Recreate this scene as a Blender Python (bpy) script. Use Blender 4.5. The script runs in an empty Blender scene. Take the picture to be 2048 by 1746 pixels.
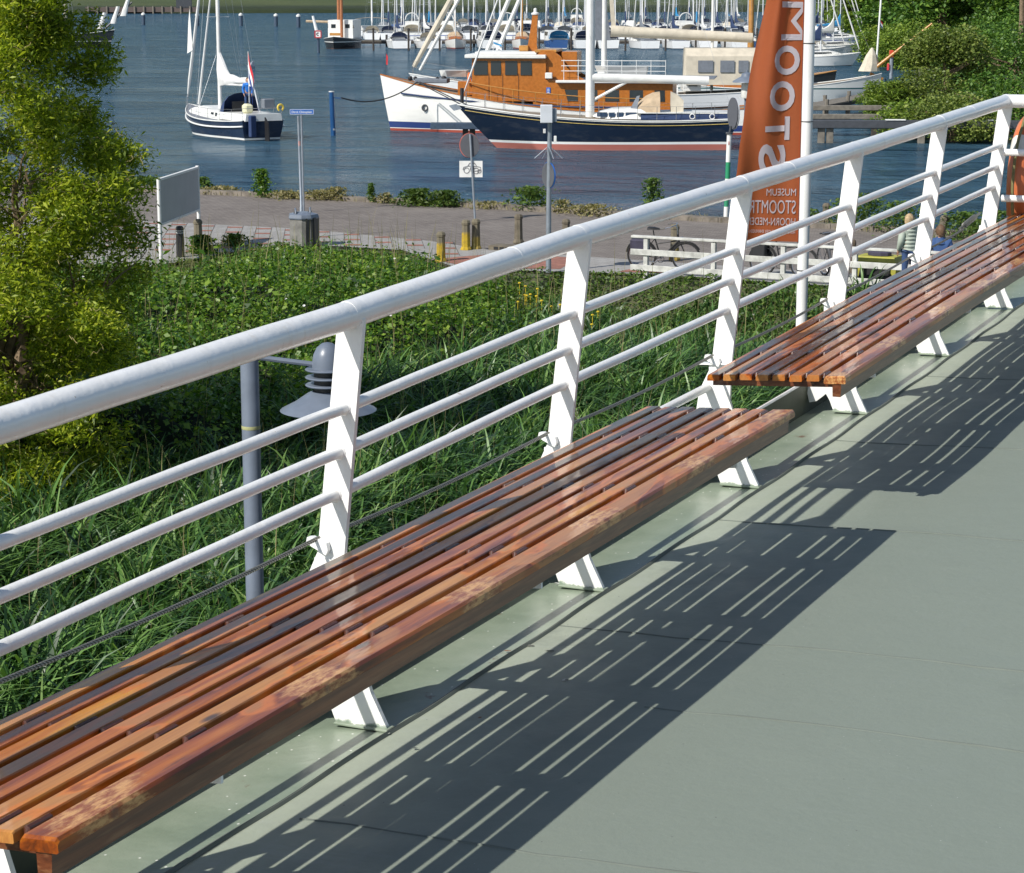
import bpy, math, random
import numpy as np
from mathutils import Vector, Matrix
from math import sin, cos, pi, radians as R
random.seed(7); RNG = np.random.default_rng(11)
S = bpy.context.scene
COL = S.collection

# ---------------------------------------------------------------- camera, sky, sun
CAMZ = 7.6                      # eye height above the water (m)
PITCH = math.atan(893/4400.0)
cd = bpy.data.cameras.new('camera'); cam = bpy.data.objects.new('camera', cd); COL.objects.link(cam)
cam.location = (0, 0, CAMZ); cam.rotation_euler = (pi/2-PITCH, 0, 0)
cd.sensor_width = 36; cd.lens = 36*4400/2048.0; cd.clip_start = 0.1; cd.clip_end = 6000
S.camera = cam
SUNTRAVEL = Vector((0.848, 0.752, -1.0)).normalized()
SUN_EL = math.asin(-SUNTRAVEL.z)
w = bpy.data.worlds.new('World'); S.world = w; w.use_nodes = True
nt = w.node_tree; nt.nodes.clear()
sky = nt.nodes.new('ShaderNodeTexSky'); sky.sky_type = 'NISHITA'; sky.sun_disc = False
sky.sun_elevation = SUN_EL
sd = -SUNTRAVEL                                    # towards the sun
sky.sun_rotation = math.atan2(sd.x, sd.y)
sky.air_density = 1.0; sky.dust_density = 0.7; sky.ozone_density = 1.2; sky.altitude = 100
bg = nt.nodes.new('ShaderNodeBackground'); bg.inputs['Strength'].default_value = 0.095
ow = nt.nodes.new('ShaderNodeOutputWorld')
nt.links.new(sky.outputs[0], bg.inputs[0]); nt.links.new(bg.outputs[0], ow.inputs[0])
sl = bpy.data.lights.new('sun', 'SUN'); sl.energy = 4.6; sl.angle = R(0.53); sl.color = (1.0, 0.955, 0.88)
so = bpy.data.objects.new('sun', sl); COL.objects.link(so); so.location = (-40, -40, 60)
so.rotation_euler = SUNTRAVEL.to_track_quat('-Z', 'Y').to_euler()
S.view_settings.view_transform = 'Standard'; S.view_settings.look = 'None'
S.view_settings.exposure = 0.2; S.view_settings.gamma = 1.0
S.cycles.max_bounces = 8; S.cycles.transparent_max_bounces = 8
S.cycles.use_denoising = True

# ---------------------------------------------------------------- helpers
CP, SP_ = cos(PITCH), sin(PITCH)
def ray(x, y):
    a = (x-1024)/4400.0; v = (y-873)/4400.0
    return Vector((a, CP-v*SP_, -(v*CP+SP_)))
def at(x, y, z):                # the point of height z seen at a place in the photograph
    r = ray(x, y); t = (z-CAMZ)/r.z
    return Vector((r.x*t, r.y*t, z))
def ppm(p):                     # photograph pixels per metre at a point
    return 4400.0/(p.y*CP-(p.z-CAMZ)*SP_)
def lerp(a, b, t): return a+(b-a)*t

def tag(o, label=None, cat=None, group=None, kind=None):
    if label: o['label'] = label
    if cat: o['category'] = cat
    if group: o['group'] = group
    if kind: o['kind'] = kind
    return o
def thing(name, label, cat, loc=(0, 0, 0), rz=0.0, group=None):
    o = bpy.data.objects.new(name, None); COL.objects.link(o)
    o.empty_display_size = 0.2
    o.location = loc; o.rotation_euler = (0, 0, rz)
    return tag(o, label, cat, group)
def copy_tree(o, parent=None):
    c = o.copy(); COL.objects.link(c); c.parent = parent
    for ch in o.children: copy_tree(ch, c)
    return c
def local_of(parent):
    m = Matrix.Identity(4)
    while parent is not None:
        m = (Matrix.Translation(parent.location) @ parent.rotation_euler.to_matrix().to_4x4()) @ m
        parent = parent.parent
    return m

class MB:
    def __init__(s): s.v = []; s.f = []
    def add(s, vs, fs):
        b = len(s.v); s.v += [tuple(p) for p in vs]; s.f += [tuple(b+i for i in f) for f in fs]; return s
    def box(s, c, d, rz=0, m=None):
        hx, hy, hz = d[0]/2, d[1]/2, d[2]/2; vs = []
        for z in (-hz, hz):
            for x, y in ((-hx, -hy), (hx, -hy), (hx, hy), (-hx, hy)): vs.append(Vector((x, y, z)))
        if m is not None: vs = [m @ p for p in vs]
        elif rz: mm = Matrix.Rotation(rz, 3, 'Z'); vs = [mm @ p for p in vs]
        c = Vector(c); vs = [p+c for p in vs]
        return s.add(vs, [(0,3,2,1),(4,5,6,7),(0,1,5,4),(1,2,6,5),(2,3,7,6),(3,0,4,7)])
    def cbox(s, c, d, b=0.01, rz=0):      # box with chamfered long and short edges
        hx, hy, hz = d[0]/2, d[1]/2, d[2]/2; b = min(b, hx*.9, hy*.9, hz*.9)
        mm = Matrix.Rotation(rz, 3, 'Z'); c = Vector(c); rings = []
        for z, i in ((-hz, b), (-hz+b, 0), (hz-b, 0), (hz, b)):
            x, y = hx-i, hy-i; k = b*.7 if i == 0 else b*.4
            rings.append([mm @ Vector(p)+c for p in ((-x+k,-y,z),(x-k,-y,z),(x,-y+k,z),(x,y-k,z),(x-k,y,z),(-x+k,y,z),(-x,y-k,z),(-x,-y+k,z))])
        return s.loft(rings, True, True)
    def loft(s, rings, closed=True, cap=False):
        n = len(rings[0]); b = len(s.v)
        for r in rings: s.v += [tuple(p) for p in r]
        for i in range(len(rings)-1):
            for j in range(n if closed else n-1):
                k = (j+1) % n
                s.f.append((b+i*n+j, b+i*n+k, b+(i+1)*n+k, b+(i+1)*n+j))
        if cap:
            s.f.append(tuple(b+j for j in reversed(range(n))))
            s.f.append(tuple(b+(len(rings)-1)*n+j for j in range(n)))
        return s
    def tube(s, pts, r, seg=8, cap=True, flat=1.0):
        pts = [Vector(p) for p in pts]; n = len(pts)
        rs = r if isinstance(r, (list, tuple)) else [r]*n
        rings = []; prev = None
        for i in range(n):
            t = (pts[min(i+1, n-1)]-pts[max(i-1, 0)]).normalized()
            if prev is None:
                a = t.cross(Vector((0, 0, 1)))
                if a.length < 1e-3: a = t.cross(Vector((0, 1, 0)))
            else: a = prev-t*prev.dot(t)
            a.normalize(); prev = a; b_ = t.cross(a)
            rings.append([pts[i]+(a*cos(2*pi*k/seg)+b_*sin(2*pi*k/seg)*flat)*rs[i] for k in range(seg)])
        return s.loft(rings, True, cap)
    def bar(s, p0, p1, wd, th, up=(0, 0, 1)):
        p0, p1 = Vector(p0), Vector(p1); t = (p1-p0).normalized(); up = Vector(up)
        a = t.cross(up); a.normalize(); b_ = a.cross(t).normalized()
        rings = [[p+a*x*wd/2+b_*y*th/2 for x, y in ((-1,-1),(1,-1),(1,1),(-1,1))] for p in (p0, p1)]
        return s.loft(rings, True, True)
    def prism(s, poly, vec):
        vec = Vector(vec); a = [Vector(p) for p in poly]; n = len(a)
        vs = a+[p+vec for p in a]
        fs = [tuple(range(n))[::-1], tuple(range(n, 2*n))]+[(i, (i+1) % n, n+(i+1) % n, n+i) for i in range(n)]
        return s.add(vs, fs)
    def lathe(s, prof, c=(0, 0, 0), seg=16, cap=True):
        c = Vector(c)
        rings = [[c+Vector((max(r, 1e-4)*cos(2*pi*k/seg), max(r, 1e-4)*sin(2*pi*k/seg), z)) for k in range(seg)] for r, z in prof]
        return s.loft(rings, True, cap)
    def ball(s, c, r, seg=10, rg=6):
        r = (r, r, r) if not isinstance(r, (tuple, list)) else r; c = Vector(c); rings = []
        for i in range(rg+1):
            a = -pi/2+pi*i/rg; k = max(cos(a), 1e-3)
            rings.append([c+Vector((r[0]*k*cos(2*pi*j/seg), r[1]*k*sin(2*pi*j/seg), r[2]*sin(a))) for j in range(seg)])
        return s.loft(rings, True, True)
    def torus(s, c, Rr, r, axis='Y', seg=20, k=8, a0=0, a1=2*pi, flat=1.0):
        c = Vector(c); rings = []
        full = abs(a1-a0-2*pi) < 1e-6; n = seg
        for i in range(n+(0 if full else 1)):
            a = a0+(a1-a0)*i/n; ring = []
            for j in range(k):
                q = 2*pi*j/k; rr = Rr+r*cos(q); h = r*sin(q)*flat
                p = {'Y': (rr*cos(a), h, rr*sin(a)), 'Z': (rr*cos(a), rr*sin(a), h), 'X': (h, rr*cos(a), rr*sin(a))}[axis]
                ring.append(c+Vector(p))
            rings.append(ring)
        if full: rings.append(rings[0])
        return s.loft(rings, True, not full)
    def xform(s, m): s.v = [tuple(m @ Vector(p)) for p in s.v]; return s
    def build(s, name, mat, parent=None, world=False, smooth=False, base=None):
        v = s.v; loc = (0, 0, 0)
        if world and parent is not None:
            im = local_of(parent).inverted(); v = [im @ Vector(p) for p in v]
        elif base is not None:
            loc = base; v = [(p[0]-base[0], p[1]-base[1], p[2]-base[2]) for p in v]
        me = bpy.data.meshes.new(name); me.from_pydata([tuple(p) for p in v], [], s.f); me.update()
        if smooth:
            me.polygons.foreach_set('use_smooth', [True]*len(me.polygons))
            try: me.set_sharp_from_angle(angle=R(38))
            except Exception: pass
        if mat is not None: me.materials.append(mat)
        o = bpy.data.objects.new(name, me); COL.objects.link(o); o.location = loc; o.parent = parent
        return o
def np_mesh(name, V, F, mat, parent=None, base=None, smooth=False):
    V = np.asarray(V, np.float32).reshape(-1, 3); F = np.asarray(F, np.int32)
    loc = (0, 0, 0)
    if base is not None: V = V-np.array(base, np.float32); loc = tuple(base)
    elif parent is not None:
        V = V-np.array(parent.location, np.float32)
    me = bpy.data.meshes.new(name); k = F.shape[1]
    me.vertices.add(len(V)); me.vertices.foreach_set('co', V.ravel())
    me.loops.add(F.size); me.loops.foreach_set('vertex_index', F.ravel())
    me.polygons.add(len(F)); me.polygons.foreach_set('loop_start', np.arange(0, F.size, k, dtype=np.int32))
    me.polygons.foreach_set('loop_total', np.full(len(F), k, np.int32))
    if smooth: me.polygons.foreach_set('use_smooth', np.ones(len(F), bool))
    me.update(calc_edges=True); me.materials.append(mat)
    o = bpy.data.objects.new(name, me); COL.objects.link(o); o.location = loc; o.parent = parent
    return o

# ---------------------------------------------------------------- materials
class Nodes:
    def __init__(s, name):
        s.m = bpy.data.materials.new(name); s.m.use_nodes = True; s.t = s.m.node_tree
        s.b = s.t.nodes['Principled BSDF']; s.out = s.t.nodes['Material Output']
    def n(s, typ, ins=None, **kw):
        nd = s.t.nodes.new('ShaderNode'+typ)
        for k, v in kw.items(): setattr(nd, k, v)
        for k, v in (ins or {}).items():
            if hasattr(v, 'is_output') or isinstance(v, bpy.types.NodeSocket): s.t.links.new(v, nd.inputs[k])
            else: nd.inputs[k].default_value = v
        return nd
    def link(s, a, b): s.t.links.new(a, b)
    def coord(s, kind='Object', scale=None):
        c = s.n('TexCoord').outputs[kind]
        if scale: c = s.n('Mapping', {'Vector': c, 'Scale': scale}).outputs[0]
        return c
    def noise(s, vec, sc, det=3, rough=.55, dist=0.0):
        return s.n('TexNoise', {'Vector': vec, 'Scale': sc, 'Detail': det, 'Roughness': rough, 'Distortion': dist}).outputs['Fac']
    def ramp(s, fac, stops, interp='LINEAR'):
        r = s.n('ValToRGB', {'Fac': fac}); e = r.color_ramp; e.interpolation = interp
        while len(e.elements) < len(stops): e.elements.new(0.5)
        for el, (p, c) in zip(e.elements, stops):
            el.position = p; el.color = (*c, 1) if len(c) == 3 else c
        return r.outputs[0]
    def mix(s, f, a, b, blend='MIX'):
        m = s.n('MixRGB', blend_type=blend)
        for k, v in (('Fac', f), ('Color1', a), ('Color2', b)):
            if isinstance(v, bpy.types.NodeSocket): s.link(v, m.inputs[k])
            else: m.inputs[k].default_value = v if k == 'Fac' else ((*v, 1) if len(v) == 3 else v)
        return m.outputs[0]
    def math(s, op, a, b=0.0):
        m = s.n('Math', operation=op)
        for i, v in enumerate((a, b)):
            if isinstance(v, bpy.types.NodeSocket): s.link(v, m.inputs[i])
            else: m.inputs[i].default_value = v
        return m.outputs[0]
    def bump(s, h, strength=.3, dist=.01, nrm=None):
        b = s.n('Bump', {'Height': h, 'Strength': strength, 'Distance': dist})
        if nrm is not None: s.link(nrm, b.inputs['Normal'])
        return b.outputs[0]
    def fin(s, color=None, rough=None, metal=None, normal=None, coat=None, spec=None):
        for k, v in (('Base Color', color), ('Roughness', rough), ('Metallic', metal), ('Coat Weight', coat), ('Specular IOR Level', spec), ('Normal', normal)):
            if v is None: continue
            if isinstance(v, bpy.types.NodeSocket): s.link(v, s.b.inputs[k])
            else: s.b.inputs[k].default_value = (*v, 1) if isinstance(v, tuple) and len(v) == 3 else v
        return s.m
_mc = {}
def paint(color, rough=.5, dirt=.12, metal=0.0, bump=.15, scale=6.0, name=None):
    key = (color, rough, dirt, metal, bump, scale)
    if key in _mc: return _mc[key]
    m = Nodes(name or 'paint')
    c = m.coord(); n1 = m.noise(c, scale, 4); n2 = m.noise(c, scale*9, 3)
    dk = tuple(x*(1-dirt*2.2) for x in color)
    f = m.ramp(n1, [(.38, (0, 0, 0)), (.72, (1, 1, 1))])
    col = m.mix(f, color, dk)
    _mc[key] = m.fin(col, rough, metal, m.bump(n2, bump, .004)); return _mc[key]
# ================================================================ the ship's deck, railing and benches
AX = math.atan(2096/(4400/CP))
DD = Vector((sin(AX), cos(AX), 0)); NN = Vector((cos(AX), -sin(AX), 0)); RZ = pi/2-AX
PR = ray(703, 628)*5.2                       # the top rail above its second post
OX, OY = PR.x, PR.y
def SC(u, n, z): return Vector((OX+DD.x*u+NN.x*n, OY+DD.y*u+NN.y*n, CAMZ+z))
def dz(u): return 0.00237848*u*u+0.00438483*u-1.764
def deckz(u, n):
    z = dz(u)+0.055*(1.3*(1-math.exp(-max(0, n-.1)/1.3)))
    if n > .12:
        k = min(1, (n-.12)/.2)
        a = .003 if u < 2.3 else .009
        z += -a*k*(0.5-0.5*cos(2*pi*(u/1.3725)))*math.exp(-max(0, n-.5)*1.2)
    else: z -= max(0, (.12-n))*.05
    return z
US = [-2.752, -1.376, 0.0, 1.3646, 2.7954, 4.1693, 5.5342, 6.8799]
def railz(u): return float(np.interp(u, [-4, -2.752, -1.35, 0, 1.3646, 2.7954, 4.1693, 5.5342, 6.8799], [-.85, -.812, -.783, -.7505, -.7016, -.6659, -.6328, -.5952, -.5570]))

m = Nodes('deck_paint'); c = m.coord()
n1 = m.noise(c, .9, 4, .6); n2 = m.noise(c, 7, 5, .65); n3 = m.noise(c, 60, 3, .6); n4 = m.noise(m.coord(scale=(1.5, 14, 1)), 2.4, 4, .6)
col = m.ramp(n1, [(.3, (.31, .35, .275)), (.7, (.375, .415, .33))])
col = m.mix(m.ramp(n2, [(.42, (0, 0, 0)), (.75, (.30, .30, .30))]), col, (.20, .235, .215))
col = m.mix(m.ramp(n4, [(.5, (0, 0, 0)), (.72, (.28, .28, .28))]), col, (.36, .40, .36))
sc1 = m.noise(m.coord(scale=(9, 1.2, 1)), 1.6, 5, .7); col = m.mix(m.ramp(sc1, [(.58, (0, 0, 0)), (.66, (.22, .22, .22))]), col, (.40, .43, .40))
dk = m.noise(c, 1.7, 5, .7, .6); col = m.mix(m.ramp(dk, [(.60, (0, 0, 0)), (.68, (.30, .30, .30))]), col, (.14, .16, .14))
wear = m.noise(c, 3.1, 6, .75)
col = m.mix(m.ramp(wear, [(.69, (0, 0, 0)), (.72, (.8, .8, .8))]), col, (.12, .14, .13))
sx = m.n('SeparateXYZ', {0: c}).outputs[1]                 # brightness falloff painted in: pale by the railing, greyer inboard
painted_falloff = m.ramp(m.math('ADD', sx, m.math('MULTIPLY', n1, .35)), [(.30, (0, 0, 0)), (.75, (1, 1, 1))])
col = m.mix(painted_falloff, col, m.mix(.80, col, (.172, .203, .174)))
vo = m.n('TexVoronoi', {'Vector': c, 'Scale': 14.0}).outputs['Distance']
col = m.mix(m.ramp(vo, [(.02, (1, 1, 1)), (.03, (0, 0, 0))], 'CONSTANT'), col, (.12, .125, .12))
vo2 = m.n('TexVoronoi', {'Vector': c, 'Scale': 23.0}).outputs['Distance']
col = m.mix(m.ramp(vo2, [(.025, (.5, .5, .5)), (.035, (0, 0, 0))], 'CONSTANT'), col, (.5, .53, .5))
h = m.math('ADD', m.math('MULTIPLY', n3, .35), n2)
M_DECK = m.fin(col, m.ramp(n2, [(.3, (.52,)*3), (.7, (.7,)*3)]), None, m.bump(h, .45, .006), spec=.35)
m = Nodes('waterway_paint'); c = m.coord(); n1 = m.noise(c, 2.2, 5, .65); n2 = m.noise(c, 28, 4, .6)
col = m.ramp(n1, [(.3, (.17, .22, .16)), (.5, (.25, .305, .23)), (.72, (.32, .365, .29))])
vo = m.n('TexVoronoi', {'Vector': c, 'Scale': 26.0}).outputs['Distance']
col = m.mix(m.ramp(vo, [(.06, (1, 1, 1)), (.08, (0, 0, 0))], 'CONSTANT'), col, (.75, .77, .72))
col = m.mix(m.ramp(m.noise(c, 5, 5, .7), [(.66, (0, 0, 0)), (.7, (1, 1, 1))]), col, (.16, .10, .06))
M_WWAY = m.fin(col, .32, None, m.bump(m.math('ADD', n1, m.math('MULTIPLY', n2, .4)), .5, .008))
m = Nodes('ship_white_paint'); c = m.coord(); n1 = m.noise(c, 9, 4, .6); n2 = m.noise(c, 45, 3); n3 = m.noise(c, 2.5, 3)
col = m.ramp(n1, [(.25, (.80, .795, .77)), (.6, (.86, .86, .85))])
col = m.mix(m.ramp(m.noise(c, 22, 5, .75), [(.675, (0, 0, 0)), (.70, (.75, .75, .75))]), col, (.40, .31, .22))
stk = m.noise(m.coord(scale=(22, 22, 3)), 1.2, 4, .65); col = m.mix(m.ramp(stk, [(.60, (0, 0, 0)), (.75, (.30, .30, .30))]), col, (.60, .52, .42))
M_SHIPW = m.fin(col, .28, None, m.bump(m.math('ADD', m.math('ADD', n3, n1), m.math('MULTIPLY', n2, .22)), .55, .006), .3)
m = Nodes('white_bracket_paint'); c = m.coord(); gz = m.n('SeparateXYZ', {0: m.coord('Generated')}).outputs[2]
n1 = m.noise(c, 24, 4, .6)
f = m.ramp(m.math('ADD', gz, m.math('MULTIPLY', n1, .045)), [(.026, (1, 1, 1)), (.030, (0, 0, 0))])
col = m.mix(f, (.84, .84, .82), (.23, .30, .23))
M_POST = m.fin(col, .34, None, m.bump(m.math('ADD', m.noise(c, 10, 4), n1), .5, .006), .2)
def wood(name, front=False):
    m = Nodes(name); c = m.coord(); oi = m.n('ObjectInfo').outputs['Random']
    off = m.n('CombineXYZ', {0: m.math('MULTIPLY', oi, 37.0), 1: m.math('MULTIPLY', oi, 11.0), 2: oi}).outputs[0]
    cc = m.n('VectorMath', {0: c, 1: off}, operation='ADD').outputs[0]
    st = m.n('Mapping', {'Vector': cc, 'Scale': (1.1, 16, 16)}).outputs[0]
    fine = m.n('Mapping', {'Vector': cc, 'Scale': (6, 120, 60)}).outputs[0]
    blot = m.n('Mapping', {'Vector': cc, 'Scale': (1.7, 5, 3)}).outputs[0]
    g = m.noise(st, 1.0, 5, .6, .6); gf = m.noise(fine, 1.0, 3, .6); bl = m.noise(blot, 1.25, 4, .55, .5)
    base = m.ramp(g, [(.34, (.07, .014, .002)), (.45, (.30, .062, .003)), (.56, (.54, .155, .006)), (.70, (.74, .33, .030))])
    base = m.mix(m.math('MULTIPLY', gf, .55), base, (.09, .025, .008))
    worn = m.ramp(bl, [(.50, (0, 0, 0)), (.535, (.85, .85, .85)), (.75, (.95, .95, .95))])
    col = m.mix(worn, base, m.mix(gf, (.60, .28, .08), (.28, .085, .02)))
    edge = m.ramp(bl, [(.485, (0, 0, 0)), (.515, (.8, .8, .8)), (.55, (0, 0, 0))])
    col = m.mix(edge, col, (.60, .17, .02))
    tint = m.ramp(oi, [(0, (.80, .66, .60)), (.35, (1.0, 1.0, .9)), (.7, (.85, .78, .75)), (1, (1.1, 1.2, 1.1))])
    col = m.mix(1.0, col, tint, 'MULTIPLY')
    vd = m.n('TexVoronoi', {'Vector': m.n('Mapping', {'Vector': cc, 'Scale': (2.1, 6.0, 2)}).outputs[0], 'Scale': 1.0}).outputs['Distance']
    kn = m.ramp(vd, [(.0, (1, 1, 1)), (.05, (.9, .9, .9)), (.09, (0, 0, 0))])
    ring = m.ramp(vd, [(.10, (0, 0, 0)), (.16, (.85, .85, .85)), (.27, (.5, .5, .5)), (.30, (0, 0, 0))])
    col = m.mix(ring, col, m.mix(gf, (.58, .27, .07), (.24, .07, .02)))
    col = m.mix(kn, col, (.05, .03, .025))
    if front:
        gx = m.n('SeparateXYZ', {0: c}).outputs[0]
        fx_ = m.math('ABSOLUTE', m.math('SUBTRACT', m.math('FRACT', m.math('DIVIDE', m.math('ADD', gx, 3.43), .6915)), .5))
        yy_ = m.math('MULTIPLY', m.math('ADD', m.n('SeparateXYZ', {0: c}).outputs[1], .286), 1.6)
        fr_ = m.math('SQRT', m.math('ADD', m.math('MULTIPLY', fx_, fx_), m.math('MULTIPLY', yy_, yy_)))
        fr_ = m.math('ADD', fr_, m.math('MULTIPLY', m.math('SUBTRACT', m.noise(c, 40, 4, .7), .5), .03))
        fx_ = m.math('ADD', fx_, m.math('MULTIPLY', m.math('SUBTRACT', m.noise(m.coord(scale=(5, 22, 22)), 1.0, 5, .7), .5), .40))
        patch = m.ramp(fx_, [(.10, (1, 1, 1)), (.135, (.8, .8, .8)), (.17, (0, 0, 0))])
        col = m.mix(patch, col, m.mix(m.ramp(m.noise(m.coord(scale=(14, 40, 40)), 1.6, 4, .7), [(.4, (0, 0, 0)), (.6, (1, 1, 1))]), (.62, .33, .12), (.27, .075, .018)))
        spot = m.ramp(fr_, [(.014, (.9, .9, .9)), (.030, (0, 0, 0))]); col = m.mix(spot, col, (.07, .05, .045))
        col = m.mix(m.ramp(m.noise(m.coord(scale=(4, 26, 26)), 1.3, 5, .7), [(.58, (0, 0, 0)), (.68, (.7, .7, .7))]), col, (.10, .028, .008))
    rgh = m.ramp(bl, [(.45, (.025,)*3), (.62, (.12,)*3)])
    m.b.inputs['Specular IOR Level'].default_value = .3
    m.fin(col, .42, None, m.bump(m.math('ADD', g, m.math('MULTIPLY', gf, .4)), .25, .003))
    m.b.inputs['Coat Weight'].default_value = .7; m.b.inputs['Coat IOR'].default_value = 1.30
    m.link(rgh, m.b.inputs['Coat Roughness'])
    m.link(m.bump(m.noise(m.n('Mapping', {'Vector': cc, 'Scale': (7, 34, 10)}).outputs[0], 1.0, 3), .25, .004), m.b.inputs['Coat Normal'])
    return m.m
M_WOOD = wood('varnished_slat_wood'); M_WOODF = wood('varnished_front_wood', True)
m = Nodes('weathered_apron_wood'); c = m.coord(); st = m.n('Mapping', {'Vector': c, 'Scale': (1.2, 10, 30)}).outputs[0]
g = m.noise(st, 1.0, 5, .65); gf = m.noise(m.n('Mapping', {'Vector': c, 'Scale': (9, 50, 90)}).outputs[0], 1, 3)
col = m.ramp(g, [(.3, (.045, .014, .007)), (.5, (.13, .038, .014)), (.7, (.25, .085, .03))])
col = m.mix(m.ramp(gf, [(.5, (0, 0, 0)), (.7, (.4, .4, .4))]), col, (.30, .15, .07))
M_APRON = m.fin(col, .3, None, m.bump(gf, .25, .003), .35)
M_RUBBER = paint((.085, .030, .018), .25, .1, bump=.1, name='dark_spacer')
M_WIRE = Nodes('steel_wire'); c = M_WIRE.coord()
wv = M_WIRE.n('TexWave', {'Vector': M_WIRE.coord(scale=(1, 1, 1)), 'Scale': 60.0}, bands_direction='DIAGONAL').outputs['Fac']
M_WIRE = M_WIRE.fin(M_WIRE.ramp(wv, [(.2, (.10, .095, .08)), (.7, (.34, .33, .29))]), .45, .6, M_WIRE.bump(wv, .8, .004))
M_SHIPHULL = paint((.10, .12, .09), .5, .2, name='ship_side_paint')

def deck_grid(name, u0, u1, n0, n1, du, dn, mat, label=None):
    us = np.arange(u0, u1+1e-6, du); ns = np.arange(n0, n1+1e-6, dn)
    V = []; F = []
    for u in us:
        for n in ns: V.append(SC(u, n, deckz(u, n)))
    k = len(ns)
    for i in range(len(us)-1):
        for j in range(k-1): F.append((i*k+j, i*k+j+1, (i+1)*k+j+1, (i+1)*k+j))
    b = MB(); b.v = V; b.f = F
    e = bpy.data.objects.new('x', None); e.location = (OX, OY, CAMZ-1.75); e.rotation_euler = (0, 0, RZ)
    im = local_of(e).inverted(); b.v = [tuple(im @ Vector(p)) for p in V]
    o = b.build(name, mat, smooth=True); o.location = e.location; o.rotation_euler = e.rotation_euler
    bpy.data.objects.remove(e)
    return tag(o, kind='structure')
# local Y is outboard, so the deck lies at negative Y; the painted brightness falloff uses |Y|
for nd in M_DECK.node_tree.nodes:
    pass
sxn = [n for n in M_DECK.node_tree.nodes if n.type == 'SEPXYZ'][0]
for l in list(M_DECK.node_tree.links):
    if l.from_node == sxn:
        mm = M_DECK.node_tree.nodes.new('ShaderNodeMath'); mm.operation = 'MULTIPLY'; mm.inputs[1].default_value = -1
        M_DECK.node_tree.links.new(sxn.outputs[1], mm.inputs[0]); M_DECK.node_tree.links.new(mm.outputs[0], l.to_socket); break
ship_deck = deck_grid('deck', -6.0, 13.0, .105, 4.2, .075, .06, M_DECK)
wway = deck_grid('deck_waterway', -6.0, 13.0, -.178, .122, .15, .06, M_WWAY)
wway.location.z -= .005
# weld seams: low beads across and along the deck
def bead(pts, r=.006):
    return MB().tube(pts, r, 5, True)
mb = MB()
def seamline(u, n0, n1, r=.0034):
    k = int((n1-n0)/.12)+1; P = []
    for i in range(k+1):
        n = lerp(n0, n1, i/k); P.append(SC(u+.008*sin(n*7.0+u)+.004*sin(n*23), n, deckz(u, n)-.0008+.0008*sin(n*40)))
    mb.tube(P, r, 6)
for u, a, b_ in ((-.62, .2, 2.6), (.35, .62, 3.0), (.95, .12, 3.2), (2.28, .12, 3.4), (3.62, .12, 3.4), (-1.45, .9, 2.4), (5.0, .12, 3.4)): seamline(u, a, b_)
P = []
for i in range(120):
    u = -4+i*.093; P.append(SC(u, .108+.004*sin(u*9), deckz(u, .11)+.001))
mb.tube(P, .007, 5)
e = bpy.data.objects.new('x', None); e.location = ship_deck.location; e.rotation_euler = ship_deck.rotation_euler
im = local_of(e).inverted(); mb.v = [tuple(im @ Vector(p)) for p in mb.v]; bpy.data.objects.remove(e)
sm = mb.build('deck_weld_seam', paint((.15, .172, .15), .95, .1, bump=.1, name='seam_paint'), smooth=True); sm.location = ship_deck.location; sm.rotation_euler = ship_deck.rotation_euler
tag(sm, kind='structure')

# ship hull under the deck (thing)
BASEZ = CAMZ-1.75
hull = thing('ship_hull', 'green-grey steel ship side with a low white-topped plate along the deck edge', 'ship', SC(3, 0, -7.6), RZ)
b = MB()
US2 = [x*.5-6 for x in range(0, 48)]
def hb(u): return 1 if u < 13 else max(.03, 1-((u-13)/5)**2)
rings = []
for u in US2:
    top = dz(u)-.04 if u < 13.05 else -2.9
    k = hb(u); c0 = 2.1
    o_, i_ = c0-(c0+.186)*k, c0+(2.2)*k
    rings.append([SC(u, o_, top), SC(u, i_, top), SC(u, i_, -8.0), SC(u, o_, -8.0)])
b.loft(rings, True, True); b.build('hull', M_SHIPHULL, hull, world=True)
b = MB()
for i in range(40):
    u0, u1 = -6+i*.52, -6+(i+1)*.52
    if u1 > 13.1: break
    zt0, zt1 = dz(u0)+.108, dz(u1)+.108
    b.loft([[SC(u, -.182, z0), SC(u, -.170, z0), SC(u, -.170, z0-.30), SC(u, -.182, z0-.30)] for u, z0 in ((u0, zt0), (u1, zt1))], True, True)
b.build('deck_edge_plate', paint((.065, .075, .045), .6, .2, scale=4, name='olive_plate_paint'), hull, world=True)
b = MB(); b.tube([SC(u, -.176, dz(u)+.112) for u in np.linspace(-6, 13, 60)], .0075, 6); b.build('edge_bar', M_SHIPW, hull, world=True, smooth=True)

# railing
rail = thing('deck_railing', 'white painted tube railing with flat leaning posts and wire along the deck edge', 'railing', SC(0, 0, -1.75), RZ)
b = MB(); P = []
for i in range(0, 131):
    u = -4.2+i*(11.08/130); P.append(SC(u, 0, railz(u)+.0006*sin(u*11)))
b.tube(P, .0338, 20); b.build('top_rail', M_SHIPW, rail, world=True, smooth=True)
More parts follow.
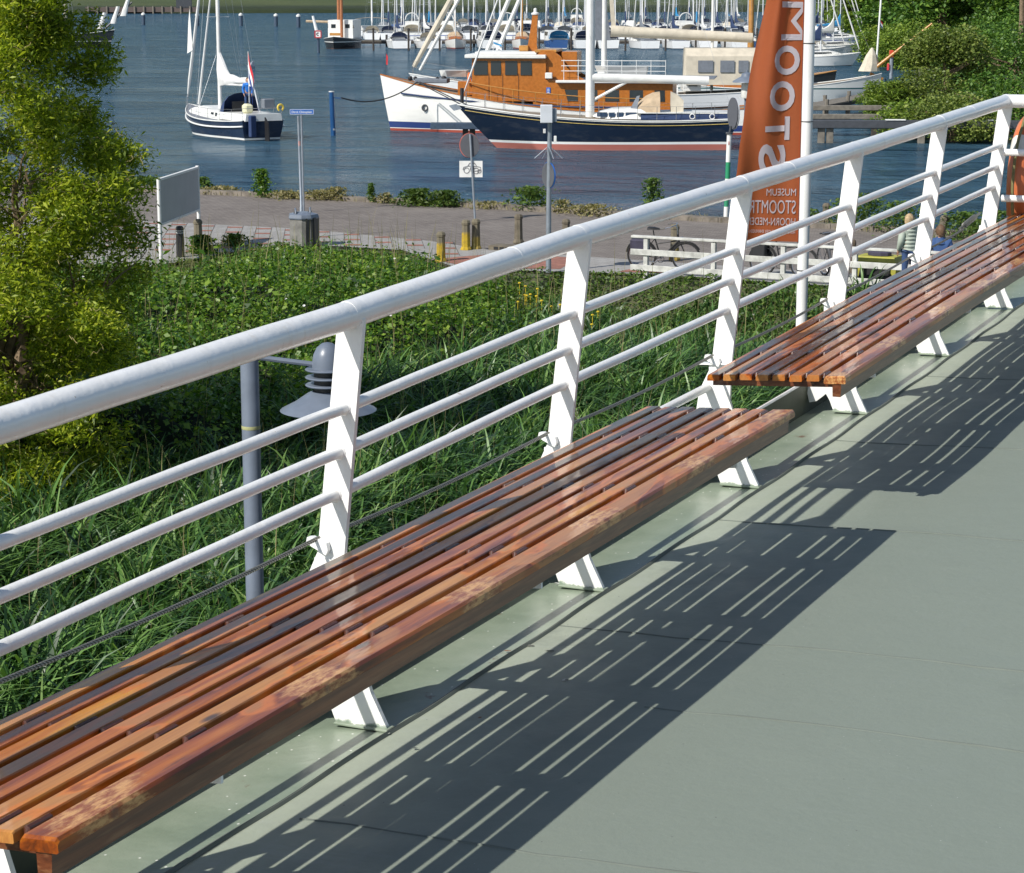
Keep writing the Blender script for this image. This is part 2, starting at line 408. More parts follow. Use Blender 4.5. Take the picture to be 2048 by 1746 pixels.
# the railing turns inboard at its forward end
UE = 6.8799
b = MB(); b.tube([SC(UE-.02, -.0, railz(UE)), SC(UE+.0, .04, railz(UE)), SC(UE+.0, 1.6, railz(UE)+.01), SC(UE, 4.1, railz(UE)+.02)], .0338, 16)
b.build('cross_top_rail', M_SHIPW, rail, world=True, smooth=True)
for zo in (-.262, -.498):
    b = MB(); b.tube([SC(UE, .0, railz(UE)+zo), SC(UE, 4.1, railz(UE)+zo+.02)], .0185, 12); b.build('cross_rail', M_SHIPW, rail, world=True, smooth=True)
for n in (.62, 2.0, 3.4):
    b = MB(); b.bar(SC(UE, n, railz(UE)), SC(UE, n, dz(UE)-.01), .05, .014, up=NN); b.build('cross_post', M_SHIPW, rail, world=True)
# (height offsets from the top rail and outboard offsets of the thin rails)
RO = ((-.2266, -.021), (-.3354, -.037), (-.4413, -.050))
for k in range(len(US)-1):
    u0, u1 = US[k], US[k+1]
    for dzr, nr in RO:
        b = MB(); P = []
        for t in (0.0, .012, .125, .25, .375, .5, .625, .75, .875, .985, 1.0):
            u = lerp(u0, u1, t); P.append(SC(u, nr, railz(u)+dzr+.0006*sin(t*14+k*2)))
        b.tube(P, [.0175, .0150]+[.0150]*7+[.0150, .0178], 14); b.build('rail', M_SHIPW, rail, world=True, smooth=True)
b = MB(); P = [SC(u, -.112, dz(u)+.345) for u in np.linspace(-4.2, 2.78, 40)]
b.tube(P, .0152, 12); b.build('low_rail', M_SHIPW, rail, world=True, smooth=True)
b = MB(); P = [SC(u, -.112, dz(u)+.345) for u in np.linspace(2.80, 6.86, 30)]
b.tube(P, .0152, 12); b.build('low_rail', M_SHIPW, rail, world=True, smooth=True)
for k, u in enumerate(US):
    zr, zd = railz(u), dz(u); h = zr-zd
    zs = zd+.425
    out = [(.036, zr-.01), (-.028, zs-.01), (-.052, zd+.24), (-.02, zd+.17), (.048, zd+.075), (.092, zd-.004),
           (-.055, zd-.004), (-.062, zd+.045), (-.092, zd+.072), (-.118, zd+.050), (-.146, zd+.028), (-.165, zd+.022),
           (-.168, zd+.10), (-.158, zd+.22), (-.150, zd+.33), (-.104, zs-.01), (-.040, zr-.01)]
    out = [(.036, zr-.01), (-.026, zs), (-.028, zd+.30), (.042, zd+.085), (.088, zd-.004),
           (-.056, zd-.004), (-.074, zd+.040), (-.090, zd+.066), (-.108, zd+.050), (-.130, zd+.032), (-.160, zd+.024),
           (-.170, zd+.06), (-.160, zd+.22), (-.144, zd+.33), (-.100, zs), (-.034, zr-.01)]
    b = MB(); b.prism([SC(u-.007, n, z) for n, z in out], DD*.014)
    b.build('post', M_POST, rail, world=True)
    for dzr, nr in RO:
        b = MB(); c0_ = SC(u, nr, zr+dzr); b.tube([c0_-DD*.013, c0_-DD*.008, c0_+DD*.008, c0_+DD*.013], [.0155, .020, .020, .0155], 10); b.build('weld', M_SHIPW, rail, world=True, smooth=True)
    if k in (0, 7): continue
    # foot: a flat green-painted doubling on the deck
    b = MB(); b.cbox((0, 0, 0), (.040, .150, .007), .002); R3 = Matrix.Rotation(RZ, 4, 'Z')
    b.xform(Matrix.Translation(SC(u, .018, deckz(u, .02)+.002)) @ R3); b.build('foot_plate', M_WWAY, rail, world=True)
    # rounded lug that carries the wire
    lug = [(-.122, zs+.026), (-.119, zs+.038), (-.106, zs+.040), (-.066, zs+.028), (-.062, zs+.010), (-.068, zs-.002), (-.108, zs+.016)]
    b = MB(); b.prism([SC(u-.024, n, z) for n, z in lug], DD*.016); b.build('wire_lug', M_SHIPW, rail, world=True)
b = MB(); P = []
CU = [-2.752, -1.376, 0.0, 1.3646, 2.7954, 4.1693, 5.5342, 6.62]
for a, b2 in zip(CU[:-1], CU[1:]):
    for i in range(8):
        t = i/8; u = lerp(a, b2, t); P.append(SC(u-.02, -.095, dz(u)+.460-.010*sin(pi*t)))
b.tube(P, .0052, 6); b.build('wire', M_WIRE, rail, world=True, smooth=True)
b = MB(); q0, q1 = SC(6.45, -.108, dz(6.45)+.460), SC(6.83, -.10, dz(6.88)+.49)
b.tube([q0, q0.lerp(q1, .15), q0.lerp(q1, .2), q0.lerp(q1, .75), q0.lerp(q1, .8), q1], [.007, .007, .015, .015, .006, .006], 8)
b.build('turnbuckle', M_WIRE, rail, world=True, smooth=True)

# benches
KB = .979; UC, NC = -(OX*DD.x+OY*DD.y), -(OX*NN.x+OY*NN.y)
def bench(label, u0, u1, bearers):
    def SC(u, n, z): return Vector((OX+DD.x*(UC+(u-UC)*KB)+NN.x*(NC+(n-NC)*KB), OY+DD.y*(UC+(u-UC)*KB)+NN.y*(NC+(n-NC)*KB), CAMZ+z*KB))
    bearers = [UC+(u-UC)/KB for u in bearers]
    zt = lambda u, n: float(np.interp(u, [-2, -1.3, 0, 1.0, 1.96, 2.5, 4.2, 6.3, 7.4], [-1.350, -1.342, -1.330, -1.317, -1.306, -1.289, -1.232, -1.186, -1.165]))+.060*(n+.012)
    t = thing('deck_bench', label, 'bench', SC((u0+u1)/2, .2, dz((u0+u1)/2)), RZ, 'slatted wooden benches along the deck railing')
    starts = [-.012, .046, .104, .163, .222, .282, .343]
    def plank(name, n0, n1, th, mat, a=u0, c_=u1, dzt=0.0, ch=.0028):
        b = MB(); K = max(2, int((c_-a)/.25)); rings = []
        js = RNG.normal(0, .0012)
        ends = (a, c_)
        us = list(np.linspace(a, c_, K+1)); us = [a]+[a+.006]+us[1:-1]+[c_-.006]+[c_]
        for i, u in enumerate(us):
            e = ch*.8 if i in (0, len(us)-1) else 0
            zl, zh = zt(u, n0)+dzt+js, zt(u, n1)+dzt+js
            rings.append([SC(u, n0+ch, zl-e), SC(u, n1-ch, zh-e), SC(u, n1-.001, zh-ch-e), SC(u, n1, zh-th+.003), SC(u, n1-ch*.5, zh-th), SC(u, n0+ch*.5, zl-th), SC(u, n0, zl-th+.003), SC(u, n0+.001, zl-ch-e)])
        b.loft(rings, True, True); return b.build(name, mat, t, world=True)
    for i, n0 in enumerate(starts):
        plank('slat', n0-.0005, n0+.0437, .021, M_WOOD, a=u0+RNG.uniform(0, .006), c_=u1-RNG.uniform(0, .008))
    plank('front_slat', .402, .478, .026, M_WOODF, ch=.006)
    b = MB(); K = 24; rings = []
    for u in np.linspace(u0+.004, u1-.01, K):
        z = zt(u, .45)-.026
        rings.append([SC(u, .431, z), SC(u, .462, z), SC(u, .460, z-.046), SC(u, .433, z-.046)])
    b.loft(rings, True, True); b.build('front_apron', M_APRON, t, world=True)
    sp = [u0+.06]+[x for x in bearers]+[(bearers[i]+bearers[i+1])/2 for i in range(len(bearers)-1)]+[u1-.06]
    if bearers[0]-u0 > .9: sp.append((u0+bearers[0])/2)
    for u in sorted(sp):
        if u0+.05 < u < u1-.05:
            # cross batten with rounded rubbery spacer blocks in the gaps
            b = MB(); b.loft([[SC(u-.03, -.0, zt(u, 0)-.022), SC(u+.03, -.0, zt(u, 0)-.022), SC(u+.03, -.0, zt(u, 0)-.045), SC(u-.03, 0, zt(u, 0)-.045)],
                              [SC(u-.03, .43, zt(u, .43)-.022), SC(u+.03, .43, zt(u, .43)-.022), SC(u+.03, .43, zt(u, .43)-.045), SC(u-.03, .43, zt(u, .43)-.045)]], True, True)
            b.build('batten', M_APRON, t, world=True)
            b = MB()
            for n0 in starts:
                n = n0+.0445+(.0140 if n0 != starts[-1] else .0145)/2
                b.tube([SC(u-.036, n, zt(u, n)-.014), SC(u-.030, n, zt(u, n)-.006), SC(u+.030, n, zt(u, n)-.006), SC(u+.036, n, zt(u, n)-.014)], [.0015, .0072, .0072, .0015], 8)
            b.build('spacer_row', M_RUBBER, t, world=True, smooth=True)
    for u in bearers:
        b = MB()
        pz = lambda n: zt(u, n)-.047
        sh = -.205 if abs((UC+(u-UC)*KB)-2.7954) < .01 else -.10
        b.prism([SC(u-.009, -.165, pz(-.14)), SC(u-.009, .454, pz(.454)), SC(u-.009, .454, pz(.46)-.044), SC(u-.009, .39, pz(.39)-.045), SC(u-.009, .10, pz(.1)-.060), SC(u-.009, -.165, pz(-.14)-.06)], DD*.008)
        b.prism([SC(u-.018, sh, pz(sh)+.002), SC(u-.018, .430, pz(.430)+.002), SC(u-.018, .430, pz(.430)-.004), SC(u-.018, sh, pz(sh)-.004)], DD*.034)
        b.build('bearer', M_SHIPW, t, world=True)
    return t
bench('long varnished slatted bench nearest the viewer, crossing the lower left of the picture', -1.83, 1.955, [-1.376, 0, 1.3646])
bench('second slatted bench beyond the gap, running along the railing to the upper right', 2.50, 7.3, [2.7954, 4.1693, 5.5342, 6.8799])

# life ring hung outside the cross rail
M_RING = paint((.62, .17, .06), .35, .10, bump=.1, name='lifebuoy_orange'); M_BAND = paint((.72, .68, .60), .5, .15, name='lifebuoy_band')
M_ROPE = paint((.22, .20, .08), .8, .2, bump=.6, scale=40, name='rope')
lb = thing('lifebuoy', 'faded orange life ring with grey bands standing behind the cross rail', 'life ring', SC(7.15, .42, dz(7.1)+.30), RZ)
ce = SC(7.33, .045, -1.0)
def ringpt(a, rr, off=0.0): return ce+DD*(off)+NN*(rr*cos(a))+Vector((0, 0, rr*sin(a)))
def torus_part(a0, a1, R0, r, seg):
    b = MB(); rings = []
    for i in range(seg+1):
        a = a0+(a1-a0)*i/seg
        rings.append([ce+(DD*cos(a)+Vector((0, 0, 1))*sin(a))*(R0+r*cos(q))+NN*(r*.8*sin(q)) for q in [2*pi*j/12 for j in range(12)]])
    return b.loft(rings, True, False)
bq = torus_part(0, 2*pi, .295, .072, 40); bq.build('ring', M_RING, lb, world=True, smooth=True)
for a in (R(35), R(142), R(215), R(325)):
    torus_part(a-.13, a+.13, .295, .0745, 5).build('band', M_BAND, lb, world=True, smooth=True)
b = MB(); P = []
for i in range(49):
    a = 2*pi*i/48; k = abs(sin(2*(a-R(37)))); P.append(ce+(DD*cos(a)+Vector((0, 0, 1))*sin(a))*(.385+.03*k))
b.tube(P, .008, 6); b.build('grab_rope', M_ROPE, lb, world=True, smooth=True)

# scuffs, chips and old paint spots on the deck
def blot(name, px, py, wd, hd, mat, k=14, seed=0, lift=.0018):
    rr = np.random.default_rng(seed); r0 = ray(px, py); z = -1.72
    for _ in range(40):
        P = r0*(z/r0.z); u_ = (P.x-OX)*DD.x+(P.y-OY)*DD.y; n_ = (P.x-OX)*NN.x+(P.y-OY)*NN.y; z = deckz(u_, n_)
    b = MB(); ring = []
    for i in range(k):
        a = 2*pi*i/k; f = rr.uniform(.45, 1.0); uu_, nn_ = u_+hd*f*sin(a), n_+wd*f*cos(a); ring.append(SC(uu_, nn_, deckz(uu_, nn_)+lift))
    c0 = SC(u_, n_, deckz(u_, n_)+lift); b.add([c0]+ring, [(0, 1+i, 1+(i+1) % k) for i in range(k)])
    o = b.build(name, mat, base=tuple(c0)); return tag(o, kind='structure')
MD = paint((.10, .115, .105), .8, name='scuff_dark'); MRU = paint((.26, .13, .07), .85, .2, name='rust_stain'); MLP = paint((.55, .57, .52), .7, name='old_paint'); MSM = paint((.175, .185, .16), .9, .2, name='smudge')
for i, (px, py, w_, h_, mt) in enumerate([(1131, 1361, .018, .014, MLP), (1133, 1361, .011, .009, MD), (1060, 1292, .03, .012, MSM), (1100, 1303, .035, .010, MSM), (1015, 1303, .022, .008, MRU), (1480, 1702, .022, .012, MSM), (1440, 1709, .008, .02, MD), (1560, 1640, .03, .008, MSM),
    (1880, 1540, .05, .010, MSM), (1700, 1500, .028, .007, MSM), (1920, 1640, .022, .016, MSM), (1352, 1120, .012, .008, MLP), (1850, 1240, .010, .006, MD), (1610, 1130, .018, .006, MLP), (1960, 1100, .012, .03, MSM), (775, 1470, .012, .01, MLP), (1125, 1170, .05, .02, MLP), (1150, 1163, .018, .01, MRU), (860, 1600, .03, .016, MSM), (830, 1500, .014, .008, MD), (1250, 1580, .009, .006, MD), (1905, 1380, .02, .006, MLP), (1740, 1690, .012, .01, MD), (1330, 1690, .02, .006, MLP), (960, 1440, .01, .01, MRU)]):
    if px > 1300 or py > 1560: continue
    blot('paint_spot', px, py, w_*.6, h_*.8, mt, seed=i, lift=.0018+.0002*i)
for u in (-1.9, .9, 3.3, 6.1):
    b = MB(); b.tube([SC(u-.006, 0, railz(u)), SC(u-.002, 0, railz(u)), SC(u+.002, 0, railz(u)), SC(u+.006, 0, railz(u))], [.0338, .0347, .0347, .0338], 20); b.build('weld_ring', M_SHIPW, rail, world=True, smooth=True)
for k, u in enumerate(US):
    b = MB(); c0_ = SC(u, 0, railz(u)); b.tube([c0_-DD*.028, c0_-DD*.016, c0_+DD*.016, c0_+DD*.028], [.0338, .0349, .0348, .0338], 20); b.build('weld_collar', M_SHIPW, rail, world=True, smooth=True)
# ================================================================ water, ground, quay paving
def smooth(x, a, b):
    t = np.clip((x-a)/(b-a), 0, 1); return t*t*(3-2*t)
m = Nodes('harbour_water'); c = m.coord()
wrp = m.n('Mapping', {'Vector': c, 'Rotation': (0, 0, R(18)), 'Scale': (.9, 1.35, 1)}).outputs[0]
w1 = m.noise(wrp, .60, 4, .62, .3); w2 = m.noise(wrp, 3.0, 4, .62, .4); w3 = m.noise(wrp, .08, 3, .5); w4 = m.noise(wrp, .16, 2, .5)
h = m.math('ADD', m.math('MULTIPLY', w1, 1.0), m.math('ADD', m.math('MULTIPLY', w2, .5), m.math('MULTIPLY', m.noise(wrp, 8.5, 3, .6), .16)))
h = m.math('ADD', h, m.math('MULTIPLY', w4, 1.2)); h = m.math('ADD', h, m.math('MULTIPLY', m.noise(m.n('Mapping', {'Vector': c, 'Rotation': (0, 0, R(-8)), 'Scale': (.55, 1.0, 1)}).outputs[0], .30, 3, .6, .5), 3.6))
h = m.math('MULTIPLY', h, m.ramp(w3, [(.3, (.45,)*3), (.7, (1.15, 1.15, 1.15))]))
col = m.ramp(w3, [(.3, (.016, .040, .050)), (.7, (.024, .052, .062))])
bn_ = m.bump(h, 1.0, .5); m.fin((.034, .082, .125), .6, None, bn_, spec=.0)
fr = m.n('Fresnel', {'IOR': 1.42, 'Normal': bn_}).outputs[0]
gl = m.n('BsdfGlossy', {'Color': (.92, .98, 1, 1), 'Roughness': .04, 'Normal': bn_})
ms = m.n('MixShader', {0: m.math('MULTIPLY', fr, 1.0), 1: m.b.outputs[0], 2: gl.outputs[0]}); m.link(ms.outputs[0], m.out.inputs['Surface'])
M_WATER = m.m
b = MB(); b.add([(-3000, -400, 0), (3000, -400, 0), (3000, 5000, 0), (-3000, 5000, 0)], [(0, 1, 2, 3)])
tag(b.build('water', M_WATER), kind='structure')

def NU(X, Y): return (X-OX)*NN.x+(Y-OY)*NN.y, (X-OX)*DD.x+(Y-OY)*DD.y
EDGE = [(-400, 275), (-60, 97), (-12.28, 70.88), (-9.36, 69.46), (-3.39, 66.63), (3.21, 62.57), (5.78, 61.06), (11.49, 57.62), (13.22, 56.68), (22, 51.2), (34, 43)]
FEN = [(-400, 52), (-14, 51.5), (-8.3, 50.3), (-6.4, 54.2), (-5.6, 55.0), (-2.7, 53.7), (-1.4, 49.9), (.85, 49.0), (3.0, 48.9), (4.33, 48.2), (5.77, 47.2), (8.99, 45.5), (34, 31)]
ex, ey = np.array(EDGE).T; fx, fy = np.array(FEN).T
def height(X, Y):
    n, u = NU(X, Y); D = -n-10.4
    h = -.9+smooth(D, -1.2, 1.2)*1.15+smooth(D, .8, 11)*.95
    sf = np.interp(X, fx, fy)-Y                      # metres south of the paved edge
    h = np.maximum(h, 1.28-np.clip(sf, 0, 9)*.42)
    h = np.where(sf < 0.3, 1.28, h)
    past = Y-np.interp(X, ex, ey)
    h = np.where((past > -.25) & (Y > 20), 1.28-np.clip(past+.25, 0, .6)*5, h)
    h = np.where((n > -8.5) & (Y < 44), -1.6, h)
    return h
def heightR(X, Y):                                   # the wooded shore on the right
    lx = np.interp(Y, [100, 119, 126, 135, 262, 480, 900], [400, 40, 20.5, 22.5, 47, 92, 200])
    d = X-lx
    return -1.0+smooth(d, -1.0, 1.6)*1.35+smooth(d, 2, 22)*1.5
m = Nodes('soil'); c = m.coord(); n1 = m.noise(c, .8, 5, .65); n2 = m.noise(c, 9, 4, .6)
col = m.ramp(n1, [(.35, (.030, .050, .014)), (.55, (.065, .075, .030)), (.7, (.045, .080, .018))])
M_SOIL = m.fin(m.mix(m.math('MULTIPLY', n2, .5), col, (.14, .12, .08)), .95, None, m.bump(n2, .6, .05))
def gridmesh(xs, ys, hf, name, mat):
    X, Y = np.meshgrid(xs, ys); Z = hf(X, Y)
    V = np.stack([X, Y, Z], -1).reshape(-1, 3); nx = len(xs); i, j = np.meshgrid(np.arange(nx-1), np.arange(len(ys)-1))
    a = (j*nx+i).ravel(); F = np.stack([a, a+1, a+nx+1, a+nx], -1)
    return tag(np_mesh(name, V, F, mat, smooth=True), kind='structure')
xs = np.concatenate([[-3000, -900, -400, -200, -120, -80, -60, -45, -32], np.arange(-24, 24, .5), [26, 28, 30, 32, 34, 38, 45, 60, 80, 120, 200, 400, 900, 3000]])
ys = np.concatenate([[-400, -20, 0], np.arange(4, 76, .5), [80, 90, 97, 110, 150, 200, 280, 400, 700, 1500, 5000]])
def hall(X, Y):
    h = height(X, Y); h = np.where(Y > 76, np.minimum(h, -1.6), h); return h
gridmesh(xs, ys, hall, 'ground', M_SOIL)
gridmesh(np.arange(10, 330, 2.0), np.arange(104, 560, 2.0), heightR, 'wooded_shore', M_SOIL)

# paving
m = Nodes('brick_paving'); c = m.coord()
mp = m.n('Mapping', {'Vector': c, 'Rotation': (0, 0, R(28))}).outputs[0]
bt = m.n('TexBrick', {'Vector': mp, 'Color1': (.145, .122, .108, 1), 'Color2': (.225, .195, .172, 1), 'Mortar': (.085, .075, .065, 1), 'Scale': 1.0, 'Mortar Size': .012, 'Brick Width': .24, 'Row Height': .12, 'Bias': -.1})
n1 = m.noise(c, .45, 5, .6); n2 = m.noise(c, 3.2, 4, .6)
col = m.mix(m.ramp(n1, [(.35, (0, 0, 0)), (.7, (.5, .5, .5))]), bt.outputs[0], (.25, .225, .20))
col = m.mix(m.ramp(n2, [(.5, (0, 0, 0)), (.75, (.35, .35, .35))]), col, (.10, .085, .075))
M_BRICK = m.fin(col, .9, None, m.bump(bt.outputs[1], .4, -.01))
m = Nodes('grey_paving_tiles'); c = m.coord()
bt = m.n('TexBrick', {'Vector': m.n('Mapping', {'Vector': c, 'Rotation': (0, 0, R(-28))}).outputs[0], 'Color1': (.29, .28, .265, 1), 'Color2': (.34, .33, .315, 1), 'Mortar': (.15, .14, .13, 1), 'Scale': 1.0, 'Mortar Size': .008, 'Brick Width': .3, 'Row Height': .3})
M_TILE = m.fin(m.mix(m.ramp(m.noise(c, 1.3, 4), [(.45, (0, 0, 0)), (.75, (.5, .5, .5))]), bt.outputs[0], (.20, .19, .175)), .85)
M_REDB = paint((.33, .145, .105), .9, .2, scale=5, name='red_paving'); M_KERB = paint((.23, .20, .165), .9, .25, scale=3, name='kerb_stone')
M_JOINT = paint((.09, .08, .07), .95, name='paving_joint')
def sheet(name, poly, z, mat):
    b = MB(); b.add([(x, y, z) for x, y in poly], [tuple(range(len(poly)))]); return tag(b.build(name, mat), kind='structure')
road = [(-60, 96.6)]+[(x, y-.35) for x, y in EDGE[2:9]]+[(21, 51.5), (21, 39.5), (8.99, 45.9), (4.3, 48.6), (3, 49.2), (-1.2, 50.2), (-2.7, 53.9), (-5.6, 55.3), (-6.3, 54.4), (-8.3, 50.6), (-13.5, 51.8), (-60, 60)]
sheet('quay_road', road, 1.304, M_BRICK)
pv = [(-30, 72.5), (-10.15, 60.8), (-5.7, 58.85), (-2.1, 55.9), (-.6, 54.0), (1.5, 52.7), (3.4, 51.6), (9.5, 48.2), (20, 42), (20, 40), (8.99, 45.9), (4.3, 48.6), (3, 49.2), (-1.2, 50.2), (-2.7, 53.9), (-5.6, 55.3), (-6.3, 54.4), (-8.3, 50.6), (-13.5, 51.8), (-30, 55)]
b = MB(); b.add([(x, y, 1.34) for x, y in pv], [tuple(range(len(pv)))])
b.loft([[(x, y, 1.34) for x, y in pv[:9]], [(x, y, 1.29) for x, y in pv[:9]]], False)
tag(b.build('pavement', M_TILE), kind='structure')
b = MB(); j = MB()
for i in range(17):
    x0 = -12.4+i*.78; 
    yr = float(np.interp(x0, [-30, -10.15, -5.7, -2.1, -.6], [72.5, 60.8, 58.85, 55.9, 54.0]))
    if x0 > -1.9: continue
    for r in range(6):
        y = yr-.45-r*1.18
        if y < np.interp(x0, fx, fy)+.4: break
        sx = -.082*(y-60)
        b.add([(x0+sx, y, 1.3445), (x0+sx+.39, y, 1.3445), (x0+sx+.415, y-.30, 1.3445), (x0+sx+.025, y-.30, 1.3445)], [(3, 2, 1, 0)])
    y1 = max(yr-6.4, float(np.interp(x0, fx, fy))+.3)
    for e in (-.012, .40):
        j.add([(x0+e-.082*(yr-.2-60), yr-.2, 1.3442), (x0+e+.014-.082*(yr-.2-60), yr-.2, 1.3442), (x0+e+.014-.082*(y1-60), y1, 1.3442), (x0+e-.082*(y1-60), y1, 1.3442)], [(3, 2, 1, 0)])
tag(b.build('red_paving_strips', M_REDB), kind='structure'); tag(j.build('paving_joint_lines', M_JOINT), kind='structure')
sheet('red_brick_patch', [(-1.9, 52.0), (-.2, 53.2), (1.6, 52.2), (1.1, 50.1), (-.9, 50.3)], 1.3460, M_REDB)
sheet('red_brick_patch', [(2.4, 49.6), (2.9, 50.4), (3.9, 49.9), (3.4, 49.3)], 1.3470, M_REDB)
b = MB()
for (xa, ya), (xb, yb) in zip(EDGE[1:10], EDGE[2:11]):
    L = math.hypot(xb-xa, yb-ya); k = max(1, int(L/1.0))
    for i in range(k):
        p, q = Vector((lerp(xa, xb, i/k), lerp(ya, yb, i/k)-.18, 1.36)), Vector((lerp(xa, xb, (i+.985)/k), lerp(ya, yb, (i+.985)/k)-.18, 1.36+RNG.normal(0, .008)))
        b.bar(p, q, .30, .16)
        p2, q2 = p-Vector((0, -.11, .75)), q-Vector((0, -.11, .75)); b.bar(p2, q2, .22, 1.35)
tag(b.build('quay_kerb', M_KERB), kind='structure')

# far dike
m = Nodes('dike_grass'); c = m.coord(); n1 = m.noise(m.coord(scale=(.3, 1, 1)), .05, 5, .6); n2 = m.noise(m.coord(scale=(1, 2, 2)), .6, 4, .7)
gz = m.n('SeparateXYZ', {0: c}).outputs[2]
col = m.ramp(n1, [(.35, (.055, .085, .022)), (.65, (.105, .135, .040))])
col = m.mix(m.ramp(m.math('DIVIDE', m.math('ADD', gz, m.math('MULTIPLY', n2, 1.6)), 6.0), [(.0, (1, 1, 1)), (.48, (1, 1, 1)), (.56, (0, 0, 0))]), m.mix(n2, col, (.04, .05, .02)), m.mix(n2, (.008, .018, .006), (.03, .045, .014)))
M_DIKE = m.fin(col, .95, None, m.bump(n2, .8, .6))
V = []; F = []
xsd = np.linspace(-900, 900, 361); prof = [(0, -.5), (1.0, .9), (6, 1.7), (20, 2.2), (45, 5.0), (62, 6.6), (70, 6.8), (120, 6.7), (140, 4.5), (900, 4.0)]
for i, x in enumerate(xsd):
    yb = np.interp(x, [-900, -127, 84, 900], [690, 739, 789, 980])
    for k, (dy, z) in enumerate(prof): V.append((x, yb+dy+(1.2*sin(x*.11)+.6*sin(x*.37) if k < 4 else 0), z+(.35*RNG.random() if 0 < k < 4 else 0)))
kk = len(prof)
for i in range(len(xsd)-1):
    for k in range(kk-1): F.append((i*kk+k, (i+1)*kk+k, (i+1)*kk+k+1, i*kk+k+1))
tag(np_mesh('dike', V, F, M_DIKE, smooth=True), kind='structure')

# ================================================================ vegetation
def leafmat(name, stops, trans=.35, rough=.55, nz=.7, amp=.45):
    m = Nodes(name); g = m.n('NewGeometry').outputs['Random Per Island']; c = m.coord()
    f = m.math('ADD', m.math('MULTIPLY', g, 1-amp), m.math('MULTIPLY', m.noise(c, nz, 3, .6), amp))
    col = m.ramp(f, stops)
    m.fin(col, rough); m.b.inputs['Specular IOR Level'].default_value = .35
    tr = m.n('BsdfTranslucent', {'Color': m.mix(1.0, col, (1.5, 1.6, .7), 'MULTIPLY')})
    ms = m.n('MixShader', {0: trans, 1: m.b.outputs[0], 2: tr.outputs[0]}); m.link(ms.outputs[0], m.out.inputs['Surface'])
    return m.m
def unit(v): return v/np.maximum(np.linalg.norm(v, axis=-1, keepdims=True), 1e-9)
def leaves(P, size, aspect=.5, upbias=.5, jitter=.35, N=None, droop=0.0, rng=RNG):
    n = len(P); d = unit(rng.normal(size=(n, 3))*np.array([1, 1, .6])-np.array([0, 0, droop]))
    nr = rng.normal(size=(n, 3)); nr[:, 2] = np.abs(nr[:, 2])+upbias
    if N is not None: nr = nr+N*1.5
    nr = unit(nr); sd_ = unit(np.cross(d, nr)); d = unit(np.cross(nr, sd_))
    L = (size*(1+jitter*rng.normal(size=n)))[:, None]; Wd = L*aspect*.5
    L = np.abs(L); base = P-d*L*.5
    V = np.stack([base, base+d*L*.45+sd_*Wd, base+d*L, base+d*L*.45-sd_*Wd], 1)
    V[:, 0] -= nr*L*.05; V[:, 2] -= nr*L*.12
    F = np.arange(n*4).reshape(n, 4)
    return V.reshape(-1, 3), F
def blades(P, H, Wd, lean, K=4, rng=RNG, bend=1.0):
    n = len(P); az = rng.uniform(0, 2*pi, n); ld = np.stack([np.cos(az), np.sin(az), 0*az], -1)+lean; ld = unit(ld*np.array([1, 1, 0]))
    az2 = rng.uniform(0, 2*pi, n); side = np.stack([np.cos(az2), np.sin(az2), 0*az2], -1)
    H = H*(.55+.6*rng.random(n)); bd = bend*(.25+.9*rng.random(n)); Wd = Wd*(.6+.8*rng.random(n))
    rows = []
    for k in range(K+1):
        t = k/K; a = bd*t*t*1.15
        pos = P+ld*(H*bd*.75*t**2.0)[:, None]+np.array([0, 0, 1.0])*(H*(t-.42*bd*t**3))[:, None]
        w_ = (Wd*(1-t)**.7*(.5+.9*min(1, t*3))+.0008)[:, None]
        rows.append(pos-side*w_/2); rows.append(pos+side*w_/2)
    V = np.stack(rows, 1).reshape(-1, 3); m_ = 2*(K+1); b0 = (np.arange(n)*m_)[:, None]
    F = np.concatenate([np.stack([b0[:, 0]+2*k, b0[:, 0]+2*k+1, b0[:, 0]+2*k+3, b0[:, 0]+2*k+2], -1) for k in range(K)], 0)
    return V, F
def vnoise(X, Y, s, seed=0):
    r = np.random.default_rng(seed); o = 0
    for k in range(5):
        a, ph = r.uniform(0, 2*pi), r.uniform(0, 6.28); f = s*(1.0+.7*k)
        o = o+np.sin((X*np.cos(a)+Y*np.sin(a))*f*6.28+ph)/(1+.5*k)
    return o/2.9
M_REED = leafmat('reed_blade', [(.26, (.014, .040, .014)), (.48, (.048, .120, .032)), (.70, (.15, .28, .070)), (.90, (.33, .42, .15)), (.93, (.42, .38, .20))], .25, .38)
M_BRAM = leafmat('bramble_leaf', [(.22, (.020, .055, .009)), (.49, (.072, .165, .018)), (.74, (.24, .35, .045)), (.85, (.30, .36, .07))], .32, .42, .45, .55)
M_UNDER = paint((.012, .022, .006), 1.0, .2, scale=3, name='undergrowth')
# tall grass and reed along the ditch
N0 = 105000
r = np.random.default_rng(5)
Yc = 9+38*r.random(N0)**.9; nn = -9.9-r.random(N0)**1.1*8.5
uu = (Yc-OY-NN.y*nn)/DD.y
X = OX+DD.x*uu+NN.x*nn; Y = OY+DD.y*uu+NN.y*nn
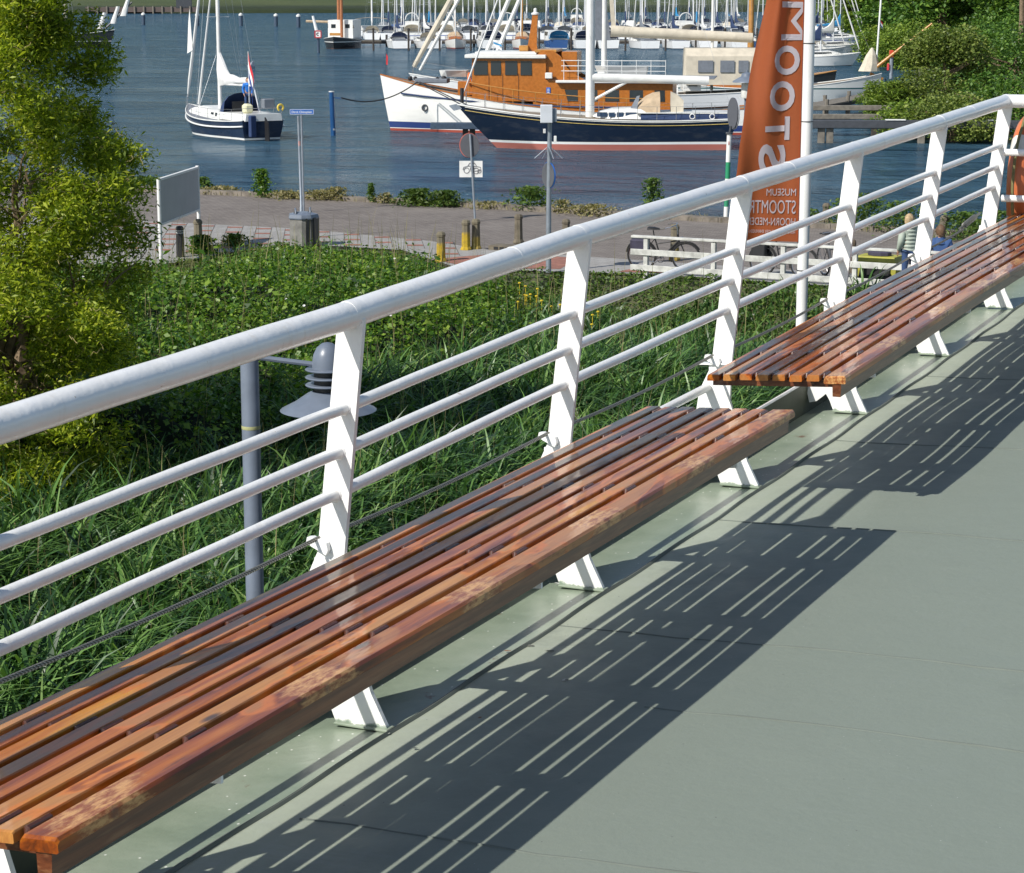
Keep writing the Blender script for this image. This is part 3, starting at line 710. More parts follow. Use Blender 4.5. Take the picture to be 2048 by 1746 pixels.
# clumping
cl = vnoise(X, Y, .9, 3)+.7*vnoise(X, Y, .35, 4); keep = (r.random(N0) < .55+.45*cl) & (Y < np.interp(X, fx, fy)-.2) & (nn < -9.9)
inner = -nn-10 > 5.2+1.5*vnoise(X, Y, .12, 8)+np.where(X > .6, 6, 0)
keep &= ~(inner & (r.random(N0) < .85)); X, Y, nn, cl = X[keep], Y[keep], nn[keep], cl[keep]
Z = np.maximum(height(X, Y), -.12)
Hh = 1.02+.42*vnoise(X, Y, .22, 9)+.26*cl; Hh = np.where(nn > -11, Hh*1.15, Hh)*np.clip((47.5-Y)/7, .45, 1)
lean = np.stack([.45+.35*vnoise(X, Y, .25, 2), .05+.4*vnoise(X, Y, .3, 6), 0*X], -1)
V, F = blades(np.stack([X, Y, Z], -1), Hh*1.12, .046, lean*.9, 5, r, 1.3)
tag(np_mesh('reed_bed', V, F, M_REED), kind='stuff', label='dense tall green reed grass on the bank between the ship and the quay', cat='reeds')
# bramble thicket
def bh(X, Y):
    n, u = NU(X, Y); D = -n-10
    e = np.minimum(D-3.4-1.2*vnoise(X, Y, .12, 8), np.interp(X, fx, fy)-Y-.1)
    e = np.minimum(e, .9-X+.8*vnoise(X, Y, .3, 21))
    a = smooth(e, 0, 1.9); dome = .80+.62*vnoise(X, Y, .13, 12)+.46*vnoise(X, Y, .36, 13)+.40*vnoise(X, Y, .9, 14)
    left = 1-.9*smooth(-X, 5.2, 7.5)*smooth(Y, 43, 47)
    return a*np.clip(dome, .12, 2)*left*(1-.62*smooth(Y, 43.5, 49.5)), e
Nb = 500000
X = -22+25*r.random(Nb); Y = 20+35*r.random(Nb)
hh, e = bh(X, Y); hs, es = bh(X+.05, Y); ht, _ = bh(X, Y+.05)
ok = (e > .05)&(hh > .08)&(X > -.40*Y)&(X > -15.5); X, Y, hh = X[ok], Y[ok], hh[ok]; nx = -(hs[ok]-hh)/.05; ny = -(ht[ok]-hh)/.05
g = height(X, Y); dpt = r.random(len(X))**1.3*.55
P = np.stack([X, Y, g+hh-dpt*np.minimum(1, hh)+np.where(r.random(len(X)) < .06, r.uniform(0, .35, len(X)), r.normal(0, .06, len(X)))], -1)
V, F = leaves(P, .078, .64, .45, jitter=.5, N=np.stack([nx, ny, np.ones(len(X))], -1)*.35, rng=r)
tag(np_mesh('bramble_thicket', V, F, M_BRAM), kind='stuff', label='leafy green bramble thicket mounded up behind the reeds below the paved quay', cat='brambles')
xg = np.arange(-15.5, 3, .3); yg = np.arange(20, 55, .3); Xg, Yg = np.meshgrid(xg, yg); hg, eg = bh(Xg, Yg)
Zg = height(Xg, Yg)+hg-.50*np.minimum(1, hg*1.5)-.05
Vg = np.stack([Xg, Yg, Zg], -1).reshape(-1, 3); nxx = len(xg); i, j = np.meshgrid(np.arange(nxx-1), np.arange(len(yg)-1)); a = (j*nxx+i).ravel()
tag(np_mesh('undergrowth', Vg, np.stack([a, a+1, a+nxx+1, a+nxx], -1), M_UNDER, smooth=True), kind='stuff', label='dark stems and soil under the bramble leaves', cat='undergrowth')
# white bindweed flowers on the brambles, yellow flowers by the pavement
M_FLW = paint((.8, .8, .78), .6, name='white_petal'); M_FLY = paint((.75, .55, .03), .6, name='yellow_petal'); M_GRN = paint((.06, .12, .025), .7, name='stem_green')
for k in range(18):
    x, y = r.uniform(-8.5, -1), r.uniform(38, 52); h0, e0 = bh(np.array([x]), np.array([y]))
    if e0[0] < .6: continue
    z = float(height(np.array([x]), np.array([y]))[0]+h0[0])+.03
    b = MB(); b.lathe([(.004, -.04), (.012, -.01), (.028, .012), (.024, .016), (.006, 0)], (0, 0, 0), 8)
    b.xform(Matrix.Translation((x, y, z)) @ Matrix.Rotation(R(r.uniform(25, 60)), 4, 'X')); o = b.build('bindweed_flower', M_FLW, base=(x, y, z-.04))
    tag(o, 'small white bindweed flower among the bramble leaves', 'flower', 'white bindweed flowers on the brambles')
for k in range(16):
    x, y = (r.uniform(.1, .9), r.uniform(45.5, 48.2)) if k < 10 else (r.uniform(1, 2.2), r.uniform(44, 46)); z = float(height(np.array([x]), np.array([y]))[0])+.45
    b = MB(); b.ball((x, y, z), (.04, .04, .02), 7, 3); b.tube([(x, y, z-.35), (x, y, z)], .006, 4)
    tag(b.build('ragwort_flower', M_FLY, base=(x, y, z-.35)), 'small yellow flower head in the grass below the pavement', 'flower', 'yellow flowers near the path edge')
# low weeds and grass along the paved edge
N1 = 30000; X = -12+22*r.random(N1); Y = np.interp(X, fx, fy)-.05-r.random(N1)**1.4*3.4; ok = (X > -.3)|(X < -5.0)
X, Y = X[ok], Y[ok]; Zz = height(X, Y); hw = .14+.2*np.clip(vnoise(X, Y, .5, 31), 0, 1)+np.where(X > 0, .22, 0)*np.clip((np.interp(X, fx, fy)-Y)/1.2, 0, 1)
V, F = leaves(np.stack([X, Y, Zz+hw*r.random(len(X))], -1), .085, .5, .5, rng=r)
M_WEED = leafmat('weed_leaf', [(.2, (.035, .075, .016)), (.5, (.085, .155, .028)), (.85, (.19, .25, .055))], .3, .5)
tag(np_mesh('verge_weeds', V, F, M_WEED), kind='stuff', label='low leafy weeds and grass along the edge of the pavement', cat='weeds')

def crown(P, size, aspect, mat, name, parent, **k):
    V, F = leaves(P, size, aspect, **k); return np_mesh(name, V, F, mat, parent=parent)
def blob_points(blobs, n, rng, shell=.55):
    """points in the outer shell of a set of ellipsoids, with clumps and gaps"""
    vol = np.array([b[1][0]*b[1][1]*b[1][2] for b in blobs])**.67; idx = rng.choice(len(blobs), n, p=vol/vol.sum())
    C = np.array([b[0] for b in blobs])[idx]; Rr = np.array([b[1] for b in blobs])[idx]
    d = unit(rng.normal(size=(n, 3))); rad = shell+(1-shell)*rng.random(n)**.7
    # lumpy outline
    lump = 1+.16*np.sin(d[:, 0]*7+idx)*np.cos(d[:, 1]*6+idx*2)+.12*np.sin(d[:, 2]*9+idx*3)
    keep = rng.random(n) < .35+.65*(np.sin(d[:, 0]*11+idx*5)*np.sin(d[:, 1]*10+idx)*np.sin(d[:, 2]*12+idx*2) > -.12)
    P = C+d*Rr*(rad*lump)[:, None]; return P[keep], d[keep]

# the corkscrew willow on the left
m = Nodes('willow_bark'); c = m.coord(); n1 = m.noise(c, 9, 4)
M_BARK = m.fin(m.ramp(n1, [(.3, (.11, .075, .045)), (.7, (.26, .19, .12))]), .9, None, m.bump(n1, .6, .02))
M_TWIG = paint((.33, .27, .10), .7, .15, name='willow_twig')
M_WILLOW = leafmat('willow_leaf', [(.18, (.055, .095, .010)), (.41, (.16, .23, .016)), (.63, (.36, .42, .030)), (.87, (.62, .61, .09))], .4, .45, 1.3, .5)
WX, WY = -7.2, 30.0; WZ = float(height(np.array([WX]), np.array([WY]))[0])
wt = thing('willow_tree', 'large yellow-green corkscrew willow on the left with curly drooping leaves', 'tree', (WX, WY, WZ))
b = MB(); rw = np.random.default_rng(21)
def limb(p, d, L, r0, depth, tips):
    pts = [Vector(p)]; dd = Vector(d).normalized(); n = 7
    for i in range(n):
        dd = (dd+Vector(rw.normal(0, .26 if depth else .09, 3))).normalized(); pts.append(pts[-1]+dd*L/n)
    b.tube(pts, [r0*(1-.65*i/n) for i in range(n+1)], 6 if depth < 2 else 4)
    if depth < 3:
        for k in range((5, 4, 4)[depth]):
            i = int(rw.integers(2, n)); q = pts[i]; a = rw.uniform(0, 2*pi); e = (dd*.6+Vector((cos(a), sin(a), rw.uniform(.0, .7)))).normalized()
            limb(q, e, L*rw.uniform(.38, .55), r0*(1-.6*i/n)*.6, depth+1, tips)
    tips.append(pts[-1]); tips.append(pts[n//2])
tips = []
limb((WX, WY, WZ-.2), (.05, 0, 1), 2.9, .17, 0, tips)
for a in range(5):
    q = a*1.26+.3; limb((WX, WY, WZ+1.0+a*.3), (cos(q)*.45, sin(q)*.45, 1.0), 2.3, .10, 1, tips)
b.build('trunk', M_BARK, wt, world=True, smooth=True)
# outline of the crown, per height: half width towards the right
prof = [(-.6, 2.2), (.2, 2.3), (1.0, 2.45), (1.8, 2.55), (2.6, 2.45), (3.4, 2.15), (4.2, 2.4), (5.0, 2.15), (5.8, 1.8), (6.6, 1.5), (7.4, 1.3), (8.6, .8)]
blobs = []
for k in range(430):
    h_ = rw.uniform(-.5, 8.2); wd = float(np.interp(h_, *np.array(prof).T)); a = rw.uniform(0, 2*pi); q = rw.uniform(.15, 1)**.6
    s = rw.uniform(.22, .48); lf = 1.75 if cos(a) < 0 else 1.0  # unseen left side of the crown widened to shade the bank
    blobs.append(((WX+cos(a)*q*(wd*1.0-.15)*lf, WY+sin(a)*q*(wd-.2), WZ+h_+.4), (s, s, s*.75)))
Pw, dw = blob_points(blobs, 330000, rw, .1)
Pw += rw.normal(0, .07, Pw.shape)
crown(Pw, .085, .30, M_WILLOW, 'crown', wt, upbias=.3, rng=rw, droop=.4)
b = MB()
for k in range(1500):
    i = int(rw.integers(0, len(Pw))); p = Vector(Pw[i]); a = rw.uniform(0, 6.28); pts = [p]; st = .07
    for j in range(7):
        a += rw.normal(0, .9); pts.append(pts[-1]+Vector((cos(a)*.05, sin(a)*.05, rw.uniform(-.06, .045))))
    b.tube(pts, .0045, 3, False)
tag(b.build('curly_twigs', M_TWIG, wt, world=True), kind='stuff')

# plants along the quay edge
def weed(px, py, hgt, wid, n, mat, label, name='quay_weed', grp=None, size=.11, asp=.45, cat='weed'):
    p = at(px, py, 1.33); t = thing(name, label, cat, p, group=grp)
    q = r.normal(size=(n, 3))*np.array([wid/2.6, wid/3, 0]); z = r.random(n)**.8*hgt; q[:, 2] = z; q[:, :2] *= (1-.6*(z/hgt))[:, None]+.12
    crown(q+np.array(p), size, asp, mat, 'foliage', t, rng=r)
    b = MB()
    for k in range(7): b.tube([p+Vector((r.normal(0, wid/6), r.normal(0, wid/6), -.05)), p+Vector((r.normal(0, wid/5), r.normal(0, wid/5), hgt*r.uniform(.6, 1)))], .008, 4)
    b.build('stem', M_GRN, t, world=True); return t
M_DRY = leafmat('dry_weed', [(.2, (.13, .12, .05)), (.6, (.28, .25, .12)), (.9, (.45, .37, .2))], .3, .7)
M_SHRUB = leafmat('shrub_leaf', [(.2, (.030, .062, .012)), (.6, (.075, .13, .022)), (.9, (.17, .21, .05))], .3, .5)
weed(524, 393, .85, .42, 800, M_BRAM, 'tall dark green pointed weed at the water edge left of the street name sign')
weed(743, 403, .55, .2, 260, M_WEED, 'slender light green weed at the water edge left of the two round bushes')
weed(837, 410, .48, .95, 1300, M_SHRUB, 'left one of two round low bushes at the water edge beside the round sign', 'quay_bush', cat='bush')
weed(893, 412, .46, .75, 1000, M_SHRUB, 'right one of two round low bushes at the water edge beside the round sign', 'quay_bush', cat='bush')
weed(1062, 418, .66, .9, 1100, M_WEED, 'bushy green weed at the water edge left of the blue sign pole')
weed(1305, 425, 1.0, .5, 700, M_WEED, 'tall light green weed at the water edge just above the white top rail')
weed(640, 398, .26, .9, 420, M_DRY, 'low dry yellow weeds right of the street name sign')
weed(672, 399, .38, .6, 420, M_DRY, 'pale dried flower heads at the kerb right of the blue mooring pile foot')
weed(440, 385, .2, 1.0, 420, M_DRY, 'short dry grass tuft at the kerb behind the notice board')
weed(575, 396, .22, 1.0, 380, M_DRY, 'short dry grass tuft at the kerb beside the tall pointed weed')
weed(770, 405, .28, .5, 260, M_DRY, 'thin dry stems left of the round bushes')
weed(985, 415, .16, 1.1, 300, M_DRY, 'short yellow grass at the kerb behind the round sign')
weed(1180, 428, .26, 1.3, 600, M_DRY, 'yellow-green grass tuft at the kerb right of the blue sign pole')
weed(1125, 424, .36, .5, 250, M_DRY, 'brown dock stems beside the blue sign pole')
weed(290, 373, .3, 1.4, 900, M_WEED, 'green weeds at the water edge between willow and notice board')
weed(405, 381, .42, .5, 500, M_WEED, 'green weed at the kerb right behind the notice board post')
for i, (px, py, h_, w_) in enumerate([(1690, 452, .75, .7), (1735, 458, .95, .8), (1800, 464, .8, 1.0), (1925, 478, .7, 1.0), (1965, 482, .55, .9), (2010, 486, .8, 1.0), (1600, 448, .4, 1.0)]):
    weed(px, py, h_, w_, 800, M_WEED, ['leafy weed at the water edge right of the short concrete post', 'tall leafy weed behind the railing between the concrete post and the two people', 'dark leafy weed just left of the woman in the pale jacket', 'leafy weed at the quay edge right of the man in blue', 'low weed at the quay edge near the wire tensioner', 'weed beside the last railing post at the right', 'low weed tuft just right of the flagpole'][i])
weed(404, 508, .45, .5, 900, M_BRAM, 'dark green grass tussock at the foot of the notice board', 'grass_tussock', cat='grass tuft')
weed(468, 492, .3, .5, 500, M_WEED, 'loose grass tussock on the pavement left of the litter bin', 'grass_tussock', cat='grass tuft')

# trees and bushes on the wooded shore at the right
M_TREE1 = leafmat('dark_tree_leaf', [(.2, (.024, .064, .012)), (.5, (.075, .165, .024)), (.82, (.20, .31, .045))], .22, .5, .25, .5)
M_TREE2 = leafmat('light_tree_leaf', [(.2, (.055, .10, .016)), (.5, (.16, .25, .032)), (.82, (.35, .43, .07))], .25, .5, .25, .5)
M_TREE3 = leafmat('olive_bush_leaf', [(.2, (.045, .075, .014)), (.5, (.14, .195, .036)), (.82, (.32, .36, .09))], .25, .5, .25, .5)
def tree(name, label, x, y, hgt, wid, mat, n, trunk=True, size=.30, grp=None, low=.12, sd2=0, cat='tree', asp=.7):
    rr = np.random.default_rng(int(abs(x*31+y*7))+sd2); z0 = float(heightR(np.array([x]), np.array([y]))[0]); z0 = max(z0, .1)
    t = thing(name, label, cat, (x, y, z0), group=grp)
    b = MB(); b.tube([(x, y, z0-.3), (x+.1, y, z0+hgt*.3), (x-.1, y+.1, z0+hgt*.7)], [wid*.045+.05, wid*.035+.03, .04], 8)
    for k in range(6):
        a = rr.uniform(0, 6.28); h1 = z0+hgt*rr.uniform(.2, .6); b.tube([(x, y, h1), (x+cos(a)*wid*.2, y+sin(a)*wid*.2, h1+hgt*.12), (x+cos(a)*wid*.36, y+sin(a)*wid*.36, h1+hgt*.2)], [.09, .06, .03], 5)
    b.build('trunk', M_BARK, t, world=True, smooth=True)
    bl = []
    for k in range(int(26+wid*3)):
        hq = rr.uniform(low, .93); env = math.sqrt(max(.05, 1-((hq-.45)/.56)**2)); a = rr.uniform(0, 6.28); q = rr.uniform(.2, 1)**.5
        s = wid*rr.uniform(.10, .19)+.15
        bl.append(((x+cos(a)*q*wid*.42*env, y+sin(a)*q*wid*.42*env, z0+hgt*hq), (s, s, s*.78)))
    P, d = blob_points(bl, n, rr, .45); P = P[P[:, 2] > z0+.05]
    crown(P, size, asp, mat, 'crown', t, rng=rr); return t
sh = []
def shrub(px, py, hgt, wid, mat, label, n=5000, size=.20, asp=.6, name='shore_bush', cat='bush'):
    p = at(px, py, .4); return tree(name, label, p.x, p.y, hgt, wid, mat, n, size=size, low=.02, cat=cat, asp=asp)
shrub(1888, 240, 5.0, 5.6, M_TREE3, 'largest olive-green rounded bush on the right shore', 30000, .17)
shrub(1772, 240, 2.3, 3.2, M_TREE2, 'feathery light green willow bush at the end of the grey footbridge', 14000, .26, .18)
shrub(1810, 262, 1.6, 3.2, M_TREE2, 'low bright green bush above the black boom at the right shore', 9000, .15)
shrub(1905, 268, 2.0, 5.5, M_TREE3, 'low greyish flowering bush at the water line below the largest bush', 12000, .15)
shrub(1998, 262, 3.0, 6.5, M_TREE1, 'dark low bush at the water line near the last railing post', 14000, .17)
shrub(2030, 215, 4.2, 8.5, M_TREE1, 'wide dark green bush at the right edge above the railing', 18000, .2)
shrub(1955, 175, 4.2, 8, M_TREE1, 'mid green bush right of the largest olive bush', 18000, .22)
shrub(1830, 130, 4.0, 9, M_TREE2, 'light green bush on the slope behind the red lifebuoy post', 16000, .25)
shrub(1770, 120, 3.4, 7, M_TREE2, 'pale green reed-like bush behind the thin white flagpole', 12000, .25)
shrub(1905, 110, 4.5, 10, M_TREE1, 'dark bush at the foot of the tall trees', 16000, .25)
shrub(2010, 135, 4.5, 10, M_TREE1, 'dark green bush around the bare trunk at the right edge', 16000, .25)
TT = [(1745, 75, 11, 12, M_TREE2, 'lighter green tree furthest left on the wooded shore'), (1800, 95, 14, 12, M_TREE1, 'tall dark tree just right of the thin white flagpole'),
      (1880, 110, 15, 13, M_TREE1, 'tall broad dark tree in the middle of the right shore'), (1950, 105, 16, 13, M_TREE2, 'tall tree with yellowish leaves right of the middle of the shore'),
      (2045, 120, 17, 13, M_TREE1, 'tall dark tree at the right edge with a bare trunk below'), (1840, 65, 17, 18, M_TREE1, 'dark tree in the second row of the shore wood'), (1700, 50, 12, 14, M_TREE2, 'distant tree behind the leaning masts'),
      (1930, 60, 18, 20, M_TREE1, 'tree closing the gap in the second row of the shore wood'), (2040, 70, 18, 20, M_TREE1, 'tree in the second row at the far right'), (1655, 40, 10, 18, M_TREE2, 'most distant tree seen between flagpole and masts')]
for px, py, h_, w_, mt, lab in TT:
    p = at(px, py, .8); tree('shore_tree', lab, p.x, p.y, h_, w_, mt, 26000, size=.42 if p.y < 300 else .6, low=.06)
p = at(2037, 132, 1.0); b = MB(); b.tube([p, p+Vector((.1, 0, 4)), p+Vector((-.1, 0, 9))], [.26, .22, .16], 10)
tag(b.build('bare_tree_trunk', M_BARK, base=tuple(p)), 'pale bare tree trunk at the right edge in front of the dark wood', 'tree')

# dry grass fringe along the quay edge
N2 = 9000; X = -13+27*r.random(N2); cl = vnoise(X, X*0, .4, 41); keep = r.random(N2) < .5+.5*cl; X = X[keep]
Y = np.interp(X, ex, ey)-.02+.22*r.normal(size=len(X)); 
V, F = blades(np.stack([X, Y, np.full(len(X), 1.30)], -1), .20+.20*np.clip(vnoise(X, Y, .25, 42), 0, 1)+0*X, .014, np.zeros((len(X), 3)), 3, r)
tag(np_mesh('quay_edge_grass', V, F, M_DRY), kind='stuff', label='thin fringe of dry grass growing along the quay kerb', cat='grass')

N3 = 7000; X = -14+16.5*r.random(N3); Y = 30+24*r.random(N3); h3, e3 = bh(X, Y); pt = vnoise(X, Y, .22, 51)+.6*vnoise(X, Y, .7, 52); ok = (e3 > .1)&(pt > .35)
X, Y, h3 = X[ok], Y[ok], h3[ok]; V, F = blades(np.stack([X, Y, height(X, Y)+h3*.6], -1), .45+.5*r.random(len(X)), .020, np.stack([.3+0*X, 0*X, 0*X], -1), 4, r, 1.1)
tag(np_mesh('grass_among_brambles', V, F, M_REED), kind='stuff', label='tufts of long grass growing up through the bramble thicket', cat='grass')
N4 = 2600; X = -12+20*r.random(N4); Y = 22+30*r.random(N4); n4, u4 = NU(X, Y); ok = (n4 < -10.2)&(Y < np.interp(X, fx, fy)-.3); X, Y = X[ok], Y[ok]; h3, e3 = bh(X, Y)
V, F = blades(np.stack([X, Y, np.maximum(height(X, Y), 0)], -1), 1.25+.35*r.random(len(X))+.5*h3, .010, np.zeros((len(X), 3)), 4, r, .25)
tag(np_mesh('dead_stems', V, F, M_DRY), kind='stuff', label='thin pale dead stems standing among reeds and brambles', cat='dead stems')
# ================================================================ lamp, flagpole and banner beside the ship
M_LAMP = paint((.155, .185, .235), .35, .10, bump=.1, name='lamp_grey_paint'); M_LAMPD = paint((.035, .037, .04), .5, name='lamp_dark')
M_YBAND = paint((.42, .42, .20), .6, name='yellowed_band'); M_GLASS = paint((.75, .75, .70), .25, name='lamp_glass')
M_PLANK = paint((.20, .18, .15), .9, .2, scale=4, name='grey_planks'); M_WHITE = paint((.80, .80, .78), .35, .05, name='white_gloss')
M_GALV = paint((.30, .34, .39), .45, .12, .35, name='galvanised_steel'); M_BLACK = paint((.018, .018, .02), .5, name='black_paint')
M_DARKM = paint((.06, .065, .075), .5, name='dark_metal')
jt = thing('mooring_jetty', 'narrow plank jetty on piles alongside the ship carrying the lamp and flagpole', 'jetty', SC(4, -3.2, -6.4), RZ)
b = MB()
for i in range(110):
    u = -1+i*.155; b.loft([[SC(u, -5.2, -6.42), SC(u+.14, -5.2, -6.42), SC(u+.14, -5.2, -6.46), SC(u, -5.2, -6.46)], [SC(u, -1.0, -6.42), SC(u+.14, -1.0, -6.42), SC(u+.14, -1.0, -6.46), SC(u, -1.0, -6.46)]], True, True)
b.build('planking', M_PLANK, jt, world=True)
for u in (0, 5, 10, 15):
    for n in (-1.3, -4.9):
        b = MB(); b.tube([SC(u, n, -6.46), SC(u, n, -9.0)], .13, 10); b.build('pile', M_PLANK, jt, world=True, smooth=True)
JZ = CAMZ-6.42
lx, ly = -1.633, 13.5
lp = thing('street_lamp', 'grey lamp post with finned dome and wide conical shade behind the railing', 'street lamp', (lx, ly, JZ))
b = MB(); b.lathe([(.085, 0), (.085, .6), (.058, .65), (.0575, 4.18), (.052, 4.2), (.03, 4.215), (.002, 4.22)], (lx, ly, JZ), 20); b.build('pole', M_LAMP, lp, world=True, smooth=True)
b = MB(); b.lathe([(.0585, 0), (.0595, .004), (.0595, .018), (.0585, .022)], (lx, ly, JZ+3.73), 20, False); b.build('pole_band', M_YBAND, lp, world=True, smooth=True)
hx, hy = -1.147, 13.5
b = MB(); b.tube([(lx+.03, ly, JZ+4.185), (hx-.02, hy, JZ+4.13)], .017, 8); b.build('arm', M_LAMP, lp, world=True, smooth=True)
hz = 5.03
b = MB(); b.lathe([(.098, .255), (.097, .30), (.088, .35), (.066, .395), (.035, .42), (.002, .428)], (hx, hy, hz), 24); b.build('dome', M_LAMP, lp, world=True, smooth=True)
for z in (.258, .208, .160):
    b = MB(); b.lathe([(.10, -.004), (.138, -.006), (.142, .0), (.136, .006), (.098, .008)], (hx, hy, hz+z), 28); b.build('cooling_fin', M_LAMP, lp, world=True, smooth=True)
b = MB(); b.lathe([(.086, .10), (.088, .26)], (hx, hy, hz), 20); b.build('neck', M_LAMPD, lp, world=True, smooth=True)
b = MB(); b.lathe([(.095, .122), (.13, .105), (.21, .05), (.295, .006), (.302, .0), (.295, -.004), (.20, .03), (.09, .10)], (hx, hy, hz), 36, False); b.build('shade', M_LAMP, lp, world=True, smooth=True)
b = MB(); b.lathe([(.075, .10), (.085, .03), (.05, -.01), (.002, -.02)], (hx, hy, hz), 16); b.build('bulb_glass', M_GLASS, lp, world=True, smooth=True)
for a in range(4):
    b = MB(); q = a*pi/2+.6; b.bar((hx+.118*cos(q), hy+.118*sin(q), hz+.10), (hx+.118*cos(q), hy+.118*sin(q), hz+.26), .012, .012); b.build('strut', M_LAMPD, lp, world=True)

px0 = 1.992; py0 = 15.0
fp = thing('flagpole', 'smooth white flagpole carrying the orange banner', 'flagpole', (px0, py0, JZ))
b = MB(); b.lathe([(.06, 0), (.06, .3), (.036, .32), (.037, 3.8), (.0405, 5.2), (.0415, 8.4), (.03, 8.5)], (px0, py0, JZ), 20); b.build('pole', M_WHITE, fp, world=True, smooth=True)
for z in (5.72, 6.73, 7.25, 7.9):
    b = MB(); b.torus((px0, py0, z), .043, .003, 'Z', 16, 5); b.build('tie_cord', M_LAMPD, fp, world=True)
m = Nodes('banner_cloth'); c = m.coord(); n1 = m.noise(c, 40, 3)
col = m.mix(n1, (.42, .100, .026), (.34, .080, .024))
m.fin(col, .75, None, m.bump(n1, .15, .002))
tr = m.n('BsdfTranslucent', {'Color': (.70, .17, .04, 1)}); ms = m.n('MixShader', {0: .38, 1: m.b.outputs[0], 2: tr.outputs[0]}); m.link(ms.outputs[0], m.out.inputs['Surface']); M_BAN = m.m
m = Nodes('banner_letter'); m.fin((.50, .48, .52), .7)
tr = m.n('BsdfTranslucent', {'Color': (.62, .52, .50, 1)}); ms = m.n('MixShader', {0: .3, 1: m.b.outputs[0], 2: tr.outputs[0]}); m.link(ms.outputs[0], m.out.inputs['Surface']); M_LET = m.m
def cloth(s, z):
    xr = 1.948; xl = float(np.interp(z, [5.85, 6.1, 6.57, 7.05, 7.53, 8.2, 9.2], [1.495, 1.49, 1.525, 1.61, 1.70, 1.66, 1.62]))
    x = lerp(xr, xl, s)
    y = 14.985+.055*sin(s*5.2+(z-6)*1.1)*s+.030*sin(s*11-(z-6)*2.3+.8)*s+.012*sin(z*5+s*4)*s
    x += .008*sin(z*6)*s
    return Vector((x, y, z-.012*s*sin(z*3)))
bn = thing('banner', 'long orange cloth banner hanging from the white flagpole, its lettering seen reversed', 'banner', (1.95, 15.0, 5.9))
b = MB(); K, Ks = 110, 26; V = []
for i in range(K+1):
    for j in range(Ks+1): V.append(cloth(j/Ks, lerp(5.915, 9.15, i/K)))
b.add(V, [(i*(Ks+1)+j, i*(Ks+1)+j+1, (i+1)*(Ks+1)+j+1, (i+1)*(Ks+1)+j) for i in range(K) for j in range(Ks)])
b.build('cloth', M_BAN, bn, world=True, smooth=True)
b = MB(); b.tube([cloth(0, 5.915)+Vector((0, -.004, 0)), cloth(0, 9.1)+Vector((0, -.004, 0))], .004, 5); b.build('seam', M_BAN, bn, world=True)

import bmesh
def text_mesh(body, size, spacing=1.0, bold=0.0):
    cu = bpy.data.curves.new('t', 'FONT'); cu.body = body; cu.size = size; cu.space_character = spacing; cu.offset = bold; cu.fill_mode = 'FRONT'; cu.resolution_u = 4
    o = bpy.data.objects.new('t', cu); COL.objects.link(o); bpy.context.view_layer.update()
    me = bpy.data.meshes.new_from_object(o.evaluated_get(bpy.context.evaluated_depsgraph_get()))
    bpy.data.objects.remove(o); return me
def text_on(name, body, size, fn, mat, parent, spacing=1.0, bold=0.0, cuts=2, fit=None, world=True, align='L', cap=None):
    me = text_mesh(body, size, spacing, bold); bm = bmesh.new(); bm.from_mesh(me); bpy.data.meshes.remove(me)
    bmesh.ops.triangulate(bm, faces=bm.faces)
    if cuts: bmesh.ops.subdivide_edges(bm, edges=bm.edges, cuts=cuts, use_grid_fill=True)
    ys_ = [v.co.y for v in bm.verts]; xs_ = [v.co.x for v in bm.verts]; w0, w1 = min(xs_), max(xs_); sc = fit/(w1-w0) if fit else 1.0
    sh_ = {'L': 0, 'C': (w1-w0)*sc/2}[align]
    im = local_of(parent).inverted() if world else Matrix.Identity(4)
    for v in bm.verts: v.co = im @ fn((v.co.x-w0)*sc-sh_, v.co.y*((cap/(max(ys_)-min(ys_)) if cap else sc) if fit else 1))
    mo = bpy.data.meshes.new(name); bm.to_mesh(mo); bm.free(); mo.materials.append(mat)
    o = bpy.data.objects.new(name, mo); COL.objects.link(o); o.parent = parent; return o
def onban(x, z):
    lo, hi = 0.0, 1.0
    for _ in range(18):
        mid = (lo+hi)/2
        if cloth(mid, z).x > x: lo = mid
        else: hi = mid
    p = cloth(lo, z); p.y -= .006; p.x = x if 0 < lo < .999 else p.x; return p
PM = .00338                                  # metres per photograph pixel at the banner
for ch, x0, z0, wd, hh_ in (('S', 1520, 341, 52, 46), ('T', 1531, 279, 44, 42), ('O', 1539, 221, 56, 43), ('O', 1547, 149, 54, 43), ('M', 1557, 80, 70, 42)):
    X0 = (x0-1024)*PM; Z0 = 7.6-(z0+12)*PM*.985+.0 
    Z0 = (CAMZ - 15*math.tan(PITCH+math.atan((z0-873)/4400)))
    text_on('letter', ch, hh_*PM/.70, (lambda a, b_, X0=X0, Z0=Z0: onban(X0+b_, Z0+a)), M_LET, bn, bold=0 if ch == 'M' else .006, cuts=3, fit=wd*PM*1.06, cap=hh_*PM*1.2)
# letters keep their own cap height: 'fit' scales both axes alike
zz = lambda y: CAMZ-15*math.tan(PITCH+math.atan((y-873)/4400))
for body, y, h_, wid, nm in (('MUSEUM', 391, .048, .20, 'word'), ('STOOMTRAM', 427, .092, .41, 'word'), ('HOORN-MEDEMBLIK', 451, .052, .425, 'word'), ('HISTORISCHE DRIEHOEK ENKHUIZEN - MEDEMBLIK', 467, .022, .425, 'small_line')):
    X0 = 1.930; text_on(nm, body, h_, (lambda a, b_, X0=X0, y=y: onban(X0-a, zz(y)+b_)), M_LET, bn, bold=0, cuts=2, fit=wid, cap=h_)

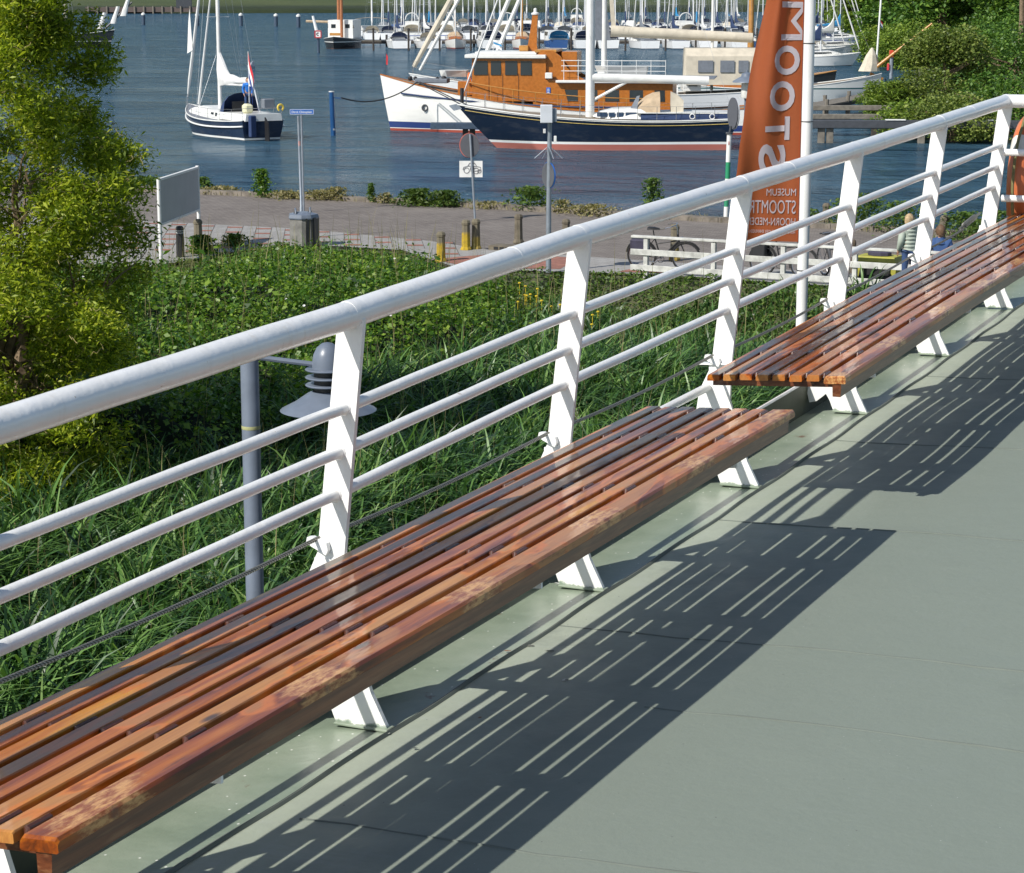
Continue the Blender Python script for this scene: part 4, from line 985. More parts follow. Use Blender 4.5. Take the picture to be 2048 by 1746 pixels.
# ================================================================ quay furniture
M_CONC = paint((.17, .145, .105), .95, .25, scale=5, bump=.4, name='bollard_concrete')
def twotone(a, b_, z, name):
    m = Nodes(name); c = m.coord(); gz = m.n('SeparateXYZ', {0: c}).outputs[2]; n1 = m.noise(c, 9, 4)
    f = m.ramp(m.math('ADD', gz, m.math('MULTIPLY', n1, .16)), [(z-.02, (0, 0, 0)), (z+.05, (1, 1, 1))])
    col = m.mix(m.ramp(n1, [(.45, (0, 0, 0)), (.7, (.45, .45, .45))]), m.mix(f, a, b_), (.09, .075, .05))
    return m.fin(col, .9, None, m.bump(n1, .4, .01))
M_YCONC = twotone((.44, .30, .02), (.165, .145, .10), .50, 'yellow_painted_concrete')
M_YCONC2 = twotone((.30, .22, .05), (.165, .145, .10), .38, 'worn_yellow_concrete')
def bollard(px, py, h_, mat, label, lean=0.0, rad=.115, grp='concrete bollards on the quay'):
    p = at(px, py, 1.32); t = thing('concrete_bollard', label, 'bollard', p, R(20), group=grp)
    b = MB(); b.lathe([(rad*1.28, 0), (rad*1.28, .04), (rad*1.0, .10), (rad*.88, h_-.13), (rad*1.0, h_-.12), (rad*1.02, h_-.07), (rad*.8, h_-.02), (rad*.45, h_), (.002, h_+.005)], (0, 0, 0), 8)
    if lean: b.xform(Matrix.Rotation(lean, 4, 'Y'))
    b.build('shaft', mat, t); return t
bollard(882, 524, .72, M_YCONC, 'short bollard half yellow, nearest the brambles, left of the pair')
bollard(932, 501, .76, M_YCONC, 'bollard with bright yellow lower half, left one of the close pair')
bollard(952, 499, .76, M_YCONC2, 'dull brown bollard, right one of the close pair at the round sign')
bollard(1037, 486, .74, M_CONC, 'bare brown bollard alone on the road left of the blue sign pole')
bollard(1132, 478, .52, M_CONC, 'bare brown bollard just right of the blue sign pole')
bollard(1349, 520, .86, M_YCONC2, 'bollard with yellowish foot behind the bicycle and white fence')
bollard(1652, 444, .52, M_CONC, 'grey bollard at the kerb right of the flagpole')
bollard(1880, 478, .62, M_CONC, 'leaning grey bollard above the man in blue', lean=R(12))
bollard(1706, 545, .75, paint((.10, .075, .05), .9, name='dark_oak'), 'thin dark post behind the fence left of the yellow crate', rad=.055, grp=None)
bollard(397, 496, .72, M_YCONC2, 'bollard with worn yellow foot behind the right notice board post')
p = at(361, 514, 1.34); t = thing('black_bollard', 'slim black bollard with two white rings in front of the notice board', 'bollard', p)
b = MB(); b.lathe([(.10, 0), (.095, .55), (.088, .57), (.088, .64), (.095, .66), (.095, .70), (.07, .74), (.002, .75)], (0, 0, 0), 6); b.build('shaft', M_BLACK, t)
for z in (.575, .625): b = MB(); b.lathe([(.0935, z), (.0945, z+.014)], (0, 0, 0), 6, False); b.build('white_ring', M_WHITE, t)
# drain block
p = at(1012, 500, 1.33); t = thing('drain_block', 'low concrete gully block with dark square holes on the road edge', 'drain', p, R(-28))
b = MB(); b.cbox((0, 0, .06), (.75, .45, .12), .01); b.build('block', M_CONC, t)
for i in range(3): b = MB(); b.box((-.16+i*.16, -.226, .06), (.12, .01, .07)); b.build('hole', M_BLACK, t)

# notice board
A, B_ = at(322, 524, 1.34), at(399, 489, 1.34); dirv = (B_-A); rz = math.atan2(dirv.y, dirv.x); Lb = dirv.length
t = thing('notice_board', 'blank back of a big white framed notice board on two posts', 'notice board', A, rz)
M_BOARD = paint((.40, .40, .41), .55, .06, scale=1.5, bump=.05, name='board_back')
for x in (0, Lb): b = MB(); b.tube([(x, 0, -.05), (x, 0, 1.97)], .045, 10); b.build('board_post', M_WHITE, t, smooth=True)
b = MB(); b.box((Lb/2, 0, 1.40), (Lb-.10, .05, 1.02)); b.build('panel', M_BOARD, t)
for z, zz_ in ((1.925, 0), (.875, 0)):
    b = MB(); b.box((Lb/2, -.0, z), (Lb-.08, .08, .05)); b.build('frame_rail', M_WHITE, t)
# litter bin
p = at(607, 491, 1.34); t = thing('litter_bin', 'grey concrete litter bin with dark hooded lid beside the name sign', 'litter bin', p, R(8))
M_BINC = paint((.24, .235, .22), .9, .22, scale=4, bump=.2, name='bin_concrete')
hexp = lambda s, z, o=0: [Vector((s*cos(R(a))*.385, s*sin(R(a))*.385, z)) for a in (-62, -10, 40, 95, 150, 208, 262)]
b = MB(); b.loft([hexp(.97, 0), hexp(1.0, .02), hexp(.97, .70), hexp(.90, .72)], True, True); b.build('body', M_BINC, t)
b = MB(); b.loft([hexp(1.03, .68), hexp(1.05, .71), hexp(.98, .79), hexp(.5, .84)], True, True); b.build('lid', M_LAMP, t)
b = MB(); b.prism([(.26, -.28, -.0), (.40, -.02, 0), (.40, -.02, .72), (.26, -.28, .72)], (-.05, .02, 0)); b.prism([(.05, -.39, 0), (.24, -.30, 0), (.24, -.30, .71), (.05, -.39, .71)], (0, .03, 0)); b.build('side_panel', M_LAMPD, t)
for a in (25, 200):
    b = MB(); b.torus((.2*cos(R(a)), .2*sin(R(a)), .78), .15, .025, 'X' , 12, 6, 0, pi); b.build('hood', M_LAMP, t)
    b = MB(); b.ball((.2*cos(R(a)), .2*sin(R(a)), .78), (.05, .13, .12), 10, 6); b.build('opening', M_BLACK, t)
# street name sign
p = at(607, 432, 1.33); p.y = 63.5; p.x = (606.5-1024)/4400*63.3; SY = p.y
t = thing('street_name_sign', 'blue street name plate with white lettering on a thin grey pole', 'street sign', p)
M_BLUE = paint((.02, .13, .48), .35, .03, name='sign_blue')
hb_ = CAMZ-SY*math.tan(PITCH+math.atan((223.5-873)/4400))-1.33
b = MB(); b.tube([(0, 0, 0), (-.02, 0, hb_-.05)], .028, 8); b.build('pole', M_GALV, t, smooth=True)
b = MB(); b.cbox((0, -.03, hb_), (.69, .025, .145), .006); b.build('plate', M_BLUE, t)
for q, d in (((0, -.045, hb_+.066), (.67, .004, .008)), ((0, -.045, hb_-.066), (.67, .004, .008)), ((-.336, -.045, hb_), (.008, .004, .13)), ((.336, -.045, hb_), (.008, .004, .13))):
    b = MB(); b.box(q, d); b.build('white_border', M_WHITE, t)
text_on('street_name', 'Dirck Chinaplein', .10, (lambda a, b_: Vector((a, -.046, hb_-.032+b_))), M_WHITE, t, cuts=0, fit=.58, world=False, align='C', bold=.0012)
p = at(601, 480, 1.34); p.y = 56.5; p.x = (601.5-1024)/4400*56.3+.0
t = thing('plain_pole', 'thin grey pole with a small sticker standing behind the litter bin', 'pole', p)
hp = CAMZ-56.5*math.tan(PITCH+math.atan((232-873)/4400))-1.34
b = MB(); b.tube([(0, 0, 0), (0, 0, .8), (0, 0, .82), (-.035, 0, hp)], [.045, .045, .032, .030], 8); b.build('pole', M_GALV, t, smooth=True)
b = MB(); b.lathe([(.034, 0), (.034, .12)], (-.02, 0, hp-.75), 8, False); b.build('sticker', paint((.55, .30, .28), .6), t)
# round sign with picture plate
p = at(948, 441, 1.33); t = thing('traffic_sign', 'grey back of a round traffic sign above a white plate with a vehicle drawing', 'traffic sign', p, R(0))
s_ = 1/ppm(p+Vector((0, 0, 1)))
m = Nodes('sign_back_grey'); M_SBACK = paint((.10, .105, .12), .5, .05, name='sign_back_grey')
b = MB(); b.tube([(.03, 0, 0), (-.10, 0, 2.38)], .030, 8); b.build('pole', M_GALV, t, smooth=True)
def disc(cx_, cz_, rx, rz_, yoff, th, name, mat, tt, seg=28):
    b = MB(); b.prism([(cx_+rx*cos(2*pi*k/seg), yoff, cz_+rz_*sin(2*pi*k/seg)) for k in range(seg)], (0, th, 0)); return b.build(name, mat, tt)
disc(-.115, 2.07, .262, .325, .036, .02, 'sign_disc', M_SBACK, t); disc(-.125, 2.07, .275, .34, .058, .01, 'red_rim', paint((.5, .13, .10), .5), t)
b = MB(); b.box((-.08, .03, 1.42), (.64, .012, .45)); b.build('picture_plate', M_WHITE, t)
M_INK = paint((.25, .25, .26), .8, name='ink_grey')
b = MB()
def arc(cx_, cz_, r0, a0, a1, n=10): return [(cx_+r0*cos(lerp(a0, a1, k/n)), .020, cz_+r0*sin(lerp(a0, a1, k/n))) for k in range(n+1)]
for P_ in (arc(-.20, 1.38, .075, 0, 2*pi), arc(.06, 1.37, .08, 0, 2*pi), [(-.30, .02, 1.40), (-.28, .02, 1.47), (-.17, .02, 1.50), (-.12, .02, 1.58), (.02, .02, 1.585), (.08, .02, 1.49), (.18, .02, 1.47), (.20, .02, 1.38), (-.02, .02, 1.36), (-.10, .02, 1.37)], arc(-.05, 1.43, .05, 0, 2*pi), [(-.15, .02, 1.50), (.06, .02, 1.49)], arc(.15, 1.36, .05, 0, 2*pi)):
    b.tube(P_, .011, 4)
b.build('vehicle_drawing', M_INK, t)
disc(-.08, 1.42, .02, .02, .022, .004, 'bolt', M_GALV, t, 8)
# blue sign pole with white box
p = at(1097, 545, 1.34); Yp = p.y
t = thing('camera_pole', 'tall galvanised pole with a white box, spiked collar and blue round sign', 'pole', p)
Zy = lambda y, Y=Yp: CAMZ-Y*math.tan(PITCH+math.atan((y-873)/4400))-1.34
K1 = 1/88.5
b = MB(); b.tube([(0, 0, 0), (0, 0, Zy(430)), (.02, 0, Zy(215))], [.062, .058, .045], 10); b.build('pole', M_GALV, t, smooth=True)
b = MB(); b.cbox((-.06, -.14, Zy(227)), (.27, .16, .40), .012); b.build('box', paint((.62, .65, .70), .4, .05), t)
b = MB(); b.cbox((.12, -.05, Zy(230)), (.10, .2, .30), .01); b.build('box_mount', M_GALV, t)
b = MB(); b.cbox((-.10, -.03, Zy(262)), (.06, .08, .10), .01); b.build('camera_head', paint((.7, .7, .7), .4), t)
b = MB(); b.cbox((.14, -.02, Zy(278)), (.06, .05, .14), .006); b.build('junction_box', M_WHITE, t)
for k in range(8):
    a = k*pi/4+.3; b = MB(); b.tube([(.05*cos(a), .05*sin(a), Zy(295)), (.34*cos(a), .34*sin(a), Zy(316))], .007, 4); b.build('spike', M_GALV, t)
sd1 = disc(0, 0, .30, .30, -.09, .02, 'blue_sign', M_BLUE, t); sd1.location = (-.07, 0, Zy(351)); sd1.rotation_euler = (0, 0, R(118))
q = disc(0, 0, .285, .285, -.068, .012, 'sign_back', M_SBACK, t); q.location = (-.07, 0, Zy(351)); q.rotation_euler = (0, 0, R(118))
# green and white pole with mirror-like board, and the park lamp behind it
p = at(1451, 441, 1.33); t = thing('harbour_marker_pole', 'white pole with green bands at the water edge left of the banner', 'marker pole', p)
m = Nodes('green_white_bands'); gz = m.n('SeparateXYZ', {0: m.coord()}).outputs[2]
M_GW = m.fin(m.ramp(m.math('DIVIDE', gz, 2.6), [(0, (.75, .75, .72)), (.145, (.03, .25, .13)), (.30, (.75, .75, .72)), (.445, (.02, .26, .12)), (.62, (.75, .75, .72))], 'CONSTANT'), .5)
b = MB(); b.tube([(0, 0, -.3), (.06, 0, 2.40)], .066, 12); b.build('pole', M_GW, t, smooth=True)
b = MB(); b.lathe([(.10, 0), (.10, .05)], (.06, 0, 2.38), 10); b.build('collar', M_DARKM, t)
for z in (.0, .035, .07): b = MB(); b.box((.045, -.068, 2.10+z), (.045, .006, .016)); b.build('red_mark', paint((.45, .1, .08), .6), t)
b = MB(); b.tube([(.06, 0, 2.4), (.10, .02, 2.6)], .03, 6); b.build('bracket', M_DARKM, t)
q = disc(0, 0, .30, .43, -.02, .04, 'board', M_SBACK, t); q.location = (.15, 0, 2.95); q.rotation_euler = (0, 0, R(-68))
q = disc(0, 0, .315, .445, .018, .03, 'board_face', paint((.55, .57, .6), .4), t); q.location = (.15, 0, 2.95); q.rotation_euler = (0, 0, R(-68))
p = Vector((6.75, 64.0, 1.33)); t = thing('park_lamp', 'grey park lamp with wide pointed hat left of the banner top', 'street lamp', p)
zt_ = CAMZ-64*math.tan(PITCH+math.atan((140-873)/4400))-1.33
b = MB(); b.lathe([(.07, 0), (.06, zt_-.85), (.08, zt_-.80)], (0, 0, 0), 12); b.build('pole', M_LAMP, t, smooth=True)
b = MB(); b.lathe([(.15, zt_-.80), (.17, zt_-.74), (.15, zt_-.32)], (0, 0, 0), 16); b.build('lantern', M_GLASS, t, smooth=True)
b = MB(); b.lathe([(.42, zt_-.35), (.40, zt_-.31), (.17, zt_-.18), (.15, zt_-.10), (.03, zt_-.06), (.02, zt_)], (0, 0, 0), 24); b.build('hat', M_LAMP, t, smooth=True)

# white fence in front of the bicycles
M_FENCE = paint((.62, .62, .58), .7, .2, scale=5, bump=.2, name='fence_white')
fa, fb = Vector((3.0, 49.0, 1.18)), Vector((12.2, 44.3, 1.18)); dv = (fb-fa); Lf = dv.length; rzf = math.atan2(dv.y, dv.x)
t = thing('white_fence', 'white three-rail timber fence between the grass and the parked bicycles', 'fence', fa, rzf)
for i in range(7):
    b = MB(); b.cbox((i*1.62, 0, .48), (.10, .10, 1.0), .008); b.build('fence_post', M_FENCE, t)
b = MB(); b.cbox((Lf/2-.1, 0, 1.02), (Lf+.5, .15, .055), .008); b.build('top_board', M_FENCE, t)
for z in (.68, .33): b = MB(); b.cbox((Lf/2-.1, -.068, z), (Lf+.5, .035, .135), .006); b.build('fence_board', M_FENCE, t)

# bicycles
M_TYRE = paint((.02, .02, .02), .8, name='tyre'); M_CHROME = paint((.5, .5, .52), .25, metal=.8, name='bike_chrome')
def bicycle(loc, rz, label, fmat, pannier=None, lean=0.0):
    t = thing('bicycle', label, 'bicycle', loc, rz, None)
    for x in (-.53, .53):
        b = MB(); b.torus((x, 0, .34), .33, .022, 'Y', 28, 6); wv = b.build('wheel', M_TYRE, t, smooth=True)
        b = MB(); b.torus((x, 0, .34), .305, .010, 'Y', 24, 4)
        for k in range(14):
            a = k*pi/7; b.tube([(x+.02*cos(a+.5), .02*(-1)**k, .34+.02*sin(a+.5)), (x+.30*cos(a), 0, .34+.30*sin(a))], .0022, 3, False)
        b.build('spokes', M_CHROME, wv)
        b = MB(); b.torus((x, 0, .34), .365, .022, 'Y', 14, 5, R(-10) if x < 0 else R(30), R(170) if x < 0 else R(200), .5); b.build('mudguard', fmat, t)
    b = MB(); bbk = (-.07, 0, .29); st = (-.22, 0, .80); hd = (.34, 0, .86); hd2 = (.37, 0, .72)
    for a, c_, r0 in (((-.53, 0, .34), bbk, .012), ((-.53, 0, .34), (-.20, 0, .74), .010), (bbk, st, .017), (bbk, hd2, .020), ((-.17, 0, .62), hd2, .016), (hd, hd2, .022), (hd2, (.45, 0, .55), .016), ((.45, 0, .55), (.53, 0, .34), .013)): b.tube([a, c_], r0, 7)
    b.build('frame', fmat, t, smooth=True)
    b = MB(); b.tube([st, (-.24, 0, .93)], .013, 6); b.loft([[(-.36, y, .95+z) for y, z in ((-.09, 0), (.09, 0), (.07, .05), (-.07, .05))], [(-.22, y, .95+z) for y, z in ((-.06, 0), (.06, 0), (.05, .05), (-.05, .05))], [(-.08, y, .95+z) for y, z in ((-.02, 0), (.02, 0), (.015, .03), (-.015, .03))]], True, True); b.build('saddle', M_BLACK, t)
    b = MB(); b.tube([hd, (.33, 0, 1.0), (.30, 0, 1.06)], .014, 6); b.tube([(.12, -.29, 1.04), (.26, -.24, 1.07), (.31, 0, 1.07), (.26, .24, 1.07), (.12, .29, 1.04)], .012, 6); b.build('handlebar', M_CHROME, t, smooth=True)
    for y in (-.29, .29): b = MB(); b.tube([(.02, y, 1.035), (.14, y, 1.045)], .018, 6); b.build('grip', M_BLACK, t)
    b = MB(); b.tube([(bbk[0]-.12, -.09, .22), (bbk[0], -.09, .29), (bbk[0]+.12, .09, .36)], .009, 5); b.box((bbk[0]-.12, -.13, .22), (.09, .07, .02)); b.box((bbk[0]+.12, .13, .36), (.09, .07, .02)); b.build('crank', M_CHROME, t)
    b = MB(); b.torus((bbk[0], -.05, .29), .09, .008, 'Y', 14, 4); b.build('chainring', M_DARKM, t)
    b = MB(); b.box((-.55, 0, .74), (.40, .13, .015)); b.tube([(-.7, .05, .74), (-.53, .05, .36)], .006, 4); b.tube([(-.7, -.05, .74), (-.53, -.05, .36)], .006, 4); b.build('carrier', M_DARKM, t)
    b = MB(); b.ball((.44, 0, .78), (.04, .04, .035), 8, 5); b.build('headlight', M_CHROME, t)
    if pannier:
        for y in (-.13, .13): b = MB(); b.cbox((-.56, y, .58), (.36, .13, .32), .03); b.build('pannier', pannier, t)
    t.rotation_euler = (lean, 0, rz); return t
M_PAN = paint((.055, .05, .085), .8, .2, name='pannier_fabric')
p = at(1330, 545, 1.34); bicycle((p.x, p.y+.3, 1.34), R(-22), 'dark city bicycle with purple-grey saddlebags behind the left end of the white fence', M_BLACK, M_PAN, R(6))
p = at(1560, 560, 1.34); bicycle((p.x+.1, p.y+.45, 1.34), R(-38), 'black bicycle with large black bags leaning behind the fence left of the flagpole', M_BLACK, M_BLACK, R(-5))
p = at(1655, 562, 1.34); bicycle((p.x+.2, p.y+.45, 1.34), R(-75), 'dark bicycle seen end-on behind the fence right of the flagpole', M_DARKM, None, R(4))
p = at(1592, 520, 1.9)
# yellow box trailer
p = at(1765, 578, 1.34); t = thing('bicycle_trailer', 'yellow-green box trailer with dark cloth cover behind the white fence', 'trailer', (p.x, p.y+.5, 1.34), R(-28))
M_YEL = paint((.42, .40, .06), .6, .15, name='yellow_green_fabric')
b = MB(); b.loft([[(-.45, -.3, .12), (.45, -.3, .12), (.45, .3, .12), (-.45, .3, .12)], [(-.48, -.32, .50), (.48, -.32, .50), (.48, .32, .50), (-.48, .32, .50)], [(-.42, -.28, .66), (.42, -.28, .66), (.42, .28, .66), (-.42, .28, .66)]], True, True); b.build('body', M_YEL, t)
b = MB(); b.loft([[(x, -.335, z) for x, z in ((-.36, .16), (.34, .16), (.36, .46), (-.30, .50))], [(x, -.35, z) for x, z in ((-.33, .19), (.31, .19), (.33, .43), (-.27, .47))]], True, True); b.build('side_cover', M_BLACK, t)
b = MB(); b.torus((.15, -.38, .24), .22, .02, 'Y', 20, 6); b.build('wheel', M_TYRE, t)
b = MB(); b.ball((.0, 0, .70), (.28, .2, .10), 10, 5); b.build('folded_cover', M_PAN, t)
b = MB(); b.tube([(.5, 0, .6), (.62, 0, .8), (.55, 0, 1.0)], .015, 6); b.build('push_bar', M_DARKM, t)

# ================================================================ people
M_SKIN = paint((.48, .27, .18), .55, .05, name='skin'); M_JEAN = paint((.035, .07, .17), .85, .1, name='jeans'); M_SHOE = paint((.05, .045, .045), .7, name='shoe')
M_MINT = paint((.40, .45, .38), .75, .06, bump=.3, name='quilted_jacket'); M_BJACK = paint((.035, .085, .22), .8, .1, bump=.3, scale=9, name='blue_jacket')
M_BLOND = paint((.50, .36, .20), .7, .25, scale=20, bump=.6, name='blond_hair'); M_BRNH = paint((.15, .085, .045), .7, .25, scale=20, bump=.6, name='brown_hair'); M_SHIRT = paint((.015, .16, .55), .75, .1, name='bright_blue_shirt')
def skin(name, vs, es, mat, parent, sub=2):
    me = bpy.data.meshes.new(name); me.from_pydata([v[:3] for v in vs], es, []); o = bpy.data.objects.new(name, me); COL.objects.link(o); o.parent = parent
    md = o.modifiers.new('Skin', 'SKIN'); md.use_smooth_shade = True
    me.materials.append(mat)
    sv = me.skin_vertices[0].data if me.skin_vertices else None
    if sv is None:
        bm = bmesh.new(); bm.from_mesh(me); bm.verts.layers.skin.verify(); bm.to_mesh(me); bm.free(); sv = me.skin_vertices[0].data
    for i, v in enumerate(vs):
        r_ = v[3]; sv[i].radius = r_ if isinstance(r_, tuple) else (r_, r_)
    sv[0].use_root = True
    s2 = o.modifiers.new('Subsurf', 'SUBSURF'); s2.levels = sub; s2.render_levels = sub
    return o
def head_mesh(c, h, parent_mb):
    """head with brow, nose, mouth, ears; looking towards -Y"""
    prof = []
    for i in range(13):
        a = -pi/2+pi*i/12; k = cos(a); z = sin(a); w_ = .074*k*(1 if z > 0 else 1-.22*(-z)); 
        ring = []
        for j in range(16):
            q = 2*pi*j/16; x = w_*cos(q); y = .095*k*sin(q)*(1.0)
            fr = max(0, -sin(q))**3
            if -.35 < z < .1: y -= .012*fr*(1-abs(z+.1)*2)*max(0, 1-abs(cos(q))*5)*1.6
            if .08 < z < .25: y += .006*fr*(1 if abs(abs(cos(q))-.35) < .2 else 0)
            ring.append(c+Vector((x, y, z*.118)))
        prof.append(ring)
    parent_mb.loft(prof, True, True)
def person(loc, rz, label, jacket, hair, legs=M_JEAN, pose='stand', ht=1.66, long_hair=.0, hipjacket=.0, headturn=0.0, arms=None):
    t = thing('person', label, 'person', loc, rz); s = ht/1.70
    hipz = .92 if pose == 'stand' else .46
    S_ = lambda v: (v[0]*s, v[1]*s, v[2]*s if pose == 'stand' else v[2]*s, v[3])
    # one connected body: pelvis(0) spine chest neck head, arms, legs
    if pose == 'stand':
        leg = lambda sx: [(sx*.095, 0, hipz-.05, .075), (sx*.105, -.015, .50, .052), (sx*.11, .02, .10, .036), (sx*.115, -.12, .035, .034)]
    else:
        leg = lambda sx: [(sx*.10, -.03, hipz+.02, .080), (sx*.13, -.42, hipz+.03, .058), (sx*.13, -.44, .10, .040), (sx*.13, -.56, .04, .036)]
    tz = hipz+.02; fw = -.02 if pose == 'stand' else -.05
    body = [(0, 0, tz, (.13, .10)), (0, fw*.5, tz+.20, (.12, .09)), (0, fw, tz+.42, (.15, .10)), (0, fw, tz+.50, .055), (0, fw-.01, tz+.56, .052)]
    es = [(0, 1), (1, 2), (2, 3), (3, 4)]
    ar = arms or {-1: [(-.17, fw, tz+.43, .052), (-.24, fw+.02, tz+.18, .042), (-.20, fw-.12, tz-.03, .032)], 1: [(.17, fw, tz+.43, .052), (.24, fw+.02, tz+.18, .042), (.20, fw-.12, tz-.03, .032)]}
    for sx in (-1, 1):
        b0 = len(body); body += ar[sx]; es += [(2, b0), (b0, b0+1), (b0+1, b0+2)]
        w0 = Vector(ar[sx][2][:3]); e0 = Vector(ar[sx][1][:3]); d0 = (w0-e0).normalized(); sd0 = d0.cross(Vector((sx, 0, 0))).normalized()
        pb = len(body); body.append((*(w0+d0*.05), .026)); es.append((b0+2, pb))
        for k_ in range(4):
            off = Vector((0, 0, 0))+sd0*((k_-1.5)*.017); L_ = (.065, .078, .074, .058)[k_]
            f0 = w0+d0*.085+off; f1 = f0+d0*L_*.5; f2 = f1+(d0*.8+Vector((-sx*.4, 0, 0)))*L_*.5
            i0 = len(body); body += [(*f0, .0092), (*f1, .0085), (*f2, .007)]; es += [(pb, i0), (i0, i0+1), (i0+1, i0+2)]
        i0 = len(body); th0 = w0+d0*.03-sd0*.032; body += [(*th0, .011), (*(th0+d0*.045-sd0*.01), .009)]; es += [(b0+2, i0), (i0, i0+1)]
        l0 = len(body); body += leg(sx); es += [(0, l0), (l0, l0+1), (l0+1, l0+2), (l0+2, l0+3)]
    skin('body', [S_(v) for v in body], es, M_SKIN, t)
    b = MB(); c = Vector((0, fw-.015, tz+.645))*s; head_mesh(Vector((0, 0, 0)), 0, b)
    for sx in (-1, 1): b.ball((sx*.076, .005, -.005), (.012, .02, .03), 6, 4)
    b.tube([(-.022, -.092, -.062), (0, -.097, -.064), (.022, -.092, -.062)], .0045, 4)
    b.xform(Matrix.Translation(c) @ Matrix.Rotation(headturn, 4, 'Z')); b.build('head', M_SKIN, t, smooth=True)
    b = MB(); rings = []
    for i in range(9):
        a = -.55+(pi/2+.55)*i/8; k = cos(a); rings.append([Vector(((.100+.009*sin(j*3.3+i))*k*cos(2*pi*j/16), .016+(.118+.009*cos(j*2.3+i*2))*k*sin(2*pi*j/16) if sin(2*pi*j/16) > -.3 or a > .6 else -.045*k, sin(a)*.140+.010-(long_hair if i == 0 and sin(2*pi*j/16) > -.2 else 0))) for j in range(16)])
    b.loft(rings, True, True); b.xform(Matrix.Translation(c) @ Matrix.Rotation(headturn, 4, 'Z')); b.build('hair', hair, t, smooth=True)
    for e_ in (-.027, .027):
        b = MB(); b.ball((e_, -.083, .006), (.011, .008, .008), 8, 5); b.xform(Matrix.Translation(c) @ Matrix.Rotation(headturn, 4, 'Z')); b.build('eye', M_WHITE, t)
    g = lambda r_, k: (r_[0]+k, r_[1]+k) if isinstance(r_, tuple) else r_+k
    jk = [(0, 0, tz-.10*hipjacket-.02, (.155+.02*hipjacket, .125)), (0, fw*.5, tz+.20, (.14, .12)), (0, fw, tz+.42, (.18, .13)), (0, fw+.005, tz+.52, .088)]
    je = [(0, 1), (1, 2), (2, 3)]
    for sx in (-1, 1):
        b0 = len(jk); jk += [(ar[sx][0][0]*1.05, ar[sx][0][1], ar[sx][0][2], .092), (*ar[sx][1][:3], .072), (*ar[sx][2][:3], .050)]; je += [(2, b0), (b0, b0+1), (b0+1, b0+2)]
    skin('jacket', [S_(v) for v in jk], je, jacket, t)
    b = MB(); b.lathe([(.150, 0), (.125, .05), (.092, .10), (.086, .135), (.075, .13)], (0, fw*s, (tz+.40)*s), 16); b.xform(Matrix.Diagonal((1.05, .95, 1, 1))); b.build('collar', jacket, t, smooth=True)
    tr_ = [(0, 0, tz, (.14, .11))]; te = []
    for sx in (-1, 1):
        l0 = len(tr_); L_ = leg(sx); tr_ += [(*L_[0][:3], .092), (*L_[1][:3], .068), (*L_[2][:3], .055)]; te += [(0, l0), (l0, l0+1), (l0+1, l0+2)]
        b = MB(); f_ = Vector(L_[3][:3])*s; a_ = Vector(L_[2][:3])*s
        b.loft([[Vector((a_.x+x*.045, a_.y+.05*1-.0+y, z)) for x, y, z in ((-1, 0, .0), (1, 0, .0), (1, 0, .09), (-1, 0, .09))], [Vector((a_.x+x*.05, a_.y-.08, z)) for x, z in ((-1, 0), (1, 0), (.8, .08), (-.8, .08))], [Vector((f_.x+x*.04, f_.y-.05, z)) for x, z in ((-1, 0), (1, 0), (.7, .045), (-.7, .045))]], True, True); b.build('shoe', M_SHOE, t, smooth=True)
    skin('trousers', [S_(v) for v in tr_], te, legs, t)
    return t
p = at(1822, 588, 1.34); pw = person((p.x, p.y+.35, 1.34), R(180+25), 'woman with short blond hair in a pale green quilted jacket, seen from behind', M_MINT, M_BLOND, ht=1.62, long_hair=.03, hipjacket=1.0, headturn=R(-55))
pp = t = pw
for k in range(6):
    z = 1.62/1.7*(.90+k*.085); b = MB(); b.lathe([(.150, 0), (.168, .035), (.150, .07)], (0, -.01, z), 20, False); b.xform(Matrix.Diagonal((1, .82, 1, 1))); b.build('quilted_band', M_MINT, pw, smooth=True)
b = MB(); b.ball((0, .06, 1.62/1.7*1.47), (.13, .09, .07), 12, 6); b.build('hood', M_MINT, pw, smooth=True)
p = at(1886, 580, 1.34); person((p.x, p.y+.5, 1.34), R(180-8), 'man with brown hair in a dark blue jacket sitting with his back to the ship', M_BJACK, M_BRNH, pose='sit', ht=1.80, long_hair=.02, headturn=R(20))
t = thing('quay_bench', 'simple grey timber bench the man in blue sits on', 'bench', (p.x, p.y+.65, 1.34), R(-8))
b = MB(); b.cbox((0, 0, .40), (1.5, .38, .05), .01); b.build('seat', M_PLANK, t)
for x in (-.6, .6): b = MB(); b.cbox((x, 0, .19), (.08, .34, .38), .01); b.build('leg', M_PLANK, t)
# ================================================================ boats
def hullmat(name, bands, rough=.25, sheen=None):
    """painted bands by height above the water: [(top z, colour), ...]"""
    m = Nodes(name); gz = m.n('SeparateXYZ', {0: m.coord()}).outputs[2]
    f = m.math('DIVIDE', m.math('ADD', gz, 1.0), 5.0); st = []; prev = -1.0
    for z, c in bands: st.append((min(.999, max(0, (prev+1)/5.0)), c)); prev = z
    n1 = m.noise(m.coord(scale=(.6, .6, 2)), 2.0, 4)
    col = m.mix(m.ramp(n1, [(.5, (0, 0, 0)), (.85, (.14, .14, .14))]), m.ramp(f, st, 'CONSTANT'), (.22, .21, .19))
    return m.fin(col, rough)
RED = (.36, .075, .05); NAVY = (.007, .015, .034); WHT = (.76, .76, .73)
H_NAVY = hullmat('navy_hull', [(.07, (.40, .15, .12)), (.28, (.42, .14, .11)), (.40, (.75, .75, .73)), (9, NAVY)])
H_NAVY2 = hullmat('navy_hull_white_boot', [(.03, (.05, .06, .08)), (.12, WHT), (9, (.010, .024, .058))])
